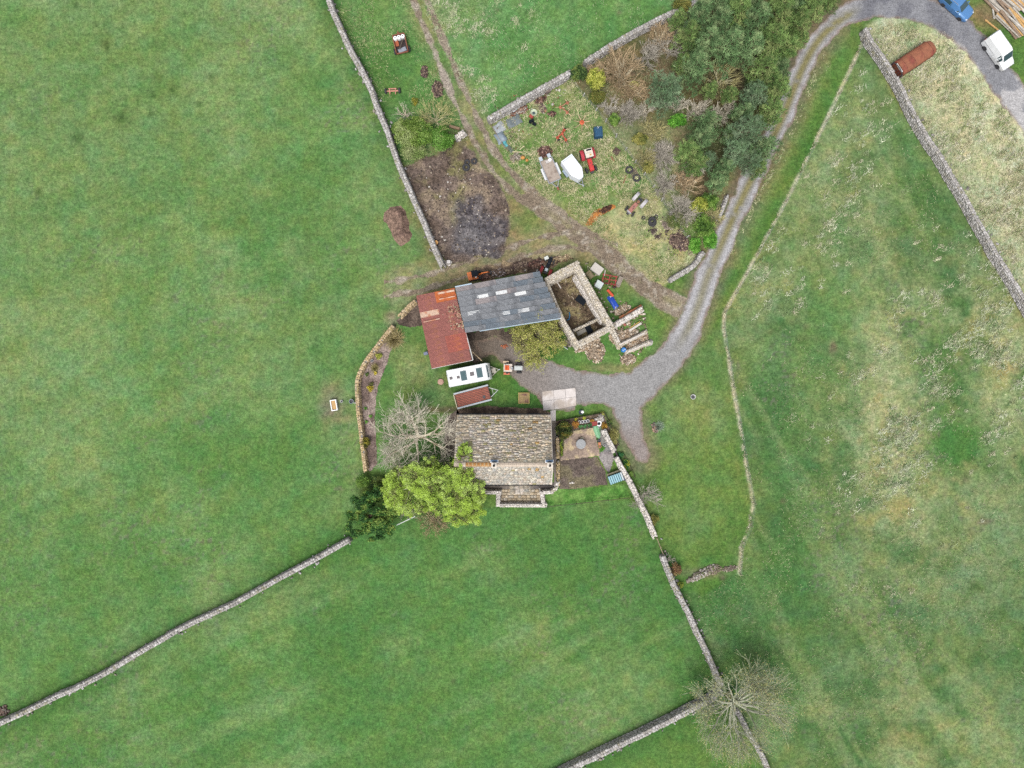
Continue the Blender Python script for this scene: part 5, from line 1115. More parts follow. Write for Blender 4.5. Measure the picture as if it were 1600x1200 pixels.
shrub('green perennials with yellow flowers against the wall by the lane', 978, 727, 6, .5, A((52, 96, 44), (74, 124, 50), (180, 184, 62)), 73, ry=10, size=.1, dens=2200)
shrub('dark green perennials by the garden gate', 970, 712, 6, .5, A((44, 84, 44), (70, 116, 56), (60, 120, 76)), 74, ry=6, size=.1, dens=2200, nl=3)
shrub('green plant on the garden side of the gate', 962, 722, 4, .4, PAL_BRIGHT, 75, ry=6, size=.09, dens=2400, nl=3)
shrub('green clump among pots beside the grey gravel', 941, 701, 4.5, .35, PAL_BRIGHT, 76, ry=5, size=.08, dens=2400, nl=3)
shrub('thin row of green plants along the patio edge by the house', 877.5, 700, 3, .4, A((60, 90, 40), (96, 130, 50), (160, 170, 60)), 77, ry=14, size=.09, dens=1900)
shrub('leggy green plant at the lower end of the garden wall', 985, 742, 5, .5, PAL_MIDG, 78, ry=8, size=.1, dens=2000, nl=3)
twiggy('straggling bare grey bush over the lower garden wall', 1010, 774, 21, 2.2, M_BARKG, 79, stems=14)
shrub('reddish brown bush beside the pale divided wall', 1056, 889, 8, 1.0, PAL_RED, 80, ry=11, size=.11, dens=2300)
twiggy('small bare whitish bush at the wall end above the reddish bush', 1047, 874, 9, .9, M_BARKG, 81, stems=8, kids=(3, 3, 2))
shrub('small yellow-green bush below the reddish bush', 1063, 913, 5, .6, PAL_YG, 82, ry=6, size=.1, dens=2400, nl=3)
shrub('low olive bush where the bare grey bush meets the pasture wall', 1023, 812, 7, .8, PAL_OLIVE, 83, ry=10, size=.1, dens=2000, nl=3)
# scrub by the brown earth
shrub('broad yellow-green scrub bush beside the long wall', 640, 205, 26, 2.2, A((96, 122, 50), (118, 146, 62), (140, 160, 84), (150, 166, 104)), 84, ry=24, size=.15, dens=1500, nl=7)
shrub('green scrub bush next to the short white-topped wall', 690, 217, 20, 1.9, A((78, 122, 44), (98, 146, 54), (116, 156, 74)), 85, ry=18, size=.15, dens=1600)
shrub('pale green scrub bush at the edge of the brown earth', 645, 236, 22, 1.6, A((112, 136, 70), (132, 152, 88), (150, 160, 108)), 86, ry=14, size=.14, dens=1300)
shrub('mid-green shrub at the centre of the scrub', 662, 208, 15, 2.2, PAL_MIDG, 87, ry=20, size=.15, dens=1500)
twiggy('fan of pale leafless branches above the green scrub', 680, 182, 24, 3.0, M_BARKO, 88, stems=16, lean=1.0)
twiggy('small whitish dead bush beside the long wall', 632, 176, 13, 1.4, M_BARKP, 89, stems=8, kids=(3, 3, 2), rad=.06)
shrub('small mustard-yellow gorse bush above the scrub', 648, 158, 5, .8, A((150, 140, 50), (176, 166, 60), (120, 124, 50)), 90, ry=7, size=.09, dens=2200, nl=3)

# ---- the wood: conifers
def pine_arrays(seed, h, R, pal):
    rs = np.random.RandomState(seed); base = []; dirs = []; K = []; L = []; mb = MB(); pal = np.asarray(pal)
    mb.tube([(0, 0, -.1), (rs.normal() * .1, rs.normal() * .1, h * .5), (0, 0, h * .97)], [.2, .13, .03], 6)
    lev = np.arange(h * .32, h, .55)
    for z in lev:
        q = (z - h * .32) / (h * .68); bl = R * (1 - q ** 1.25) * (.75 + .35 * rs.rand()) + .25; nb = 6 if q < .7 else 5; a0 = rs.rand() * 6.28
        for k in range(nb):
            a = a0 + 6.283 * k / nb + rs.normal() * .22; lb = bl * (.65 + .55 * rs.rand()); e = np.array([math.cos(a), math.sin(a), .28 + .3 * q]); s = np.array([0, 0, z]); tip = s + e * lb
            mb.tube([s, s + e * lb * .6, tip], [.045, .03, .012], 3)
            shade = pal[rs.randint(len(pal))] * (.8 + .35 * rs.rand())
            for t in np.arange(.28, 1.02, .22 / max(lb, .5)):
                for m in range(2 if t < .9 else 3):
                    side = (rs.rand() - .5) * lb * .75 * (1.1 - t * .7); c = s + e * lb * t + np.array([-math.sin(a), math.cos(a), 0]) * side + np.array([0, 0, rs.rand() * .22])
                    nn = 7; d = rs.normal(size=(nn, 3)) * .8 + np.array([math.cos(a) * .4, math.sin(a) * .4, .55]); base.append(np.repeat(c[None], nn, 0)); dirs.append(d); K.append(np.repeat((shade * (.78 + .44 * rs.rand()))[None], nn, 0) * (.85 + .3 * rs.rand(nn, 1))); L.append(.26 + .28 * rs.rand(nn))
    base = np.concatenate(base); dirs = np.concatenate(dirs); K = np.concatenate(K); L = np.concatenate(L)
    V, F, K = blades_arrays(base, dirs, L, np.full(len(base), .065), K, rs); return mb, arr_mesh('crown', V, F, K)
PAL_PINE = A((112, 146, 94), (130, 162, 108), (96, 130, 82), (150, 174, 120)); PAL_PINE2 = A((118, 150, 82), (136, 166, 94), (100, 134, 72), (154, 172, 106)); PAL_PINE3 = A((126, 156, 116), (108, 138, 100), (146, 170, 132), (116, 146, 104))
protos = []
for i, (sd, h, R, pal, nm) in enumerate(((1, 8.5, 2.2, PAL_PINE, 'blue'), (2, 7.5, 2.0, PAL_PINE2, 'green'), (3, 8.0, 2.3, PAL_PINE3, 'pale'), (4, 6.5, 1.9, PAL_PINE, 'b2'), (5, 7.8, 2.1, PAL_PINE2, 'g2'))):
    mb, cm = pine_arrays(sd, h, R, pal); protos.append((h, R, mb.mesh('trunk'), cm))
pines = [(1042, 142, 27, 2, 'bluish conifer standing on the inner side of the wood, next to bare trunks'), (1095, 20, 22, 0, ''), (1125, 36, 23, 0, ''), (1152, 18, 22, 1, ''), (1182, 32, 24, 0, ''), (1216, 16, 24, 1, ''), (1244, 34, 20, 1, ''), (1076, 58, 20, 1, ''), (1104, 66, 23, 0, ''), (1139, 72, 25, 3, ''), (1170, 76, 24, 0, ''), (1206, 66, 25, 1, ''), (1230, 78, 19, 4, ''), (1086, 104, 23, 3, ''), (1110, 140, 12, 1, ''), (1194, 112, 24, 4, ''), (1216, 140, 20, 1, ''), (1178, 148, 20, 2, ''), (1206, 178, 20, 4, ''), (1107, 188, 17, 3, ''), (1098, 214, 20, 0, ''), (1166, 205, 27, 2, ''), (1190, 232, 22, 3, ''), (1150, 236, 20, 2, ''), (1075, 236, 19, 4, ''), (1088, 256, 18, 4, ''), (1132, 262, 16, 0, ''), (1120, 284, 15, 3, ''), (1268, 10, 20, 1, ''), (1296, 2, 16, 4, ''), (1160, 176, 17, 0, ''), (1066, 100, 15, 4, ''), (1142, 212, 15, 3, ''), (1186, 262, 14, 4, ''), (1060, 30, 14, 1, ''), (1218, 108, 17, 0, ''), (1175, 254, 18, 2, ''), (1105, 250, 14, 2, ''), (1140, 148, 13, 4, ''), (1250, 62, 13, 4, ''), (1178, 4, 18, 0, ''), (1130, 4, 18, 3, ''), (1240, 6, 18, 0, '')]
SHADE = ['blue-green', 'fresh green', 'pale grey-green', 'deep blue-green', 'olive green']
ORD = ['first', 'second', 'third', 'fourth', 'fifth', 'sixth', 'seventh', 'eighth', 'ninth', 'tenth', 'eleventh', 'twelfth', 'thirteenth']
ROWS = ((28, 'top row of the wood'), (58, 'second row down the wood'), (95, 'third row down the wood'), (130, 'fourth row down the wood'), (170, 'fifth row down the wood'), (225, 'sixth row down the wood'), (999, 'lowest row of the wood'))
def rowof(v): return next(i for i, (m, _) in enumerate(ROWS) if v < m)
for (u, v, r, k, lab) in pines:
    h, R, tm, cm = protos[k]; sc = r * S / (R * .9); hh = h * min(1.15, max(.55, sc)); o = G(u, v, hh * .62)
    size = 'small' if r < 16 else ('large' if r > 22 else 'medium')
    if not lab:
        same = sorted(p[0] for p in pines if rowof(p[1]) == rowof(v)); lab = f'{size} {SHADE[k]} conifer, {ORD[same.index(u)]} from the field side in the {ROWS[rowof(v)][1]}'
    t = thing('conifer_tree', lab, 'tree', o, (u * 7 + v) % 6.28, 'conifers of the wood'); t.scale = (sc, sc, hh / h)
    link('trunk', tm, M_BARKD, t); link('crown', cm, M_NEEDLE, t)
# bare and budding trees of the wood
wood_bare = [(973, 110, 30, 4.5, M_BARKT, 'broad tan leafless tree below the field wall, full of twigs', 16), (1016, 78, 19, 4.5, M_BARKG, 'grey-green leafless tree between the tan one and the conifers', 9), (1036, 52, 18, 4.0, M_BARKT, 'leafless tan tree close under the wall at the top of the wood', 10), (1060, 34, 15, 4.0, M_BARKG, 'leafless grey tree at the topmost corner by the wall', 9), (952, 165, 15, 2.2, M_BARKG, 'small whitish leafless tree near the fence posts', 8), (985, 176, 15, 2.0, M_BARKG, 'round fuzzy grey bush in the open scrub', 16), (1013, 172, 12, 2.2, M_BARKP, 'white-limbed dead tree between scrub and bluish conifer', 6), (1058, 162, 16, 3.0, M_BARKP, 'leaning pale dead trunk in the clearing', 5), (1086, 168, 19, 3.5, M_BARKP, 'pale branching dead tree in the lower clearing', 8), (1130, 122, 25, 4.5, M_BARKO, 'spreading pale leafless tree in the dark gap among conifers', 9), (1124, 178, 15, 3.5, M_BARKP, 'pale leafless tree between two dark gaps', 8), (1022, 205, 17, 2.4, M_BARKO, 'olive twiggy tree in the open scrub below the green bush', 9), (1036, 240, 18, 2.2, M_BARKG, 'large round fuzzy grey bush beside the olive conifers', 18), (1040, 286, 17, 2.2, M_BARKG, 'whitish leafless bush low in the scrub', 12), (1072, 288, 19, 2.6, M_BARKT, 'tan twiggy bush at the foot of the conifers', 14), (1086, 262, 15, 3.2, M_BARKP, 'pale leafless tree poking out below the conifers', 7), (1010, 250, 14, 1.6, M_BARKO, 'low olive twig bush between green bushes', 10), (1065, 330, 20, 1.8, M_BARKG, 'grey straggling bush at the lower end of the scrub', 14), (1165, 96, 16, 4.0, M_BARKO, 'leafless tree leaning out of the dark gap towards the lane', 7), (935, 108, 14, 3.0, M_BARKT, 'tan leafless bush by the wall end', 9), (995, 140, 16, 2.5, M_BARKT, 'thin tan leafless tree on the brown slope', 7), (1112, 340, 14, 1.4, M_BARKO, 'olive bush in the verge above the corner wall', 12), (1050, 70, 16, 3.5, M_BARKG, 'grey leafless tree against the first conifers', 8), (1145, 165, 13, 3.5, M_BARKP, 'pale dead tree beside the lower dark gap', 6)]
for i, (u, v, r, h, m, lab, st) in enumerate(wood_bare):
    tall = h > 2.1
    twiggy(lab, u, v, r, h, m, 500 + i, name='leafless_tree' if h > 2.1 else 'bare_shrub', cat='tree' if h > 2.1 else 'shrub', stems=st if tall else st + 4, kids=(4, 5, 4), maxd=4, lean=1.05, rad=.05 + r * .0036 if tall else .06, rmin=.0105, group='leafless trees of the wood')
wood_green = [(1058, 190, 15, 2.2, PAL_BRIGHT, 'vivid green leafy bush in the middle of the wood clearing', 9), (1000, 218, 12, 1.6, PAL_OLIVE, 'round olive-green bush in the open scrub', 9), (931, 124, 15, 2.0, PAL_YG, 'yellow-green bush at the wood corner by the wall gap', 16), (904, 116, 12, 2.0, PAL_DARKG, 'dark green bush filling the wall gap', 12), (934, 152, 13, 1.6, A((104, 110, 52), (126, 122, 60), (90, 106, 48)), 'olive-brown bush beside the first fence post', 11), (960, 187, 9, 1.3, PAL_MIDG, 'small round dark olive bush close to the fence', 9), (1012, 262, 9, 1.3, PAL_OLIVE, 'small olive bush near the end of the fence', 10), (1091, 321, 15, 1.8, PAL_YG, 'bright yellow-green bush below the conifers', 12), (1100, 352, 16, 1.5, PAL_MIDG, 'loose green bush above the corner wall', 18), (1056, 345, 14, 1.5, A((112, 122, 70), (130, 134, 84), (96, 116, 58)), 'dull green bush beside the brush heap', 13), (1108, 316, 14, 1.5, PAL_MIDG, 'green bush next to the low ruined verge wall', 14), (990, 135, 8, 1.0, PAL_YG, 'tiny yellow-green bush on the brown slope', 7), (1086, 384, 10, .8, PAL_BRIGHT, 'low green growth behind the corner wall', 12), (1065, 10, 14, 2.0, PAL_OLIVE, 'olive bush at the wall by the top edge', 10), (1110, 375, 10, .8, PAL_BRIGHT, 'bright verge growth beside the lane', 16)]
for i, (u, v, r, h, pal, lab, ry) in enumerate(wood_green): shrub(lab, u, v, r, h, pal, 600 + i, ry=ry, size=.14, dens=1700, group='green bushes of the wood')
# ================================================================ VEHICLES AND MACHINES
M_TYRE = mat('tyre_rubber', (.022, .022, .024), rough=.85, var=.15); M_RIM = mat('wheel_rim', P(176, 180, 186), rough=.4, metal=.3, var=.05)
M_GLASS = mat('dark_glass', (.02, .04, .045), rough=.15, var=.05, spec=.35); M_DARK = mat('dark_metal', P(70, 70, 74), rough=.6, var=.15)
M_LAMP = mat('lamp_glass', P(226, 230, 236), rough=.1, var=.02); M_TAIL = mat('red_lens', P(170, 40, 40), rough=.2, var=.02)
def wheel(parent, x, y, r, w, m_rim=None, name='wheel', rz=0.0):
    wh = MB().lathe([(r * .5, -w * .30), (r * .5, w * .30), (r * .3, w * .34), (.04, w * .36)], (0, 0, 0), 12, 'Y').obj(name, m_rim or M_RIM, parent, label=None)
    MB().lathe([(r * .55, -w * .5), (r * .9, -w * .5), (r, -w * .3), (r, w * .3), (r * .9, w * .5), (r * .55, w * .5)], (0, 0, 0), 16, 'Y').obj('tyre', M_TYRE, wh)
    wh.location = (x, y, r); wh.rotation_euler = (0, 0, rz + (math.pi if y < 0 else 0)); return wh
def loft(sts, name, m, parent):
    """stations (x, half width at belt, half width at roof, z0, z belt, z roof)"""
    vs = []
    for (x, wb, wt, z0, zb, zt) in sts:
        vs += [(x, -wb * .96, z0), (x, -wb, (z0 + zb) / 2), (x, -wb, zb), (x, -wt, zt - .03), (x, -wt * .8, zt + .01), (x, 0, zt + .035), (x, wt * .8, zt + .01), (x, wt, zt - .03), (x, wb, zb), (x, wb, (z0 + zb) / 2), (x, wb * .96, z0)]
    n = 11; fs = []
    for i in range(len(sts) - 1):
        for k in range(n - 1): fs.append((i * n + k, (i + 1) * n + k, (i + 1) * n + k + 1, i * n + k + 1))
    fs.append(tuple(range(n))); fs.append(tuple(range(len(sts) * n - 1, (len(sts) - 1) * n - 1, -1)))
    return MB().add(vs, fs).obj(name, m, parent)
def side_glass(mb, s0, s1, lo=.12, hi=.86, off=.008):
    for sd in (-1, 1):
        q = []
        for st, t in ((s0, lo), (s1, lo), (s1, hi), (s0, hi)):
            x, wb, wt, z0, zb, zt = st; q.append((x, sd * (wb + (wt - wb) * t + off), zb + (zt - .03 - zb) * t))
        mb.add(q, [(0, 1, 2, 3) if sd < 0 else (3, 2, 1, 0)])
def screen(mb, s0, s1, lo=.08, hi=.92, inset=.88, off=.02):
    q = []
    for t, sg in ((lo, -1), (lo, 1), (hi, 1), (hi, -1)):
        w = s0[2] + (s1[2] - s0[2]) * t; z = s0[5] + (s1[5] - s0[5]) * t; x = s0[0] + (s1[0] - s0[0]) * t; q.append((x + off * (1 if s0[0] > s1[0] else -1), sg * w * inset, z + .03 + off))
    mb.add(q, [(0, 1, 2, 3)])
# ---- white van
hv = ang(1268, 355, 1460, 630)
van = thing('white_van', 'white panel van parked on the verge next to the log stack', 'van', G(1562, 80, .9), hv)
M_VAN = mat('van_white', (.47, .48, .49), rough=.3, var=.07, scale=2.0, col2=(.38, .38, .37), mix=.15)
vs_ = [(-2.2, .84, .74, .35, 1.0, 1.76), (-2.12, .89, .78, .28, 1.02, 1.83), (.35, .90, .78, .25, 1.0, 1.85), (.75, .90, .74, .25, .98, 1.78), (1.45, .89, .72, .25, .95, 1.12), (1.95, .86, .68, .25, .82, .98), (2.2, .78, .58, .3, .7, .84), (2.28, .68, .5, .35, .6, .66)]
loft(vs_, 'body', M_VAN, van)
mb = MB(); screen(mb, vs_[4], vs_[3]); mb.obj('windscreen', M_GLASS, van)
mb = MB(); side_glass(mb, (.55, .90, .76, .25, .98, 1.80), (1.12, .895, .73, .25, .96, 1.5)); mb.obj('side_window', M_GLASS, van)
mb = MB(); screen(mb, (-2.2, .84, .74, .3, 1.1, 1.15), (-2.17, .8, .74, .3, 1.1, 1.68), .1, .9, .75, .03); mb.obj('rear_window', M_GLASS, van)
for x, y in ((1.42, .8), (1.42, -.8), (-1.35, .8), (-1.35, -.8)): wheel(van, x, y, .33, .24)
for s in (-1, 1):
    MB().box((2.16, s * .56, .74), (.16, .26, .14), rz=-s * .5).obj('headlight', M_LAMP, van); MB().box((-2.2, s * .78, 1.1), (.06, .12, .4)).obj('tail_light', M_TAIL, van)
    MB().box((.95, s * 1.0, 1.08), (.14, .2, .18)).obj('mirror', M_DARK, van)
    MB().box((-.05, s * .902, .75), (.012, .012, .8)).box((.5, s * .905, .75), (.012, .012, .8)).box((-1.1, s * .90, .98), (1.9, .012, .02)).obj('door_seam', M_DARK, van)
MB().box((2.26, 0, .42), (.1, 1.35, .14)).obj('bumper', M_DARK, van)
MB().box((-1.0, .28, 1.885), (2.0, .03, .02)).obj('roof_rib', mat('rib_white', (.40, .41, .42)), van); MB().box((-1.0, -.28, 1.885), (2.0, .03, .02)).obj('roof_rib', mat('rib_white', (.40, .41, .42)), van)
MB().box((-2.18, 0, 1.87), (.1, 1.3, .03)).obj('rear_spoiler', mat('grey_trim', P(150, 156, 162)), van)
# ---- blue car
hc = math.atan2(-.66, .75)
car = thing('blue_car', 'blue estate car at the top edge on the tarred bend', 'car', G(1496, 8, .7), hc)
M_BLUE = mat('blue_paint', P(92, 142, 198), rough=.25, metal=.1, var=.03)
cs_ = [(-2.15, .78, .6, .35, .8, 1.0), (-2.08, .86, .66, .28, .9, 1.3), (-1.7, .89, .66, .25, .92, 1.45), (-.2, .90, .66, .22, .9, 1.5), (.25, .90, .64, .22, .9, 1.45), (1.0, .89, .72, .22, .86, .98), (1.75, .86, .68, .25, .75, .85), (2.1, .76, .56, .3, .62, .7), (2.18, .62, .46, .35, .52, .56)]
loft(cs_, 'body', M_BLUE, car)
mb = MB(); screen(mb, cs_[5], cs_[4]); mb.obj('windscreen', M_GLASS, car)
mb = MB(); side_glass(mb, cs_[2], (-.75, .895, .66, .23, .91, 1.48)); side_glass(mb, (-.68, .895, .66, .23, .91, 1.48), (.62, .895, .67, .22, .88, 1.2)); mb.obj('side_window', M_GLASS, car)
mb = MB(); screen(mb, (-2.12, .8, .62, .3, .8, 1.0), (-1.75, .86, .64, .3, .9, 1.42), .08, .9, .85, .03); mb.obj('rear_window', M_GLASS, car)
for x, y in ((1.35, .78), (1.35, -.78), (-1.3, .78), (-1.3, -.78)): wheel(car, x, y, .32, .22)
for s in (-1, 1):
    MB().box((1.98, s * .58, .66), (.24, .26, .1), rz=-s * .5).obj('headlight', M_LAMP, car); MB().box((.75, s * .99, .98), (.12, .18, .14)).obj('mirror', M_BLUE, car)
    MB().tube([(-1.8, s * .6, 1.47), (-1.6, s * .6, 1.53), (-.2, s * .6, 1.56), (0, s * .6, 1.5)], .025, 4).obj('roof_rail', M_GALV, car); MB().box((-2.1, s * .74, .9), (.08, .14, .2)).obj('tail_light', M_TAIL, car)
    MB().box((-.05, s * .905, .62), (.012, .012, .55)).obj('door_seam', M_DARK, car)
# ---- rusty round-topped trailer shed
ht = ang(355, 672, 718, 432)
tr = thing('rusty_trailer', 'rust-red round-topped metal livestock trailer parked against the tall wall', 'trailer', G(1427.5, 92, 1.2), ht)
M_RT = mat('trailer_rust', P(156, 98, 72), rough=.7, var=.2, scale=2.5, col2=P(140, 72, 58), mix=.45)
hw, L = 1.0, 5.4; n = 10; prof = [(-hw, .5), (-hw, 1.35)] + [(-hw * math.cos(math.pi * k / n), 1.35 + .62 * math.sin(math.pi * k / n)) for k in range(1, n)] + [(hw, 1.35), (hw, .5)]
vs = []; xs = [-L / 2 + .35 + (L - .35) * k / 8 for k in range(9)]
for x in xs:
    k = 1 - .16 * max(0, (x - L / 2 + .8) / .8) ** 2; vs += [(x, y * k, .5 + (z - .5) * k) for y, z in prof]
m_ = len(prof); mb = MB().add(vs, [(i * m_ + k, (i + 1) * m_ + k, (i + 1) * m_ + k + 1, i * m_ + k + 1) for i in range(8) for k in range(m_ - 1)] + [tuple(range(8 * m_ + m_ - 1, 8 * m_ - 1, -1)), tuple(range(m_))])
mb.obj('body', M_RT, tr)
for x in xs[1:8:2]:
    MB().tube([(x, y * 1.008, z + .008) for y, z in prof], .025, 3).obj('hoop', mat('dark_rust', P(120, 70, 56), var=.2), tr)
mb = MB()
for s in (-1, 1): mb.box((-L / 2 + .1, s * .95, 1.0), (.1, .1, 1.3))
mb.tube([(-L / 2 + .1, y, z) for y, z in prof[1:-1]], .05, 4); mb.obj('end_frame', M_DARK, tr)
MB().box((-L / 2 + .32, 0, 1.75), (.36, 1.25, .05), ry=-.15).obj('ramp_board', mat('white_grey_board', P(206, 208, 206), var=.06), tr)
for k in range(5): MB().box((-L / 2 + .02, -.8 + .4 * k, 1.0), (.05, .06, 1.1)).obj('bar', M_DARK, tr)
for x in (-.5, .5):
    for y in (.92, -.92): wheel(tr, x, y, .33, .2, M_DARK)
MB().tube([(L / 2 - .1, 0, .55), (L / 2 + .7, 0, .5)], .06, 4).obj('drawbar', M_DARK, tr)
# ---- caravan
hk = ang(699, 592.5, 767, 579.5); cz = 2.4
cv = thing('white_caravan', 'white touring caravan with dark roof panels beside the rusty barn', 'caravan', G(732.8, 586, 1.9), hk)
L = 5.35; hw = 1.0
body = MB(); prof = [(-L / 2 + .05, .45), (-L / 2, .9), (-L / 2 + .06, 2.3), (-L / 2 + .2, 2.5), (L / 2 - .55, 2.5), (L / 2 - .2, 2.2), (L / 2 + .02, 1.35), (L / 2 - .05, .5)]
body.side_prism(prof, -hw, hw); body.obj('body', mat('caravan_white', (.50, .51, .51), rough=.35, var=.03), cv)
mb = MB()
for s in (-1, 1): mb.box((-.1, s * hw, 2.49), (L - .5, .08, .06))
mb.box((-L / 2 + .12, 0, 2.47), (.1, 2 * hw, .06)); mb.obj('roof_trim', mat('trim_grey_white', P(220, 224, 226)), cv)
M_SOLAR = mat('solar_glass', P(70, 100, 106), rough=.25, var=.06, scale=3)
fr = []
for x, y, w, l in ((-.62, .02, .72, 1.18), (1.33, .02, .72, 1.18)):
    p = MB().box((x, y, 2.55), (w, l, .04)).obj('solar_panel', M_SOLAR, cv, label='dark teal solar panel on the caravan roof'); f = MB()
    for sx in (-1, 1): f.box((x + sx * w / 2, y, 2.555), (.03, l + .06, .055)); f.box((x, y + sx * l / 2, 2.555), (w - .03, .03, .055))
    f.obj('panel_frame', M_GALV, p)
for x, y, w in ((-2.18, .02, .38), (-1.3, -.03, .36), (.42, .05, .52)): MB().box((x, y, 2.55), (w, w * .95, .09), taper=.85).obj('roof_vent', mat('grey_vent', P(116, 110, 112), var=.15, scale=20), cv)
MB().box((L / 2 - .33, 0, 2.38), (.18, 1.5, .03), ry=math.radians(40)).obj('front_window', M_GLASS, cv)
for x in (-1.5, .9):
    for s in (-1, 1): MB().box((x, s * (hw + .006), 1.55), (1.0, .015, .6)).obj('side_window', M_GLASS, cv)
MB().box((-.2, -hw - .012, 1.3), (.65, .02, 1.6)).obj('door', mat('caravan_door', (.4, .41, .41), rough=.4), cv)
for s in (-1, 1): wheel(cv, -.2, s * .92, .32, .2)
MB().tube([(L / 2 - .2, .75, .5), (L / 2 + .95, .04, .5)], .05, 4).tube([(L / 2 - .2, -.75, .5), (L / 2 + .95, -.04, .5)], .05, 4).box((L / 2 + .35, 0, .54), (.5, .6, .03)).obj('drawbar', mat('hitch_grey', P(196, 190, 178), var=.1), cv)
MB().cyl((L / 2 + 1.0, 0, .2), (L / 2 + 1.0, 0, .75), .06).box((L / 2 + 1.05, 0, .55), (.25, .12, .12)).obj('hitch', M_GALV, cv)
# ---- wooden-floored trailer beside the house
hk2 = ang(711, 627, 766, 612.5)
ft = thing('flat_trailer', 'flat trailer with red slatted deck and grey side rails between caravan and farmhouse', 'trailer', G(738.6, 620, .9), hk2)
L, hw = 4.4, .80
M_RED = mat('red_deck', P(164, 96, 78), rough=.8, var=.2, scale=5, rand=.12)
MB().box((0, 0, .6), (L - .1, 2 * hw, .1)).obj('chassis', M_DARK, ft)
sl = MB().box((0, 0, 0), (L - .2, .145, .05)).mesh('slat')
for k in range(8): link('slat', sl, M_RED, ft, loc=(0, -hw + .1 + k * .2, .69 + (.012 if k % 2 else 0)))
for k in range(9): MB().box((-1.6 + k * .38, .02, .665), (.05, 1.2, .05)).obj('cross_bar', mat('dark_cross_bar', P(70, 50, 46)), ft)
for s in (-1, 1): MB().box((0, s * (hw + .12), .8), (L, .2, .34)).obj('side_rail', M_GALV, ft)
MB().box((-L / 2 - .02, 0, .8), (.08, 2 * hw + .1, .3)).obj('tailboard', mat('cream_board', P(222, 206, 180), var=.1), ft)
MB().box((1.35, -.36, .76), (.3, .34, .08)).obj('hatch', M_DARK, ft)
MB().tube([(L / 2, .6, .6), (L / 2 + .95, .03, .55)], .05, 4).tube([(L / 2, -.6, .6), (L / 2 + .95, -.03, .55)], .05, 4).cyl((L / 2 + 1.0, 0, .3), (L / 2 + 1.0, 0, .7), .05).tube([(L / 2 + .35, -.4, .6), (L / 2 + .35, .4, .6)], .03, 4).obj('drawbar', mat('pale_grey_metal', P(206, 208, 210)), ft)
for x in (-.35, .35):
    for s in (-1, 1): wheel(ft, x, s * .72, .28, .18)
# ---- tractors
M_TRED = mat('tractor_red', P(212, 66, 64), rough=.45, var=.1, scale=4); M_CAB = mat('cab_cream', P(232, 222, 206), rough=.5, var=.05)
def tractor(name, label, u0, v0, u1, v1, m_hood, m_roof, m_fend, k=1.0, cab=True, m_rim=None, rear_r=.62):
    hd = ang(u0, v0, u1, v1); u, v = (u0 + u1) / 2, (v0 + v1) / 2
    t = thing(name, label, 'tractor', G(u, v, 1.0), hd); t.scale = (k, k, k)
    MB().box((.75, 0, .95), (1.5, .56, .5)).box((1.52, 0, .88), (.08, .52, .42)).side_prism([(.05, 1.24), (1.4, 1.24), (1.48, 1.18), (.05, 1.18)], -.2, .2).obj('bonnet', m_hood, t)
    MB().box((.6, 0, .62), (2.4, .4, .3)).box((-.75, 0, .6), (.5, .6, .45)).obj('chassis', M_DARK, t)
    for s in (-1, 1):
        wheel(t, -.75, s * .72, rear_r, .38, m_rim or M_RIM); wheel(t, 1.2, s * .62, .38, .22, m_rim or M_RIM, rz=.15)
        pr = [(-.75 + .72 * math.cos(a), rear_r + .72 * math.sin(a)) for a in [math.pi * (.05 + .9 * i / 6) for i in range(7)]]
        MB().side_prism(pr + [(x * .96 - .03, z * .95) for x, z in pr[::-1]], s * .72 - .22, s * .72 + .22).obj('mudguard', m_fend, t)
    MB().tube([(1.2, -.6, .4), (1.2, .6, .4)], .07, 5).obj('front_axle', M_DARK, t)
    MB().tube([(.95, .14, 1.2), (.95, .14, 1.75)], .035, 6).obj('exhaust', M_DARK, t); MB().cyl((.6, 0, 1.2), (.6, 0, 1.28), .07).obj('air_cleaner', M_DARK, t)
    MB().box((-.55, 0, .95), (.42, .44, .08)).box((-.75, 0, 1.15), (.08, .44, .4)).obj('seat', M_DARK, t); MB().torus((-.15, 0, 1.25), .18, .02, 'Z', 12, 4).obj('steering_wheel', M_DARK, t)
    if cab:
        r = MB().box((-.5, 0, 2.1), (1.15, 1.05, .1), taper=.93).obj('cab_roof', m_roof, t)
        MB().box((-.85, .05, 2.16), (.2, .62, .06)).box((-.86, .36, 2.18), (.14, .1, .06)).obj('roof_hatch', M_BLACK, r)
        MB().box((-.48, -.05, 2.165), (.12, .7, .03)).obj('roof_rib', mat('cab_rib', P(206, 196, 180)), r); MB().box((-.2, .12, 2.165), (.18, .25, .03)).obj('rust_patch', mat('orange_patch', P(206, 160, 84)), r)
        for x in (-1.0, .02):
            for s in (-1, 1): MB().tube([(x, s * .47, .9), (x, s * .47, 2.07)], .035, 4).obj('cab_pillar', m_fend, t)
        MB().box((.03, 0, 1.65), (.012, .86, .7)).box((-1.0, 0, 1.65), (.012, .86, .7)).obj('cab_glass', M_GLASS, t)
    return t
tractor('red_tractor', 'red tractor with cream cab roof parked beside the white covered trailer', 915, 229, 926, 268, M_TRED, M_CAB, mat('tractor_red_fender', P(196, 62, 74), var=.1), .95)
M_VRED = mat('faded_red', P(176, 120, 108), rough=.7, var=.2, scale=5); M_VGR = mat('worn_grey_paint', P(196, 192, 196), rough=.6, var=.15)
vt = tractor('vintage_tractor', 'small faded vintage tractor without cab on the pale grass', 1007, 305, 983, 331, M_VRED, M_VGR, M_VGR, .92, cab=False, m_rim=M_VRED)
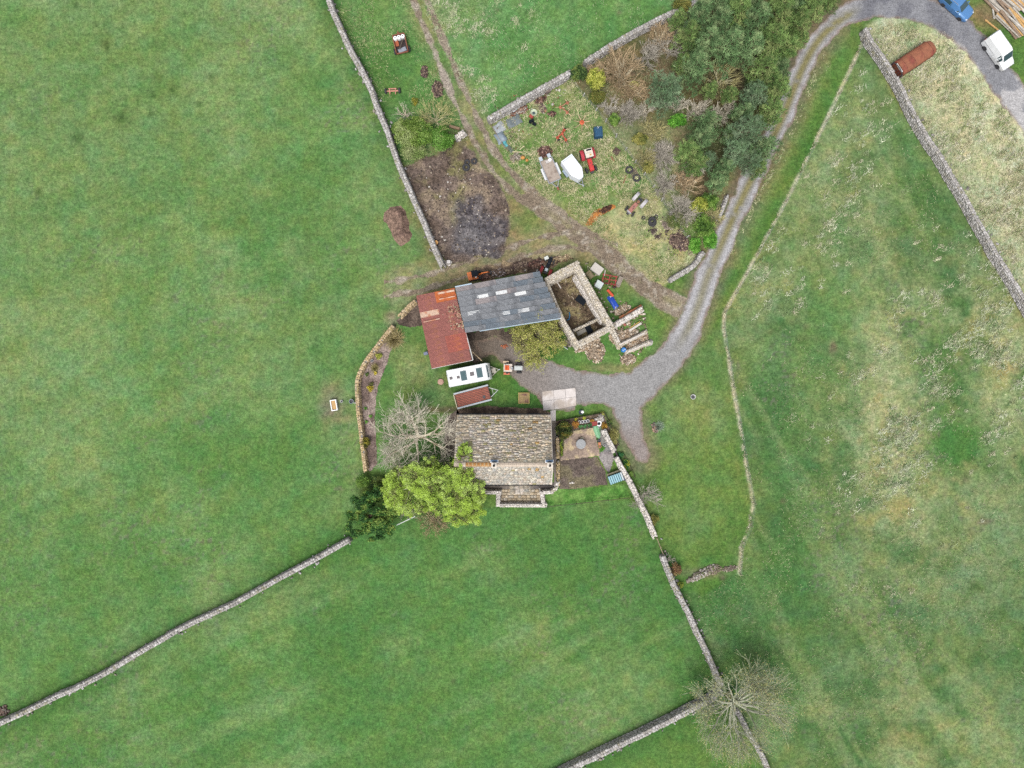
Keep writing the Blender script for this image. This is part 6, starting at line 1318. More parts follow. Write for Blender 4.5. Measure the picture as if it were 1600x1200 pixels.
MB().box((1.55, 0, 1.0), (.1, .7, .5)).obj('radiator', M_VGR, vt); MB().cyl((-.3, 0, 1.0), (-.3, 0, 1.08), .22, .22, 12).obj('tank_lid', mat('rust_lid', P(170, 120, 90)), vt)
gt = tractor('red_tractor', 'dark tractor with red wheels squeezed between grey barn and ruin', 851, 428, 860, 406, M_BLACK, M_BLACK, mat('dark_red', P(150, 44, 48)), .8, cab=False, m_rim=mat('bright_red_rim', P(220, 66, 60)))
MB().box((-.5, 0, 1.3), (.5, .45, .1)).obj('toolbox', mat('pale_blue_box', P(190, 208, 214)), gt)
t = MB().box((0, 0, .35), (.48, .36, .7)).box((0, 0, .72), (.52, .4, .04)).obj('white_box', mat('off_white', P(224, 228, 222))); t.location = (*G(853.5, 404.5), 0); t.rotation_euler = (0, 0, .4); tag(t, 'small white box in front of the dark tractor behind the barns', 'box')
# orange ride-on digger-like machine in the yard
om = thing('orange_dumper', 'small orange and cream loader standing in the yard right of the caravan', 'loader', G(803, 575, .7), ang(790, 574, 820, 574.5))
MB().box((-.75, 0, .8), (1.05, .95, .55)).obj('body', mat('cream_panel', P(230, 218, 204), var=.08), om)
MB().box((-.85, .0, 1.1), (.55, .6, .12)).box((-1.05, 0, 1.3), (.12, .6, .35)).obj('seat', mat('orange_seat', P(226, 98, 40), var=.12), om)
MB().box((.55, 0, .75), (1.0, .55, .4)).box((.55, 0, .97), (.8, .38, .06)).obj('bonnet', mat('silver_engine', P(206, 212, 210), var=.12, scale=12), om)
MB().torus((-.3, 0, 1.25), .17, .02, 'Z', 12, 4).obj('steering_wheel', M_DARK, om)
MB().box((-.2, -.05, 1.09), (.2, .3, .05)).obj('dashboard', M_GALV, om)
for x, y, r in ((.65, .52, .33), (.65, -.52, .33), (-.8, .6, .36), (-.8, -.6, .36)): wheel(om, x, y, r, .26, mat('orange_rim', P(206, 90, 50)))
MB().box((-1.0, .72, .62), (.7, .26, .1)).obj('mudguard', mat('cream_guard', P(226, 200, 170)), om); MB().box((-.9, -.72, .62), (.75, .26, .1)).obj('mudguard', mat('salmon_guard', P(216, 120, 90)), om)
# mini excavator behind the barns
ex = thing('mini_excavator', 'orange mini excavator with dark cab behind the grey barn', 'excavator', G(741, 430, .9), ang(735, 431, 763, 424))
M_EXO = mat('excavator_orange', P(226, 124, 58), rough=.5, var=.12)
MB().box((-.55, 0, .75), (.55, 1.0, .6)).box((-.1, 0, .55), (1.0, .95, .2)).obj('body', M_EXO, ex)
for s in (-1, 1): MB().side_prism([(-.8, .08), (-.7, 0), (.7, 0), (.8, .08), (.8, .26), (.7, .34), (-.7, .34), (-.8, .26)], s * .42 - .13, s * .42 + .13).obj('track', M_TYRE, ex)
MB().box((.1, .08, 1.62), (.8, .8, .08)).box((-.25, .08, 1.25), (.05, .75, .7)).obj('cab', M_BLACK, ex)
for x in (-.25, .45):
    for s in (-.28, .44): MB().tube([(x, s, .6), (x, s, 1.6)], .03, 4).obj('cab_pillar', M_BLACK, ex)
MB().cyl((.15, -.3, 1.1), (.15, -.3, 1.3), .1).obj('work_lamp', M_WHITE, ex)
MB().tube([(.5, -.1, .8), (1.0, -.1, 1.6), (1.7, -.1, 1.45)], [.11, .11, .09], 4).tube([(1.7, -.1, 1.45), (1.95, -.1, .6)], [.08, .06], 4).obj('boom', M_EXO, ex)
MB().box((1.98, -.1, .38), (.35, .5, .35), ry=.4, taper=.7).obj('bucket', M_DARK, ex); MB().box((.92, 0, .25), (.06, 1.1, .3)).obj('blade', M_DARK, ex)
# white covered trailer with pointed nose
hb = ang(885.5, 251, 909, 283)
wt_ = thing('covered_trailer', 'white box trailer with pointed nose next to the red tractor', 'trailer', G(894.5, 263, 1.3), hb)
pl = [(-1.35, -.78), (.75, -.82), (1.7, -.3), (1.75, 0), (1.7, .3), (.75, .82), (-1.35, .78)]
MB().prism(pl, .5, 1.9).obj('body', mat('cool_white', (.45, .47, .5), rough=.4, var=.04), wt_); MB().prism([(x * 1.015, y * 1.02) for x, y in pl], 1.9, 1.95).obj('roof', mat('roof_white', (.42, .44, .47), rough=.5, var=.06, scale=2), wt_)
MB().box((-1.2, 0, 1.965), (.05, 1.4, .03)).obj('roof_seam', M_GALV, wt_)
for s in (-1, 1):
    wheel(wt_, -.1, s * .95, .3, .2); MB().box((-.1, s * .95, .68), (1.0, .26, .06)).obj('mudguard', mat('grey_guard', P(160, 176, 190)), wt_)
MB().tube([(1.2, .55, .5), (2.3, .03, .5)], .05, 4).tube([(1.2, -.55, .5), (2.3, -.03, .5)], .05, 4).obj('drawbar', M_GALV, wt_); MB().box((2.35, 0, .55), (.3, .14, .16)).cyl((2.1, .1, .1), (2.1, .1, .8), .05).obj('hitch', M_GALV, wt_)
# plant trailer with worn deck
hp = ang(851, 247, 869, 289)
pt = thing('plant_trailer', 'grey plant trailer with worn plywood deck and white mudguards', 'trailer', G(860, 266, .7), hp)
MB().box((0, 0, .62), (2.9, 1.55, .08)).obj('deck', mat('worn_plywood', P(178, 164, 152), rough=.85, var=.14, scale=3, col2=P(150, 134, 122), mix=.4), pt)
mb = MB()
for s in (-1, 1): mb.box((0, s * .80, .7), (3.0, .08, .2))
mb.box((1.48, 0, .7), (.08, 1.6, .2)); mb.obj('frame', M_GALV, pt)
for s in (-1, 1):
    MB().box((.15, s * .98, .66), (1.5, .24, .1)).obj('mudguard', mat('white_guard', P(226, 228, 230), var=.06), pt)
    for x in (-.2, .5): wheel(pt, x, s * .96, .27, .2)
    MB().box((-1.75, s * .55, .68), (.5, .42, .07), ry=.2).obj('ramp', mat('pale_ramp', P(190, 200, 210), var=.1), pt)
MB().cyl((-1.15, .42, .66), (-1.15, .42, .95), .2, .2, 14).obj('spool', M_WHITE, pt); MB().box((-1.1, .1, .75), (.35, .5, .2)).obj('winch_box', mat('pale_box', P(200, 194, 190)), pt)
MB().tube([(1.45, .5, .6), (2.2, .05, .55)], .05, 4).tube([(1.45, -.5, .6), (2.2, -.05, .55)], .05, 4).obj('drawbar', M_GALV, pt); MB().box((2.35, 0, .5), (.5, .2, .15)).obj('hitch', mat('rusty_hitch', P(150, 90, 70)), pt)
# rusty trailer with white drums in the top field
h3 = ang(628, 80, 622, 54)
dt = thing('rusty_trailer', 'rusty open farm trailer holding three white drums, in the top paddock', 'trailer', G(625.5, 68, .8), h3)
M_RBR = mat('brown_rust', P(150, 92, 72), rough=.85, var=.22, scale=5)
MB().box((0, 0, .55), (2.1, 1.4, .08)).obj('deck', mat('dark_deck', P(58, 46, 46), var=.2), dt)
for s in (-1, 1): MB().box((0, s * .74, .78), (2.2, .09, .45)).obj('side_board', M_RBR, dt)
MB().box((1.1, 0, .78), (.09, 1.4, .45)).obj('headboard', M_RBR, dt); MB().box((-1.1, 0, .66), (.09, 1.4, .2)).obj('tailboard', M_RBR, dt)
MB().tube([(1.1, 0, .5), (1.75, 0, .45)], .06, 4).box((1.5, 0, .5), (.1, .35, .08)).obj('drawbar', M_RBR, dt)
for s in (-1, 1): wheel(dt, -.65, s * .92, .36, .2, M_RBR)
o = MB().box((-.75, -.05, .64), (.5, 1.0, .1), rz=.2).obj('metal_sheet', mat('blue_grey_sheet', P(150, 156, 168))); o.parent = None; o.matrix_basis = Matrix.Translation(dt.location) @ Matrix.Rotation(h3, 4, 'Z'); tag(o, 'blue-grey metal sheet lying at the open end of the drum trailer', 'sheet')
o = MB().box((.15, .4, .68), (.7, .4, .16)).obj('orange_crate', mat('orange_crate', P(176, 96, 62), var=.2)); o.matrix_basis = Matrix.Translation(dt.location) @ Matrix.Rotation(h3, 4, 'Z'); tag(o, 'orange-brown crate on the drum trailer', 'crate')
o = MB().box((-.1, -.15, .95), (1.5, .12, .06), rz=-.55).obj('plank', M_DARKWOOD); o.matrix_basis = Matrix.Translation(dt.location) @ Matrix.Rotation(h3, 4, 'Z'); tag(o, 'grey plank lying diagonally across the drum trailer', 'plank')
pd = thing('white_drum', 'white drum on the rusty trailer, middle one of three', 'drum', GV(623, 57.5, 1.15), 0, 'white drums on the trailer')
pd.location.z = .59
MB().lathe([(.02, 0), (.23, 0), (.25, .05), (.25, .5), (.22, .56), (.02, .57)], (0, 0, 0), 14).obj('body', M_WHITE, pd); MB().cyl((0, 0, .57), (0, 0, .61), .07, .07, 8).obj('cap', M_DARK, pd)
for (u, v, lab) in ((617.3, 59, 'white drum on the rusty trailer, next to the long wall side'), (629, 56, 'white drum on the rusty trailer, next to the track side')): dup(pd, lab, (*G(u, v, 1.15), .59))
# old axle
ax = thing('trailer_axle', 'old salmon-rusted axle with two black tyres below the drum trailer', 'axle', G(613.5, 142, .3), ang(603, 143, 624, 142))
M_SALM = mat('salmon_rust', P(206, 146, 126), var=.18, scale=6)
MB().tube([(0, .9, .3), (0, -.9, .3)], .1, 6).obj('beam', M_SALM, ax); ax.rotation_euler.z += math.pi / 2
for s in (-1, 1): wheel(ax, 0, s * .85, .33, .24, M_SALM)
MB().box((.25, 0, .35), (.1, 1.0, .12)).box((-.1, .35, .35), (.7, .1, .1)).box((-.1, -.35, .35), (.7, .1, .1)).obj('frame', M_SALM, ax)
# hay rakes / tedders
M_TED = mat('tedder_red', P(190, 88, 62), rough=.6, var=.18); M_TEDF = mat('faded_tedder', P(190, 122, 96), rough=.8, var=.2); M_TINE = mat('pale_tine', P(224, 196, 160))
def rotor(parent, x, y, m, seed, n=6, L=.8, r=.28, z=.45):
    ro_ = MB().lathe([(.06, -.1), (r, -.06), (r, 0), (.12, .08), (.05, .25)], (x, y, z), 12).obj('rotor', m, parent); mb = MB(); a0 = seed
    for k in range(n):
        a = a0 + 6.283 * k / n; mb.tube([(x + r * math.cos(a), y + r * math.sin(a), z - .03), (x + L * math.cos(a), y + L * math.sin(a), z - .12), (x + (L + .08) * math.cos(a), y + (L + .08) * math.sin(a), .1)], .045, 3)
    mb.obj('tines', M_TINE, ro_)
td = thing('hay_tedder', 'bright red three-rotor hay tedder folded up in the junk yard', 'hay tedder', G(877.5, 213))
for x, y, s in ((.28, .62, .3), (-.52, -.3, 1.2), (.5, -.58, 2.0)): rotor(td, x, y, M_TED, s, 4, .6, .2)
MB().tube([(.28, .62, .55), (-.05, .1, .6), (-.52, -.3, .55)], .08, 5).tube([(-.05, .1, .6), (.5, -.58, .55)], .08, 5).box((.05, .1, .6), (.3, .25, .15)).obj('frame', M_TED, td)
for x, y in ((-.45, -.55), (.6, -.8), (.4, .85)):
    w_ = wheel(td, x, y, .18, .12, M_TED)
sd_ = thing('spider_rake', 'single orange rotor with long pale spokes lying on the grass', 'hay rake', G(909, 192.5)); rotor(sd_, 0, 0, mat('orange_rotor', P(214, 104, 66), var=.15), .2, 7, .95, .3, .3)
MB().tube([(0, 0, .3), (0, -.6, .2)], .06, 4).obj('shaft', M_TEDF, sd_)
fd = thing('faded_tedder', 'faded pinkish hay tedder half overgrown near the wall corner', 'hay tedder', G(881, 171))
for x, y, s in ((.42, .7, .5), (-.45, .15, 1.5), (.4, -.5, .9)): rotor(fd, x, y, M_TEDF, s, 4, .55, .2, .35)
MB().tube([(.42, .7, .5), (-.45, .15, .45), (.4, -.5, .5)], .06, 4).obj('frame', M_TEDF, fd)
# big red cultivator machinery next to the ruin
rm = thing('red_cultivator', 'jumble of red tined cultivator beside the roofless barn and track', 'cultivator', G(951, 438), ang(940, 436, 962, 440))
M_CUL = mat('cultivator_red', P(172, 58, 62), rough=.65, var=.2, scale=5)
mb = MB(); rng = random.Random(5)
for y in (-.5, 0, .5): mb.tube([(-.95, y, .6), (.95, y, .62)], .07, 4)
for x in (-.8, 0, .8): mb.tube([(x, -.6, .62), (x, .6, .62)], .06, 4)
mb.obj('frame', M_CUL, rm)
for k in range(14):
    x, y = -.9 + 1.8 * rng.random(), rng.choice((-.5, 0, .5)); a = rng.random() * 6.28
    MB().tube([(x, y, .65), (x + .15 * math.cos(a), y + .15 * math.sin(a), .85), (x + .35 * math.cos(a), y + .35 * math.sin(a), .4), (x + .3 * math.cos(a), y + .3 * math.sin(a), .05)], [.04, .04, .03, .02], 4).obj('tine', M_CUL if k % 3 else M_DARK, rm)
MB().tube([(-.7, .7, .5), (-.75, 1.0, 1.0), (-.72, .3, .95)], .05, 4).obj('lever', mat('pale_pink', P(226, 206, 204)), rm)
for s in (-1, 1): wheel(rm, s * .8, -.8, .25, .15, M_CUL)
beam('orange and white loader arm lying beside the red cultivator', 949, 453, 958, 463, mat('orange_arm', P(216, 84, 50)), .28, .2, .35, name='loader_arm', cat='loader arm')
def slab(name, label, cat, u, v, w, l, h, rz, m, lid=None):
    o = thing(name, label, cat, G(u, v), rz); MB().box((0, 0, h / 2), (w, l, h)).obj('body', m, o)
    MB().box((0, 0, h + .02), (w * 1.03, l * 1.03, .04)).obj('lid', lid or m, o); return o
M_PAL = mat('pale_grey_board', P(204, 198, 190), var=.08)
slab('grey_crate', 'large pale grey box with flat lid beside the roofless barn and track', 'box', 932, 421.5, 1.35, 1.0, .7, math.radians(-37), M_PAL)
slab('white_cabinet', 'small whitish metal cabinet between ruin and red cultivator', 'cabinet', 934.8, 446, .85, .82, .9, math.radians(-30), mat('cabinet_white', P(206, 216, 214), var=.06))
t = MB(); t.box((0, 0, .25), (1.25, .5, .5)); t.obj
tr_ = thing('stone_trough', 'long grey stone trough at the edge of the track', 'trough', G(967, 441), math.radians(67)); mb = MB()
for s in (-1, 1): mb.box((0, s * .22, .25), (1.3, .1, .5)); mb.box((s * .6, 0, .25), (.1, .34, .5))
mb.box((0, 0, .2), (1.1, .34, .3)); mb.obj('basin', mat('grey_tan_stone', P(158, 146, 134), var=.18, scale=6), tr_)
t = MB().box((0, 0, .2), (1.0, .7, .4)).box((.1, 0, .45), (.6, .5, .1)).obj('timber_pallet', mat('mossy_timber', P(146, 132, 100), var=.25, scale=6)); t.location = (*G(921, 430), 0); t.rotation_euler = (0, 0, -.9); tag(t, 'mossy timber stack against the ruin, next to the large grey box', 'timber')
def tarp(label, u, v, w, l, h, rz, m, seed, name='tarpaulin', cat='tarpaulin'):
    rs = np.random.RandomState(seed); nx, ny = 14, 10; xs = np.linspace(-w / 2, w / 2, nx); ys = np.linspace(-l / 2, l / 2, ny); X, Y = np.meshgrid(xs, ys)
    n = fbm(X + seed * 3, Y, .8, 3, seed); Z = .03 + h * (n ** 1.3) * (1 - (np.abs(X) / (w / 2)) ** 4) * (1 - (np.abs(Y) / (l / 2)) ** 4) + .05 * n
    X = X * (1 + .3 * (fbm(X, Y + seed, .9, 2, seed + 1) - .5)) + (n - .5) * .3; Y = Y * (1 + .4 * (fbm(X + 9, Y, .9, 2, seed + 2) - .5)); i = np.arange(nx * ny).reshape(ny, nx)
    F = np.stack([i[:-1, :-1], i[:-1, 1:], i[1:, 1:], i[1:, :-1]], 2).reshape(-1, 4)
    o = link(name, arr_mesh(name, np.stack([X, Y, Z], 2).reshape(-1, 3), F), m, loc=(*G(u, v), 0), rot=(0, 0, rz)); return tag(o, label, cat)
tarp('crumpled bright blue tarpaulin beside the ruin', 957.5, 472, 1.6, .75, .35, math.radians(-58), mat('bright_blue_tarp', P(40, 84, 190), rough=.4, var=.2, scale=4), 3)
tarp('dark slate-blue sheeting under the short wall by the track', 803, 190, 1.9, 1.3, .3, .5, mat('slate_sheet', P(112, 122, 126), rough=.6, var=.25, scale=3), 4, 'plastic_sheet', 'sheeting')
tarp('pale grey plastic sheeting nearest to the wall end', 780, 200, 1.4, 1.3, .25, .6, mat('pale_sheet', P(168, 174, 180), rough=.5, var=.18, scale=3), 5, 'plastic_sheet', 'sheeting')
tarp('blue-grey rounded sheeting over a heap beside the track', 782, 215, 1.3, 1.5, .5, .5, mat('grey_blue_sheet', P(134, 148, 160), rough=.5, var=.15, scale=3), 6, 'plastic_sheet', 'sheeting')
tarp('small turquoise sheet hanging off the blue-grey heap', 789, 225, .5, .9, .25, .5, mat('turquoise_sheet', P(80, 166, 176), rough=.5, var=.2, scale=4), 7, 'plastic_sheet', 'sheeting')
tarp('dark green-grey sheet trailing below the turquoise one', 797, 233, .6, 1.0, .2, .7, mat('dark_green_sheet', P(96, 106, 96), rough=.6, var=.2), 8, 'plastic_sheet', 'sheeting')
o = thing('blue_crate', 'dark blue tarpaulined box near the fence, above the red tractor', 'crate', G(934, 209), math.radians(5)); M_NAVY = mat('navy_cover', P(36, 82, 116), rough=.5, var=.15, scale=5)
MB().box((0, 0, .4), (1.1, 1.35, .8), taper=.9).box((0, 0, .82), (.85, 1.1, .08), taper=.85).obj('cover', M_NAVY, o); MB().tube([(-.1, .68, .86), (-.05, .3, .9), (.1, .62, .86)], .02, 4).obj('rope', M_WHITE, o)
for (lab, u, v, w, l, h, rz, c) in (('dark brown rusted grid panel lying on the grass near the faded tedder', 847, 169, 1.1, .8, .08, -.9, (96, 76, 74)), ('dark brown square lid lying near the fence, right of the red tractor', 963, 237, .8, .8, .1, -.65, (84, 64, 58))):
    t = MB().box((0, 0, h / 2), (w, l, h))
    for k in range(4): t.box((-w / 2 + w * (k + .5) / 4, 0, h + .02), (.05, l, .04))
    t = t.obj('rusted_lid', mat('dark_brown_' + str(u), P(*c), var=.25, scale=6)); t.location = (*G(u, v), .01); t.rotation_euler = (0, 0, rz); tag(t, lab, 'metal panel')
t = MB().box((0, 0, .08), (.7, .12, .1)).obj('rusty_bar', M_RBR); t.location = (*G(957, 248.5), .02); t.rotation_euler = (0, 0, -1.0); tag(t, 'short rusty bar next to the dark brown square lid', 'bar')
t = thing('white_basin', 'pale cream basin with dark bottom among junk under the wall', 'basin', G(834, 177)); MB().lathe([(.2, .02), (.3, .05), (.42, .3), (.38, .3), (.26, .1), (.2, .08)], (0, 0, 0), 14).obj('bowl', mat('cream_basin', P(212, 222, 196)), t); MB().cyl((0, 0, .07), (0, 0, .1), .2, .2, 10).obj('water', mat('dark_water', P(70, 90, 104), rough=.1), t)
t = MB().box((-.1, .1, .25), (.6, .3, .5), rz=.6).box((.25, -.2, .15), (.5, .3, .3), rz=-.6).tube([(-.4, .1, .5), (0, .25, .55)], .05, 4).obj('black_machine', M_BLACK); t.location = (*G(831.5, 192), 0); tag(t, 'small black engine block in the junk yard grass', 'engine')
t = MB().box((0, 0, .15), (.5, .35, .3)).obj('red_can', mat('dark_red_can', P(170, 74, 64))); t.location = (*G(830, 183), 0); t.rotation_euler = (0, 0, -.7); tag(t, 'small red can beside the cream basin', 'can')
t = MB().box((0, 0, .3), (.62, .5, .6)).box((.2, .15, .62), (.1, .4, .06)).obj('old_stove', mat('stove_grey', P(126, 112, 106), var=.3, scale=8)); t.location = (*G(855.5, 144), 0); t.rotation_euler = (0, 0, .4); tag(t, 'small boxy old stove against the wall of the junk yard', 'stove')
t = MB().box((0, 0, .12), (.9, .25, .1)).box((.1, .2, .08), (.8, .2, .08), rz=.1).obj('white_board', mat('bluish_white', P(206, 218, 226))); t.location = (*G(804, 173), .02); t.rotation_euler = (0, 0, .75); tag(t, 'bluish white board leaning by the short wall', 'board')
for lab, a in (('pale short plank in the grass left of the plant trailer', (812, 234, 819, 228)), ('tan long plank in the grass beside dark sheeting', (801, 237, 818, 238)), ('thin white pole sticking up near the junk yard wall', (831, 161, 834, 153))): beam(lab, *a, mat('pale_plank', P(216, 204, 164), var=.1), .1, .06, .1, name='plank', cat='plank')
t = MB().ball((0, 0, .2), .3, 8, 5, (1, .8, .6)).ball((.5, -.3, .1), .2, 8, 5).obj('orange_bucket', mat('orange_bucket', P(206, 146, 76), var=.2)); t.location = (*G(817, 247), 0); tag(t, 'ochre plastic lump in the grass beside the track', 'container')
# heaps
PAL_RUSTH = A((120, 88, 78), (96, 70, 66), (140, 104, 90), (84, 66, 62), (160, 130, 118)); PAL_BRUSH = A((120, 100, 92), (98, 80, 76), (144, 122, 108), (84, 70, 70), (170, 150, 130)); PAL_BLK = A((90, 88, 92), (70, 66, 70), (112, 108, 112))
rubble('rusty brown scrap heap behind the plant trailer', 851, 238, 11, 9, 130, PAL_RUSTH, 310, .5, .2, .05, .18, 'scrap_heap', 'scrap heap')
rubble('purplish brush heap between drum trailer and track', 684, 140, 8.5, 13, 190, PAL_BRUSH, 311, .6, 0, .04, .16, 'brush_heap', 'brush heap')
rubble('small dark brush heap nearest to the drum trailer', 663, 112, 5.5, 10, 90, PAL_BRUSH, 312, .35, 0, .04, .14, 'brush_heap', 'brush heap')
rubble('dark brown brush heap at the corner below the scrub', 1061, 378, 17, 12, 260, PAL_BRUSH, 313, .6, -.6, .04, .17, 'brush_heap', 'brush heap')
rubble('grey twig heap above the dark brown one', 1044, 352, 10, 7, 110, A((150, 136, 124), (126, 110, 104), (170, 158, 140)), 314, .4, -.5, .04, .14, 'brush_heap', 'brush heap')
rubble('scrap pile with white bits against the grey barn wall', 781, 426, 15, 6, 130, A((150, 130, 116), (110, 92, 82), (190, 180, 180), (96, 80, 72)), 315, .4, .2, .05, .16, 'scrap_heap', 'scrap heap')
rubble('brown scrap beside the mini excavator arm', 757, 433, 9, 5, 70, PAL_RUSTH, 316, .3, .2, .05, .15, 'scrap_heap', 'scrap heap')
rubble('dark scrap behind the barns beside the tractor', 838, 412, 14, 6, 90, PAL_RUSTH, 317, .3, .2, .05, .15, 'scrap_heap', 'scrap heap')
rubble('grey stones and brick ends under the short wall', 817, 172, 9, 5, 80, A((170, 140, 120), (140, 120, 110), (190, 180, 170), (150, 100, 80)), 318, .3, .5, .05, .15, 'rubble_heap', 'rubble heap')
rubble('stone scatter among tall grass below dark sheeting', 806, 246, 9, 7, 60, A((176, 166, 156), (140, 124, 112)), 319, .2, .3, .05, .13, 'rubble_heap', 'rubble heap')
rubble('dumped stones at the lower left corner wall', 6, 1110, 9, 8, 80, A((130, 110, 100), (150, 140, 130), (110, 90, 84)), 320, .3, .2, .06, .16)
rubble('spoil of stones beside the crumbling bank', 1117, 890, 11, 6, 70, A((160, 146, 130), (136, 122, 108), (124, 130, 90)), 321, .2, .4, .05, .14)
rubble('loose grey stones where the long wall ends by the track', 699, 411, 6, 4, 22, PAL_PALE, 322, .25, 0, .07, .2)
rubble('bricks dropped on the yard beside the budding bush', 788, 541, 5, 3, 16, A((196, 120, 84), (180, 110, 84)), 323, .12, 0, .05, .1, 'brick_scatter', 'bricks')
rubble('brown scrap and dead stalks under the wall, below the old stove', 845, 157, 10, 5, 80, PAL_RUSTH, 350, .3, .5, .04, .15, 'scrap_heap', 'scrap heap')
rubble('mixed scrap between slate-blue sheeting and the short wall', 803, 178, 8, 4, 60, A((150, 130, 118), (96, 84, 80), (190, 186, 178), (150, 96, 74)), 351, .25, .5, .04, .14, 'scrap_heap', 'scrap heap')
rubble('dark scrap in the grass between faded tedder and rusted grid', 862, 178, 7, 4, 40, PAL_RUSTH, 352, .2, 0, .04, .12, 'scrap_heap', 'scrap heap')
rubble('brown brush behind the grey barn, halfway along its wall', 810, 416, 15, 6, 130, PAL_BRUSH, 353, .4, .2, .04, .15, 'brush_heap', 'brush heap')
rubble('tan dead brush behind the roofless barn', 878, 404, 14, 5, 110, A((176, 152, 120), (140, 116, 94), (200, 182, 148)), 354, .3, .2, .04, .13, 'brush_heap', 'brush heap')
# mounds of manure and sawdust
def mound(name, label, cat, poly_px, h, cols, seed, fleck=.15):
    poly = W(poly_px); c = np.mean(np.array(poly), 0)
    o = grid_sheet(name, lambda x, y: sdf(x, y, poly) + (fbm(x, y, .8, 3, seed) - .5) * .5, lambda x, y, k: full(mixc(np.zeros(x.shape + (3,)) + np.array(P(*cols[0])), P(*cols[1]), sst(.45, .65, fbm(x, y, .7, 4, seed + 1))) * (.78 + .44 * fbm(x, y, .3, 3, seed + 2))[..., None], fleck), bb(poly), -.02, M_EARTH, res=.1, zf=lambda x, y, k: h * sst(0, 1.1, k) * (.55 + .8 * fbm(x, y, 1.1, 3, seed + 3)), kind=None)
    return tag(o, label, cat)
mound('manure_heap', 'long brown manure heap on the big field beside the long wall', 'manure heap', [(599, 332), (608, 322), (627, 320), (637, 334), (640, 350), (645, 366), (641, 378), (626, 387), (617, 378), (608, 358), (599, 344)], .8, [(140, 116, 102), (118, 96, 86), ], 401)
mound('sawdust_pile', 'orange-brown spread of sawdust beside the track', 'sawdust pile', [(912, 350), (920, 336), (930, 326), (942, 323), (956, 317), (965, 318), (964, 327), (950, 333), (938, 341), (927, 354), (915, 357)], .25, [(186, 124, 66), (160, 108, 62)], 411, .1)
rubble('dark bark ridge on top of the sawdust', 947, 327, 11, 3.6, 70, A((104, 72, 56), (84, 60, 52)), 324, .35, .45, .05, .14, 'bark_heap', 'bark heap')
# tyres
def tyre(label, u, v, r=.42, z=.14, w=.13, tilt=(0, 0)):
    o = MB().torus((0, 0, 0), r - w, w, 'Z', 18, 6).obj('tyre', M_TYRE); o.location = (*G(u, v), z); o.rotation_euler = (tilt[0], tilt[1], 0); return tag(o, label, 'tyre', 'old tyres')
tyre('tyre lying in the pale grass near the fence, next to a rusty frame', 983, 266, .52); tyre('tyre lying beside the rusty frame, farther from the fence posts top', 994.5, 278.5, .52); tyre('flat tyre with dark middle beside the brush heap', 1019, 348, .55, .15, .16)
tyre('tyre on top of another near the brush heap', 1018, 346, .5, .42, .15, (.1, .15)); tyre('small half-sunk tyre above the brush heap tyres', 1005, 340.5, .26, .1, .08); tyre('small dark tyre close to the fence end', 1025, 338.5, .25, .1, .08)
tyre('tyre lying on the brown earth patch', 728.5, 262, .5, .16, .17, (.1, 0)); tyre('tyre leaning on rubble of the brown earth patch', 741, 253, .42, .25, .14, (.6, .3)); tyre('dark tyre half buried behind the flat one on brown earth', 730, 254, .38, .12, .13, (.25, 0))
t = thing('rusty_harrow', 'dark rusty harrow frame lying between two tyres', 'harrow', G(990, 270), .5); mb = MB()
for k in range(4): mb.tube([(-.4, -.35 + .23 * k, .15), (.4, -.35 + .23 * k, .18)], .05, 4); mb.tube([(-.35 + .23 * k, -.4, .17), (-.35 + .23 * k, .4, .15)], .04, 4)
mb.obj('frame', mat('purple_rust', P(104, 84, 86), var=.2), t); beam('thin rusty rod beside the harrow frame', 974, 287, 978, 274, M_RBR, .08, .06, .1, name='rusty_rod', cat='rod')
for lab, u, v, r, c in (('small dark scrap beside the lone tyre', 1021, 362, 6, (110, 96, 92)), ('tiny scrap heap between tyres and brush heap', 1028, 370, 5, (120, 104, 94)), ('small dark scrap near the faded tedder', 818, 164, 4, (120, 100, 90))): rubble(lab, u, v, r, r * .7, 30, A(c, (88, 76, 74)), int(u), .25, .3, .04, .12, 'scrap_heap', 'scrap heap')
# log butt, white stone, beam by scrub
t = thing('log_section', 'upright cut log with orange end grain beside the long wall', 'log', G(682, 380.5)); MB().lathe([(.3, 0), (.32, .2), (.3, .62), (.28, .64)], (0, 0, 0), 14).obj('bark', M_DARKWOOD, t); MB().cyl((0, 0, .645), (0, 0, .66), .27, .27, 14).obj('cut_face', mat('cut_wood', P(214, 162, 98), var=.12, scale=8), t)
t = MB().box((0, 0, .25), (.5, .45, .5), taper=.85).obj('white_stone', mat('white_stone', P(214, 210, 208), var=.1)); t.location = (*G(701.5, 410), 0); tag(t, 'white block of stone at the lower end of the long wall', 'stone')
beam('brown timber baulk behind the short white-topped wall', 702, 197, 718, 201.5, mat('brown_baulk', P(140, 116, 92), var=.15), .3, .3, .35)
beam('thin pale pole leaning from the rusty barn towards the yard', 737.5, 549, 752.5, 563.5, mat('pale_pole', P(220, 196, 160)), .1, .1, .8, 2.2, 'leaning_pole', 'pole')
beam('white galvanised rail between the evergreen and lime-green tree', 620, 820.5, 648.5, 806.8, mat('white_rail', P(220, 226, 220)), .1, .1, 1.1, name='gate_rail', cat='gate')
t = MB().box((0, 0, .9), (1.7, .05, 1.0), rx=.25).obj('glass_sheet', mat('grey_green_sheet', P(150, 168, 172), rough=.2, var=.1)); t.location = (*G(878.5, 539), -.3); t.rotation_euler = (0, 0, math.radians(-38)); tag(t, 'grey-green sheet leaning outside the ruin behind the budding bush', 'sheet')
rubble('grey stones under the leaning grey-green sheet', 889, 535, 9, 6, 80, A((150, 140, 136), (130, 118, 110), (176, 166, 156)), 325, .35, .6, .05, .15)
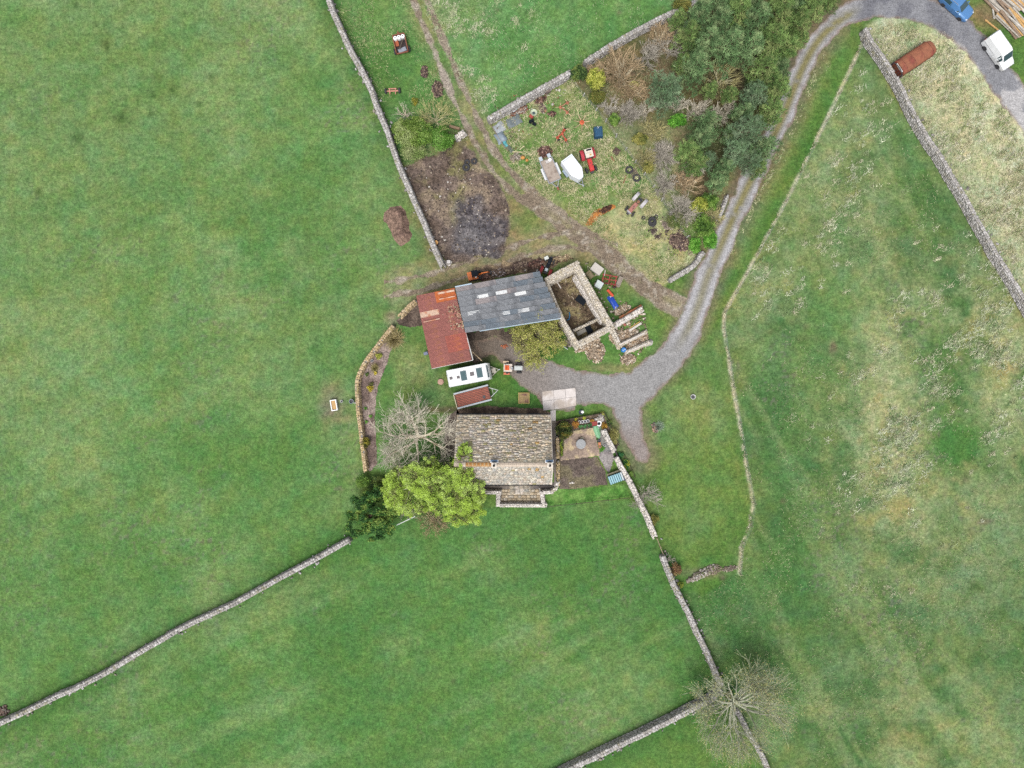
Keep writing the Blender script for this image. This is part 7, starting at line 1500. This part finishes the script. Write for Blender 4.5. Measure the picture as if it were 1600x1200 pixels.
t = MB().lathe([(.36, 0), (.40, .08), (.36, .16), (.1, .2)], (0, 0, 0), 14).obj('round_stone', mat('pink_stone', P(196, 158, 140), var=.2, scale=8)); t.location = (*G(688.7, 596.5), 0); tag(t, 'round pinkish stone on the lawn at the caravan corner', 'stone')
o = thing('raised_planter', 'square tan raised planter on the lawn by the concrete pad', 'planter', G(818.5, 622), 0); mb = MB()
for s in (-1, 1): mb.box((0, s * .64, .18), (1.4, .09, .36)); mb.box((s * .655, 0, .18), (.09, 1.19, .36))
mb.obj('frame', mat('tan_board', P(176, 156, 92), var=.12), o); MB().box((0, 0, .14), (1.22, 1.19, .28)).obj('soil', mat('tan_soil', P(156, 132, 90), var=.3, scale=5, col2=P(120, 84, 70), mix=.35), o)
o = thing('white_bath', 'old white bathtub filled with orange feed on the field side of the curved wall', 'bathtub', G(523.2, 633), math.radians(-80)); mb = MB()
for s in (-1, 1): mb.box((0, s * .33, .3), (1.35, .1, .6)); mb.box((s * .63, 0, .3), (.1, .56, .6))
mb.obj('tub', M_WHITE, o); MB().box((-.05, 0, .3), (1.12, .54, .3)).obj('feed', mat('orange_feed', P(206, 166, 110), var=.2, scale=6), o)
def bucket(label, u, v, r, h, m, name='bucket', cat='bucket', z=0.0):
    o = thing(name, label, cat, (*G(u, v), z)); MB().lathe([(r * .8, 0), (r, h), (r * .92, h), (r * .74, .04)], (0, 0, 0), 12).obj('body', m, o); MB().torus((0, 0, h), r, .015, 'Z', 14, 4).obj('rim', m, o); MB().cyl((0, 0, h * .55), (0, 0, h * .6), r * .84, r * .84, 12).obj('contents', M_DARK, o); return o
bucket('small white bucket between the bathtub and curved wall', 534.5, 627, .16, .3, M_WHITE); bucket('silver bin against the outside of the curved wall', 550.5, 627, .28, .6, mat('silver_bin', P(190, 204, 216), rough=.35, metal=.3), 'silver_bin', 'bin')
bucket('tiny white pot beside the silver bin', 555, 629.5, .1, .2, M_WHITE, 'white_pot', 'pot'); bucket('white pot in the flower bed beside the yellow-green shrub', 582, 563.7, .16, .3, M_WHITE, 'white_pot', 'pot')
bucket('white bucket standing alone on the lower lawn', 1082, 620, .3, .35, M_WHITE); bucket('blue tub with white lid on the small lawn above the walled garden', 907.5, 644, .26, .45, mat('navy_tub', P(50, 84, 130), rough=.4), 'blue_tub', 'tub')
t = MB().ball((0, 0, .3), .2, 10, 6).obj('white_ball', M_WHITE); t.location = (*G(909.5, 643.3), .2); tag(t, 'white ball resting in the blue tub', 'ball')
t = MB().box((0, 0, .3), (.5, .35, .6)).obj('blue_grey_box', mat('blue_grey_box', P(126, 134, 160))); t.location = (*G(666, 552.5), 0); t.rotation_euler = (0, 0, .25); tag(t, 'blue-grey box against the rusty barn wall', 'box')
rubble('dark grey stump stones beside the spiky plant', 1023, 668, 5, 8, 40, A((136, 116, 112), (110, 96, 98), (180, 150, 130)), 326, .25, .4, .05, .13)
# garden things
o = thing('round_table', 'round grey stone-topped table in the middle of the garden patio', 'table', G(906.7, 693)); MB().lathe([(.58, .62), (.62, .66), (.62, .74), (.58, .78), (.05, .785)], (0, 0, 0), 20).obj('top', mat('grey_slate_top', P(164, 166, 168), var=.14, scale=6, bump=.3), o); MB().lathe([(.35, 0), (.3, .08), (.14, .14), (.12, .6), (.3, .64)], (0, 0, 0), 10).obj('pedestal', M_HSTONE, o)
o = MB().box((0, 0, .2), (.42, .26, .08)).box((-.15, 0, .08), (.06, .24, .16)).box((.15, 0, .08), (.06, .24, .16)).obj('stool', mat('stone_bench', P(170, 162, 140))); o.location = (*G(909, 684.5), .03); tag(o, 'small stone stool above the round table', 'stool')
o = thing('green_boat', 'long green upturned dinghy-shaped trough along the patio edge', 'trough', G(933, 675), ang(930.5, 665, 936, 683.5)); pr = [(-.8, .30), (-.4, .36), (.2, .34), (.6, .24), (.82, .06)]; M_GRN = mat('green_plastic', P(124, 182, 136), rough=.5, var=.1)
vs = []; 
for x, w in pr: vs += [(x, -w, .0), (x, -w * .8, .26), (x, 0, .33), (x, w * .8, .26), (x, w, .0)]
MB().add(vs, [(i * 5 + k, (i + 1) * 5 + k, (i + 1) * 5 + k + 1, i * 5 + k + 1) for i in range(4) for k in range(4)] + [(0, 1, 2, 3, 4), (24, 23, 22, 21, 20)]).obj('hull', M_GRN, o); MB().tube([(x, -w, .04) for x, w in pr] + [(x, w, .04) for x, w in pr[::-1]], .03, 4).obj('rim', mat('pale_green_rim', P(170, 210, 176)), o)
o = thing('ring_planter', 'white ring-shaped planter with dark middle in the garden corner', 'planter', G(935.5, 661.5)); MB().torus((0, 0, .3), .27, .09, 'Z', 16, 6).obj('rim', M_WHITE, o); MB().cyl((0, 0, 0), (0, 0, .28), .24, .26, 12).obj('pot', M_BLACK, o)
pt0 = thing('white_pot', 'white flower pot in a row, nearest to the orange-brown shrub', 'pot', G(905, 659.5), 0, 'row of white pots'); MB().lathe([(.14, 0), (.2, .38), (.17, .38), (.12, .1)], (0, 0, 0), 10).obj('body', M_WHITE, pt0); MB().cyl((0, 0, .3), (0, 0, .33), .16, .16, 10).obj('soil', M_DARK, pt0)
for u, v, lab in ((909.3, 659, 'white flower pot in a row, second from the orange-brown shrub'), (913.6, 658.4, 'white flower pot in a row, third from the orange-brown shrub'), (918, 657.6, 'white flower pot in a row, nearest to the small orange shrub')): dup(pt0, lab, (*G(u, v), 0))
o = thing('red_barrow', 'dark red wheelbarrow beside the white ring planter', 'wheelbarrow', G(928.5, 661.5), .1); MB().box((0, 0, .4), (.55, .42, .25), taper=1.2).obj('tray', mat('dark_red_tray', P(150, 58, 52)), o); MB().tube([(-.2, .18, .3), (-.75, .22, .5)], .02, 4).tube([(-.2, -.18, .3), (-.75, -.22, .5)], .02, 4).obj('handle', M_DARK, o); wheel(o, .4, 0, .15, .08)
o = thing('terracotta_trough', 'terracotta trough planter among greenery by the grey gravel', 'planter', G(936.7, 695.3), ang(936, 690, 938, 701)); MB().box((0, 0, .14), (.72, .3, .28)).obj('body', mat('terracotta', P(206, 132, 90)), o); MB().box((.15, 0, .285), (.3, .16, .02)).obj('soil', M_DARK, o)
bucket('dark blue pot above the terracotta trough', 935.3, 688.3, .2, .35, mat('dark_blue_pot', P(56, 58, 92)), 'blue_pot', 'pot'); bucket('small white pot beside the inner garden wall', 944.5, 695.8, .13, .25, M_WHITE, 'white_pot', 'pot'); bucket('small white pot between ring planter and grey gravel', 936, 667.5, .12, .25, M_WHITE, 'white_pot', 'pot')
rubble('pale paving stones laid in the garden fence corner', 936, 655, 9, 4.5, 40, PAL_PALE, 327, .12, .5, .1, .25, 'stone_edging', 'stones')
# small lean-to with blue ribbed sheet
o = thing('garden_shed', 'small lean-to with pale blue ribbed roof against the garden wall', 'shed', G(962, 746.5, .9), ang(951, 750, 973, 742)); 
for k in range(7): MB().box((-.78 + .26 * k, -.05, 1.12), (.17, 1.0, .05), rx=-.1).obj('roof_strip', mat('pale_blue_strip', P(160, 206, 216), rough=.3, var=.1, rand=.08) if k < 6 else mat('light_strip', P(214, 222, 226)), o)
MB().box((0, -.05, 1.04), (1.85, 1.05, .06), rx=-.1).obj('roof', mat('dark_blue_under', P(70, 104, 120)), o)
MB().box((0, -.45, .5), (1.7, .06, 1.0)).box((-.85, 0, .5), (.06, .84, 1.0)).box((.85, 0, .5), (.06, .84, 1.0)).obj('wall', M_TIMBER, o); MB().box((0, .62, .6), (1.8, .22, .12)).obj('shelf', mat('olive_board', P(140, 134, 110), var=.2), o)
o = MB().box((0, 0, .3), (.42, .36, .6)).obj('navy_box', mat('navy_box', P(52, 56, 92))); o.location = (*G(974.5, 747.5), 0); tag(o, 'dark navy box at the end of the blue-roofed lean-to', 'box')
for lab, u, v in (('white stone lying on the vegetable bed, left of two', 892.3, 754.2), ('white stone lying on the vegetable bed, right of two', 896, 753.6)): rubble(lab, u, v, 2, 1.2, 4, PAL_PALE, int(u), .05, 0, .06, .12, 'white_stone', 'stone')
o = thing('garden_gate', 'dark slatted gate between two pieces of garden wall', 'gate', G(962, 708.5), ang(960, 704, 964, 714)); 
for k in range(5): MB().box((-.36 + .18 * k, 0, .5), (.12, .04, .9)).obj('slat', mat('dark_gate', P(104, 92, 100), rand=.1), o)
MB().box((0, .04, .75), (.95, .04, .08)).box((0, .04, .25), (.95, .04, .08)).obj('rail', mat('dark_gate_rail', P(104, 92, 100)), o)
# ================================================================ FENCES
def fence(label, px, name, cat, step, ph, m, wires=(.4, .7, 1.0), pr=.05, boards=None, group=None, wire_m=None, dashed=None):
    pts = [G(u, v) for u, v in px]; o = thing(name, label, cat, pts[0], 0, group); o0 = pts[0]; pm = None; acc = 0; P3 = []
    segs = list(zip(pts[:-1], pts[1:])); rng = random.Random(len(px))
    for i, (a, b) in enumerate(segs):
        L = math.hypot(b[0] - a[0], b[1] - a[1]); n = max(1, round(L / step))
        for k in range(n + (1 if i == len(segs) - 1 else 0)):
            t = k / n; P3.append((a[0] + (b[0] - a[0]) * t - o0[0], a[1] + (b[1] - a[1]) * t - o0[1]))
    pmesh = MB().cyl((0, 0, -.2), (0, 0, ph), pr, pr * .85, 6).mesh('post')
    for x, y in P3: link('post', pmesh, m, o, loc=(x, y, 0), rot=(rng.gauss(0, .04), rng.gauss(0, .04), 0))
    for z in wires: MB().tube([(x, y, z) for x, y in P3], .008, 3).obj('wire', wire_m or M_GALV, o)
    if boards:
        for z, h in boards:
            for a, b in zip(P3[:-1], P3[1:]):
                d = Vector((b[0] - a[0], b[1] - a[1], 0)); MB().box(((a[0] + b[0]) / 2, (a[1] + b[1]) / 2, z), (d.length - .01, .04, h), rz=math.atan2(d.y, d.x)).obj('rail', m, o)
    return o
M_POST = mat('fence_post', P(176, 164, 142), rough=.9, var=.2, rand=.15); M_POSTP = mat('pale_post', P(206, 204, 200), rough=.9, var=.15)
fence('wire fence with thin posts curving down the open grass beside the lane', FENCE, 'wire_fence', 'fence', 3.4, 1.15, M_POST)
fence('wire fence with pale posts between junk yard and wood', [(890, 122), (911, 151), (931, 174), (946, 191), (962, 215), (992, 255), (1020, 293), (1046, 336), (1072, 372)], 'wire_fence', 'fence', 2.4, 1.2, M_POSTP, pr=.07)
fence('low dark edging fence round the upper side of the walled garden', [(868.5, 658), (900, 652.5), (943.5, 645), (950, 658), (958, 676), (966.5, 695)], 'garden_fence', 'fence', 1.0, .7, M_DARKWOOD, (), .035, ((.2, .28), (.52, .28)))
fence('low dark edging fence along the perennials by the lane', [(973, 708), (982, 724), (992, 745)], 'garden_fence', 'fence', 1.0, .5, M_DARKWOOD, (), .03, ((.2, .28),))
fence('thin brown rail fence below the small south lawn', [(852, 791), (900, 786), (950, 780.5), (986, 776.5)], 'rail_fence', 'fence', 1.9, .8, M_DARKWOOD, (), .04, ((.55, .1),))
fence('tan timber rail closing the gap in the pale divided wall', [(1024.5, 839), (1030, 853), (1035.5, 867)], 'timber_rail', 'fence', 1.3, 1.0, M_TIMBER, (), .05, ((.9, .12), (.5, .1)))
fence('thin wire fence from the tall wall end to the upper lane', [(1354, 56), (1345, 66), (1338, 82)], 'wire_fence', 'fence', 1.5, 1.0, M_POST)
fence('low boards dividing the junk yard from the track', [(765, 193), (775, 210), (785, 226), (794, 238)], 'board_fence', 'fence', 1.6, .5, M_TIMBER, (), .04, ((.25, .2),))
# log stack
M_LOGS = [mat('log_grey', P(184, 176, 164), var=.2, scale=4, rand=.12), mat('log_orange', P(206, 164, 104), var=.18, scale=4, rand=.1), mat('log_brown', P(150, 128, 108), var=.22, scale=4, rand=.12), mat('log_pale', P(208, 204, 196), var=.15, scale=4, rand=.08)]
M_CUT = mat('log_end', P(222, 190, 140), var=.1)
lme = []
for r in (.11, .15, .18):
    lme.append((MB().cyl((-1.9, 0, 0), (1.9, 0, 0), r, r * .85, 9, caps=False).mesh('bark'), MB().cyl((-1.91, 0, 0), (-1.9, 0, 0), r * .98, r * .98, 9).cyl((1.9, 0, 0), (1.91, 0, 0), r * .82, r * .82, 9).mesh('cut_end')))
rng = random.Random(2); protos_l = {}
def log(u, v, a, z, k, mi, label, sc=1.0):
    key = (k, mi)
    t = thing('felled_log', label, 'log', (*G(u, v, z), z), a, 'felled logs in the timber stack'); t.scale = (sc, 1, 1)
    link('bark', lme[k][0], None, t); o = t.children[0]
    if not lme[k][0].materials: lme[k][0].materials.append(None)
    o.material_slots[0].link = 'OBJECT'; o.material_slots[0].material = M_LOGS[mi]
    link('cut_end', lme[k][1], M_CUT, t); return t
a0 = ang(1560, 28, 1585, 58)
TL = ['grey', 'orange', 'brown', 'pale']
names_ = ['lying at the outer side towards the van', 'second in from the van side', 'in the inner part of the front row', 'at the middle of the front row', 'past the middle of the front row', 'towards the picture corner in the front row', 'at the corner end of the front row', 'half over the front row edge']
i = 0
for row, (su, sv, eu, ev, n, z0) in enumerate(((1568, 43, 1598, 30, 11, .18), (1549, 12, 1590, -8, 12, .18), (1574, 41, 1600, 29, 9, .46), (1556, 9, 1592, -9, 9, .46), (1592, 8, 1612, 18, 6, .3))):
    for k in range(n):
        t = (k + .5) / n; u = su + (eu - su) * t + rng.gauss(0, .8); v = sv + (ev - sv) * t + rng.gauss(0, 1.0); mi = rng.choice((0, 0, 0, 1, 2, 3, 3)); kk_ = rng.choice((0, 1, 1, 2))
        thick = ('thin', 'medium', 'thick')[kk_]; tier = ('bottom tier of the lower pile', 'bottom tier of the upper pile', 'top tier of the lower pile', 'top tier of the upper pile', 'end cluster by the picture corner')[row]
        log(u, v, a0 + rng.gauss(0, .07) + (.12 if row in (1, 3) else 0), z0 + rng.random() * .05, kk_, mi, f'{thick} {TL[mi]} log, {ORD[k]} from the van side in the {tier}', 1.05 if row < 4 else .9)
log(1551, 12, ang(1548, 0, 1552, 30), .12, 0, 3, 'thin pale log lying apart beside the stack on brown ground', .75)
log(1549.5, 39, ang(1540, 32, 1558, 46), .12, 0, 1, 'thin tan log lying in the grass behind the white van', .55)
# ================================================================ GRASS
rs = np.random.RandomState(99)
def blades(name, n, poly, colf, seed, L=(.18, .42), Wd=(.04, .075), dens=None, lean=1.1):
    rs = np.random.RandomState(seed); b = bb(poly, 0); b = (max(b[0], -66), max(b[1], -50), min(b[2], 66), min(b[3], 50)); x = b[0] + (b[2] - b[0]) * rs.rand(n); y = b[1] + (b[3] - b[1]) * rs.rand(n)
    k = sdf(x, y, poly) > .05
    if dens is not None: k &= rs.rand(n) < dens(x, y)
    x, y = x[k], y[k]; n = len(x); a = rs.rand(n) * 6.283 + fbm(x, y, 2.5, 2, seed) * 5; a = np.where(rs.rand(n) < .6, 2.4 + (fbm(x, y, 3, 2, seed) - .5) * 6, a); le = lean * (.7 + .45 * rs.rand(n)); d = np.stack([np.cos(a) * np.sin(le), np.sin(a) * np.sin(le), np.cos(le)], 1)
    V, F, K = blades_arrays(np.stack([x, y, np.full(n, 0.0)], 1), d, L[0] + (L[1] - L[0]) * rs.rand(n), Wd[0] + (Wd[1] - Wd[0]) * rs.rand(n), colf(n, rs), rs)
    return link(name, arr_mesh(name, V, F, K), M_STRAWP, kind='stuff')
def pick(pal): return lambda n, rs: np.asarray(pal)[rs.randint(0, len(pal), n)] * (.8 + .4 * rs.rand(n, 1))
STR = A((206, 200, 160), (190, 186, 140), (214, 208, 176), (150, 160, 104), (120, 146, 88)); MIX = A((184, 182, 136), (150, 164, 104), (110, 142, 76), (200, 194, 156))
nr = lambda x, y, P_: 1.0
rdd = lambda x, y: (seg_dist(x, y, RPW)[0] > 2.3).astype(float)
blades('straw_grass', 46000, P_STRIP, pick(STR), 1, dens=rdd)
tdd = lambda x, y: (seg_dist(x, y, TPW)[0] > 1.4) * sst(.3, .6, fbm(x, y, 1.6, 3, 71))
blades('yard_grass', 60000, P_YARD, pick(A((206, 202, 156), (184, 182, 136), (150, 164, 104), (216, 208, 170), (112, 142, 76))), 2, dens=tdd)
def dryness(x, y):
    u = x / S + 800; v = 600 - y / S
    return np.exp(-((u - 1400) / 85) ** 2 - ((v - 640) / 140) ** 2) + .9 * np.exp(-((u - 1550) / 80) ** 2 - ((v - 540) / 120) ** 2) + .5 * np.exp(-((u - 1210) / 50) ** 2 - ((v - 420) / 80) ** 2) + .4 * np.exp(-((u - 1300) / 80) ** 2 - ((v - 300) / 140) ** 2)
def clumps(name, n, poly, dens, pal, seed, per=42, r=.32, L=(.22, .5), Wd=(.05, .09)):
    """tussocks: blades bunched round centres, all combed roughly one way"""
    rs = np.random.RandomState(seed); b = bb(poly, 0); b = (max(b[0], -66), max(b[1], -50), min(b[2], 66), min(b[3], 50)); x = b[0] + (b[2] - b[0]) * rs.rand(n); y = b[1] + (b[3] - b[1]) * rs.rand(n)
    k = (sdf(x, y, poly) > .4) & (rs.rand(n) < dens(x, y)); x, y = x[k], y[k]; n = len(x); sz = (.5 + rs.rand(n)); x = np.repeat(x, per); y = np.repeat(y, per); sz = np.repeat(sz, per); m = len(x)
    dx, dy = rs.normal(size=m) * r * sz, rs.normal(size=m) * r * sz * .6; a = np.arctan2(dy, dx) * .5 + 2.3 + rs.normal(size=m) * .9; le = .5 + .8 * rs.rand(m); d = np.stack([np.cos(a) * np.sin(le), np.sin(a) * np.sin(le), np.cos(le)], 1)
    K = np.asarray(pal)[np.repeat(rs.randint(0, len(pal), n), per)] * (.75 + .5 * rs.rand(m, 1))
    V, F, K = blades_arrays(np.stack([x + dx * .86 - dy * .5, y + dx * .5 + dy * .86, np.zeros(m)], 1), d, (L[0] + (L[1] - L[0]) * rs.rand(m)) * sz ** .5, Wd[0] + (Wd[1] - Wd[0]) * rs.rand(m), K, rs)
    return link(name, arr_mesh(name, V, F, K), M_STRAWP, kind='stuff')
clumps('bleached_grass', 16000, P_RIGHT, lambda x, y: np.clip(dryness(x, y), 0, 1) * sst(.46, .60, .4 * fbm(x, y, 1.3, 4, 17) + .6 * fbm(x, y, 6, 4, 3)) * (np.hypot(x / S + 800 - 1497, 600 - y / S - 695) > 38), A((214, 220, 190), (196, 204, 166), (166, 182, 138), (126, 156, 104), (206, 206, 172)), 13, per=26)
clumps('straw_tussocks', 9000, P_STRIP, lambda x, y: rdd(x, y) * sst(.35, .6, fbm(x, y, 2.5, 3, 81)) * .6, A((226, 222, 196), (212, 206, 168), (196, 192, 150), (150, 166, 112)), 14, per=26)
clumps('yard_tussocks', 3800, P_YARD, lambda x, y: tdd(x, y) * .45, A((222, 214, 176), (204, 198, 152), (120, 150, 80), (190, 186, 140)), 15, per=26)
clumps('top_tussocks', 3500, P_TOP, lambda x, y: sst(870, 700, x / S + 800) * sst(.4, .6, fbm(x, y, 2.5, 3, 82)) * .5, A((206, 210, 176), (184, 194, 150)), 16, per=24)
blades('rough_grass', 70000, P_RIGHT, pick(A((186, 190, 150), (164, 176, 126), (110, 146, 80), (92, 134, 66))), 3, dens=lambda x, y: sst(.46, .66, .5 * fbm(x, y, 2.2, 3, 72) + .5 * fbm(x, y, 12, 3, 73)) * .8)
blades('paddock_grass', 24000, P_NWC, pick(A((186, 188, 140), (110, 150, 84), (90, 136, 66))), 4, L=(.15, .35), dens=lambda x, y: (seg_dist(x, y, TPW)[0] > 1.3) * sst(.4, .65, fbm(x, y, 2, 3, 74)))
blades('pasture_grass', 26000, P_TOP, pick(A((176, 188, 146), (112, 158, 94), (90, 144, 74))), 5, L=(.15, .35), dens=lambda x, y: sst(.4, .65, fbm(x, y, 2, 3, 75)) * .8)
blades('wood_grass', 34000, P_WOOD, pick(A((190, 186, 150), (160, 166, 118), (136, 120, 96), (116, 140, 84))), 6, dens=lambda x, y: sst(.35, .6, fbm(x, y, 2, 3, 76)) * (seg_dist(x, y, RPW)[0] > 2.2))
fpts = W(FENCE); band = [(x - .22, y) for x, y in fpts] + [(x + .22, y) for x, y in fpts[::-1]]
blades('fence_grass', 90000, band, pick(A((232, 226, 204), (214, 206, 176), (196, 188, 150))), 7, L=(.2, .42), dens=lambda x, y: sst(.38, .54, fbm(x, y, 1.4, 3, 77)))
vb = [(a[0] - (2.3), a[1]) for a in RPW]; vp = W([(1275, 80), (1262, 112), (1245, 155), (1228, 200), (1205, 245), (1182, 290), (1158, 340), (1132, 398), (1146, 398), (1172, 345), (1196, 295), (1220, 250), (1243, 205), (1262, 160), (1280, 118), (1292, 84)])
blades('verge_grass', 26000, vp, pick(A((212, 210, 170), (180, 184, 134), (120, 148, 80))), 8, dens=lambda x, y: (seg_dist(x, y, RPW)[0] > 1.5) * sst(.4, .6, fbm(x, y, 1.1, 3, 78)))
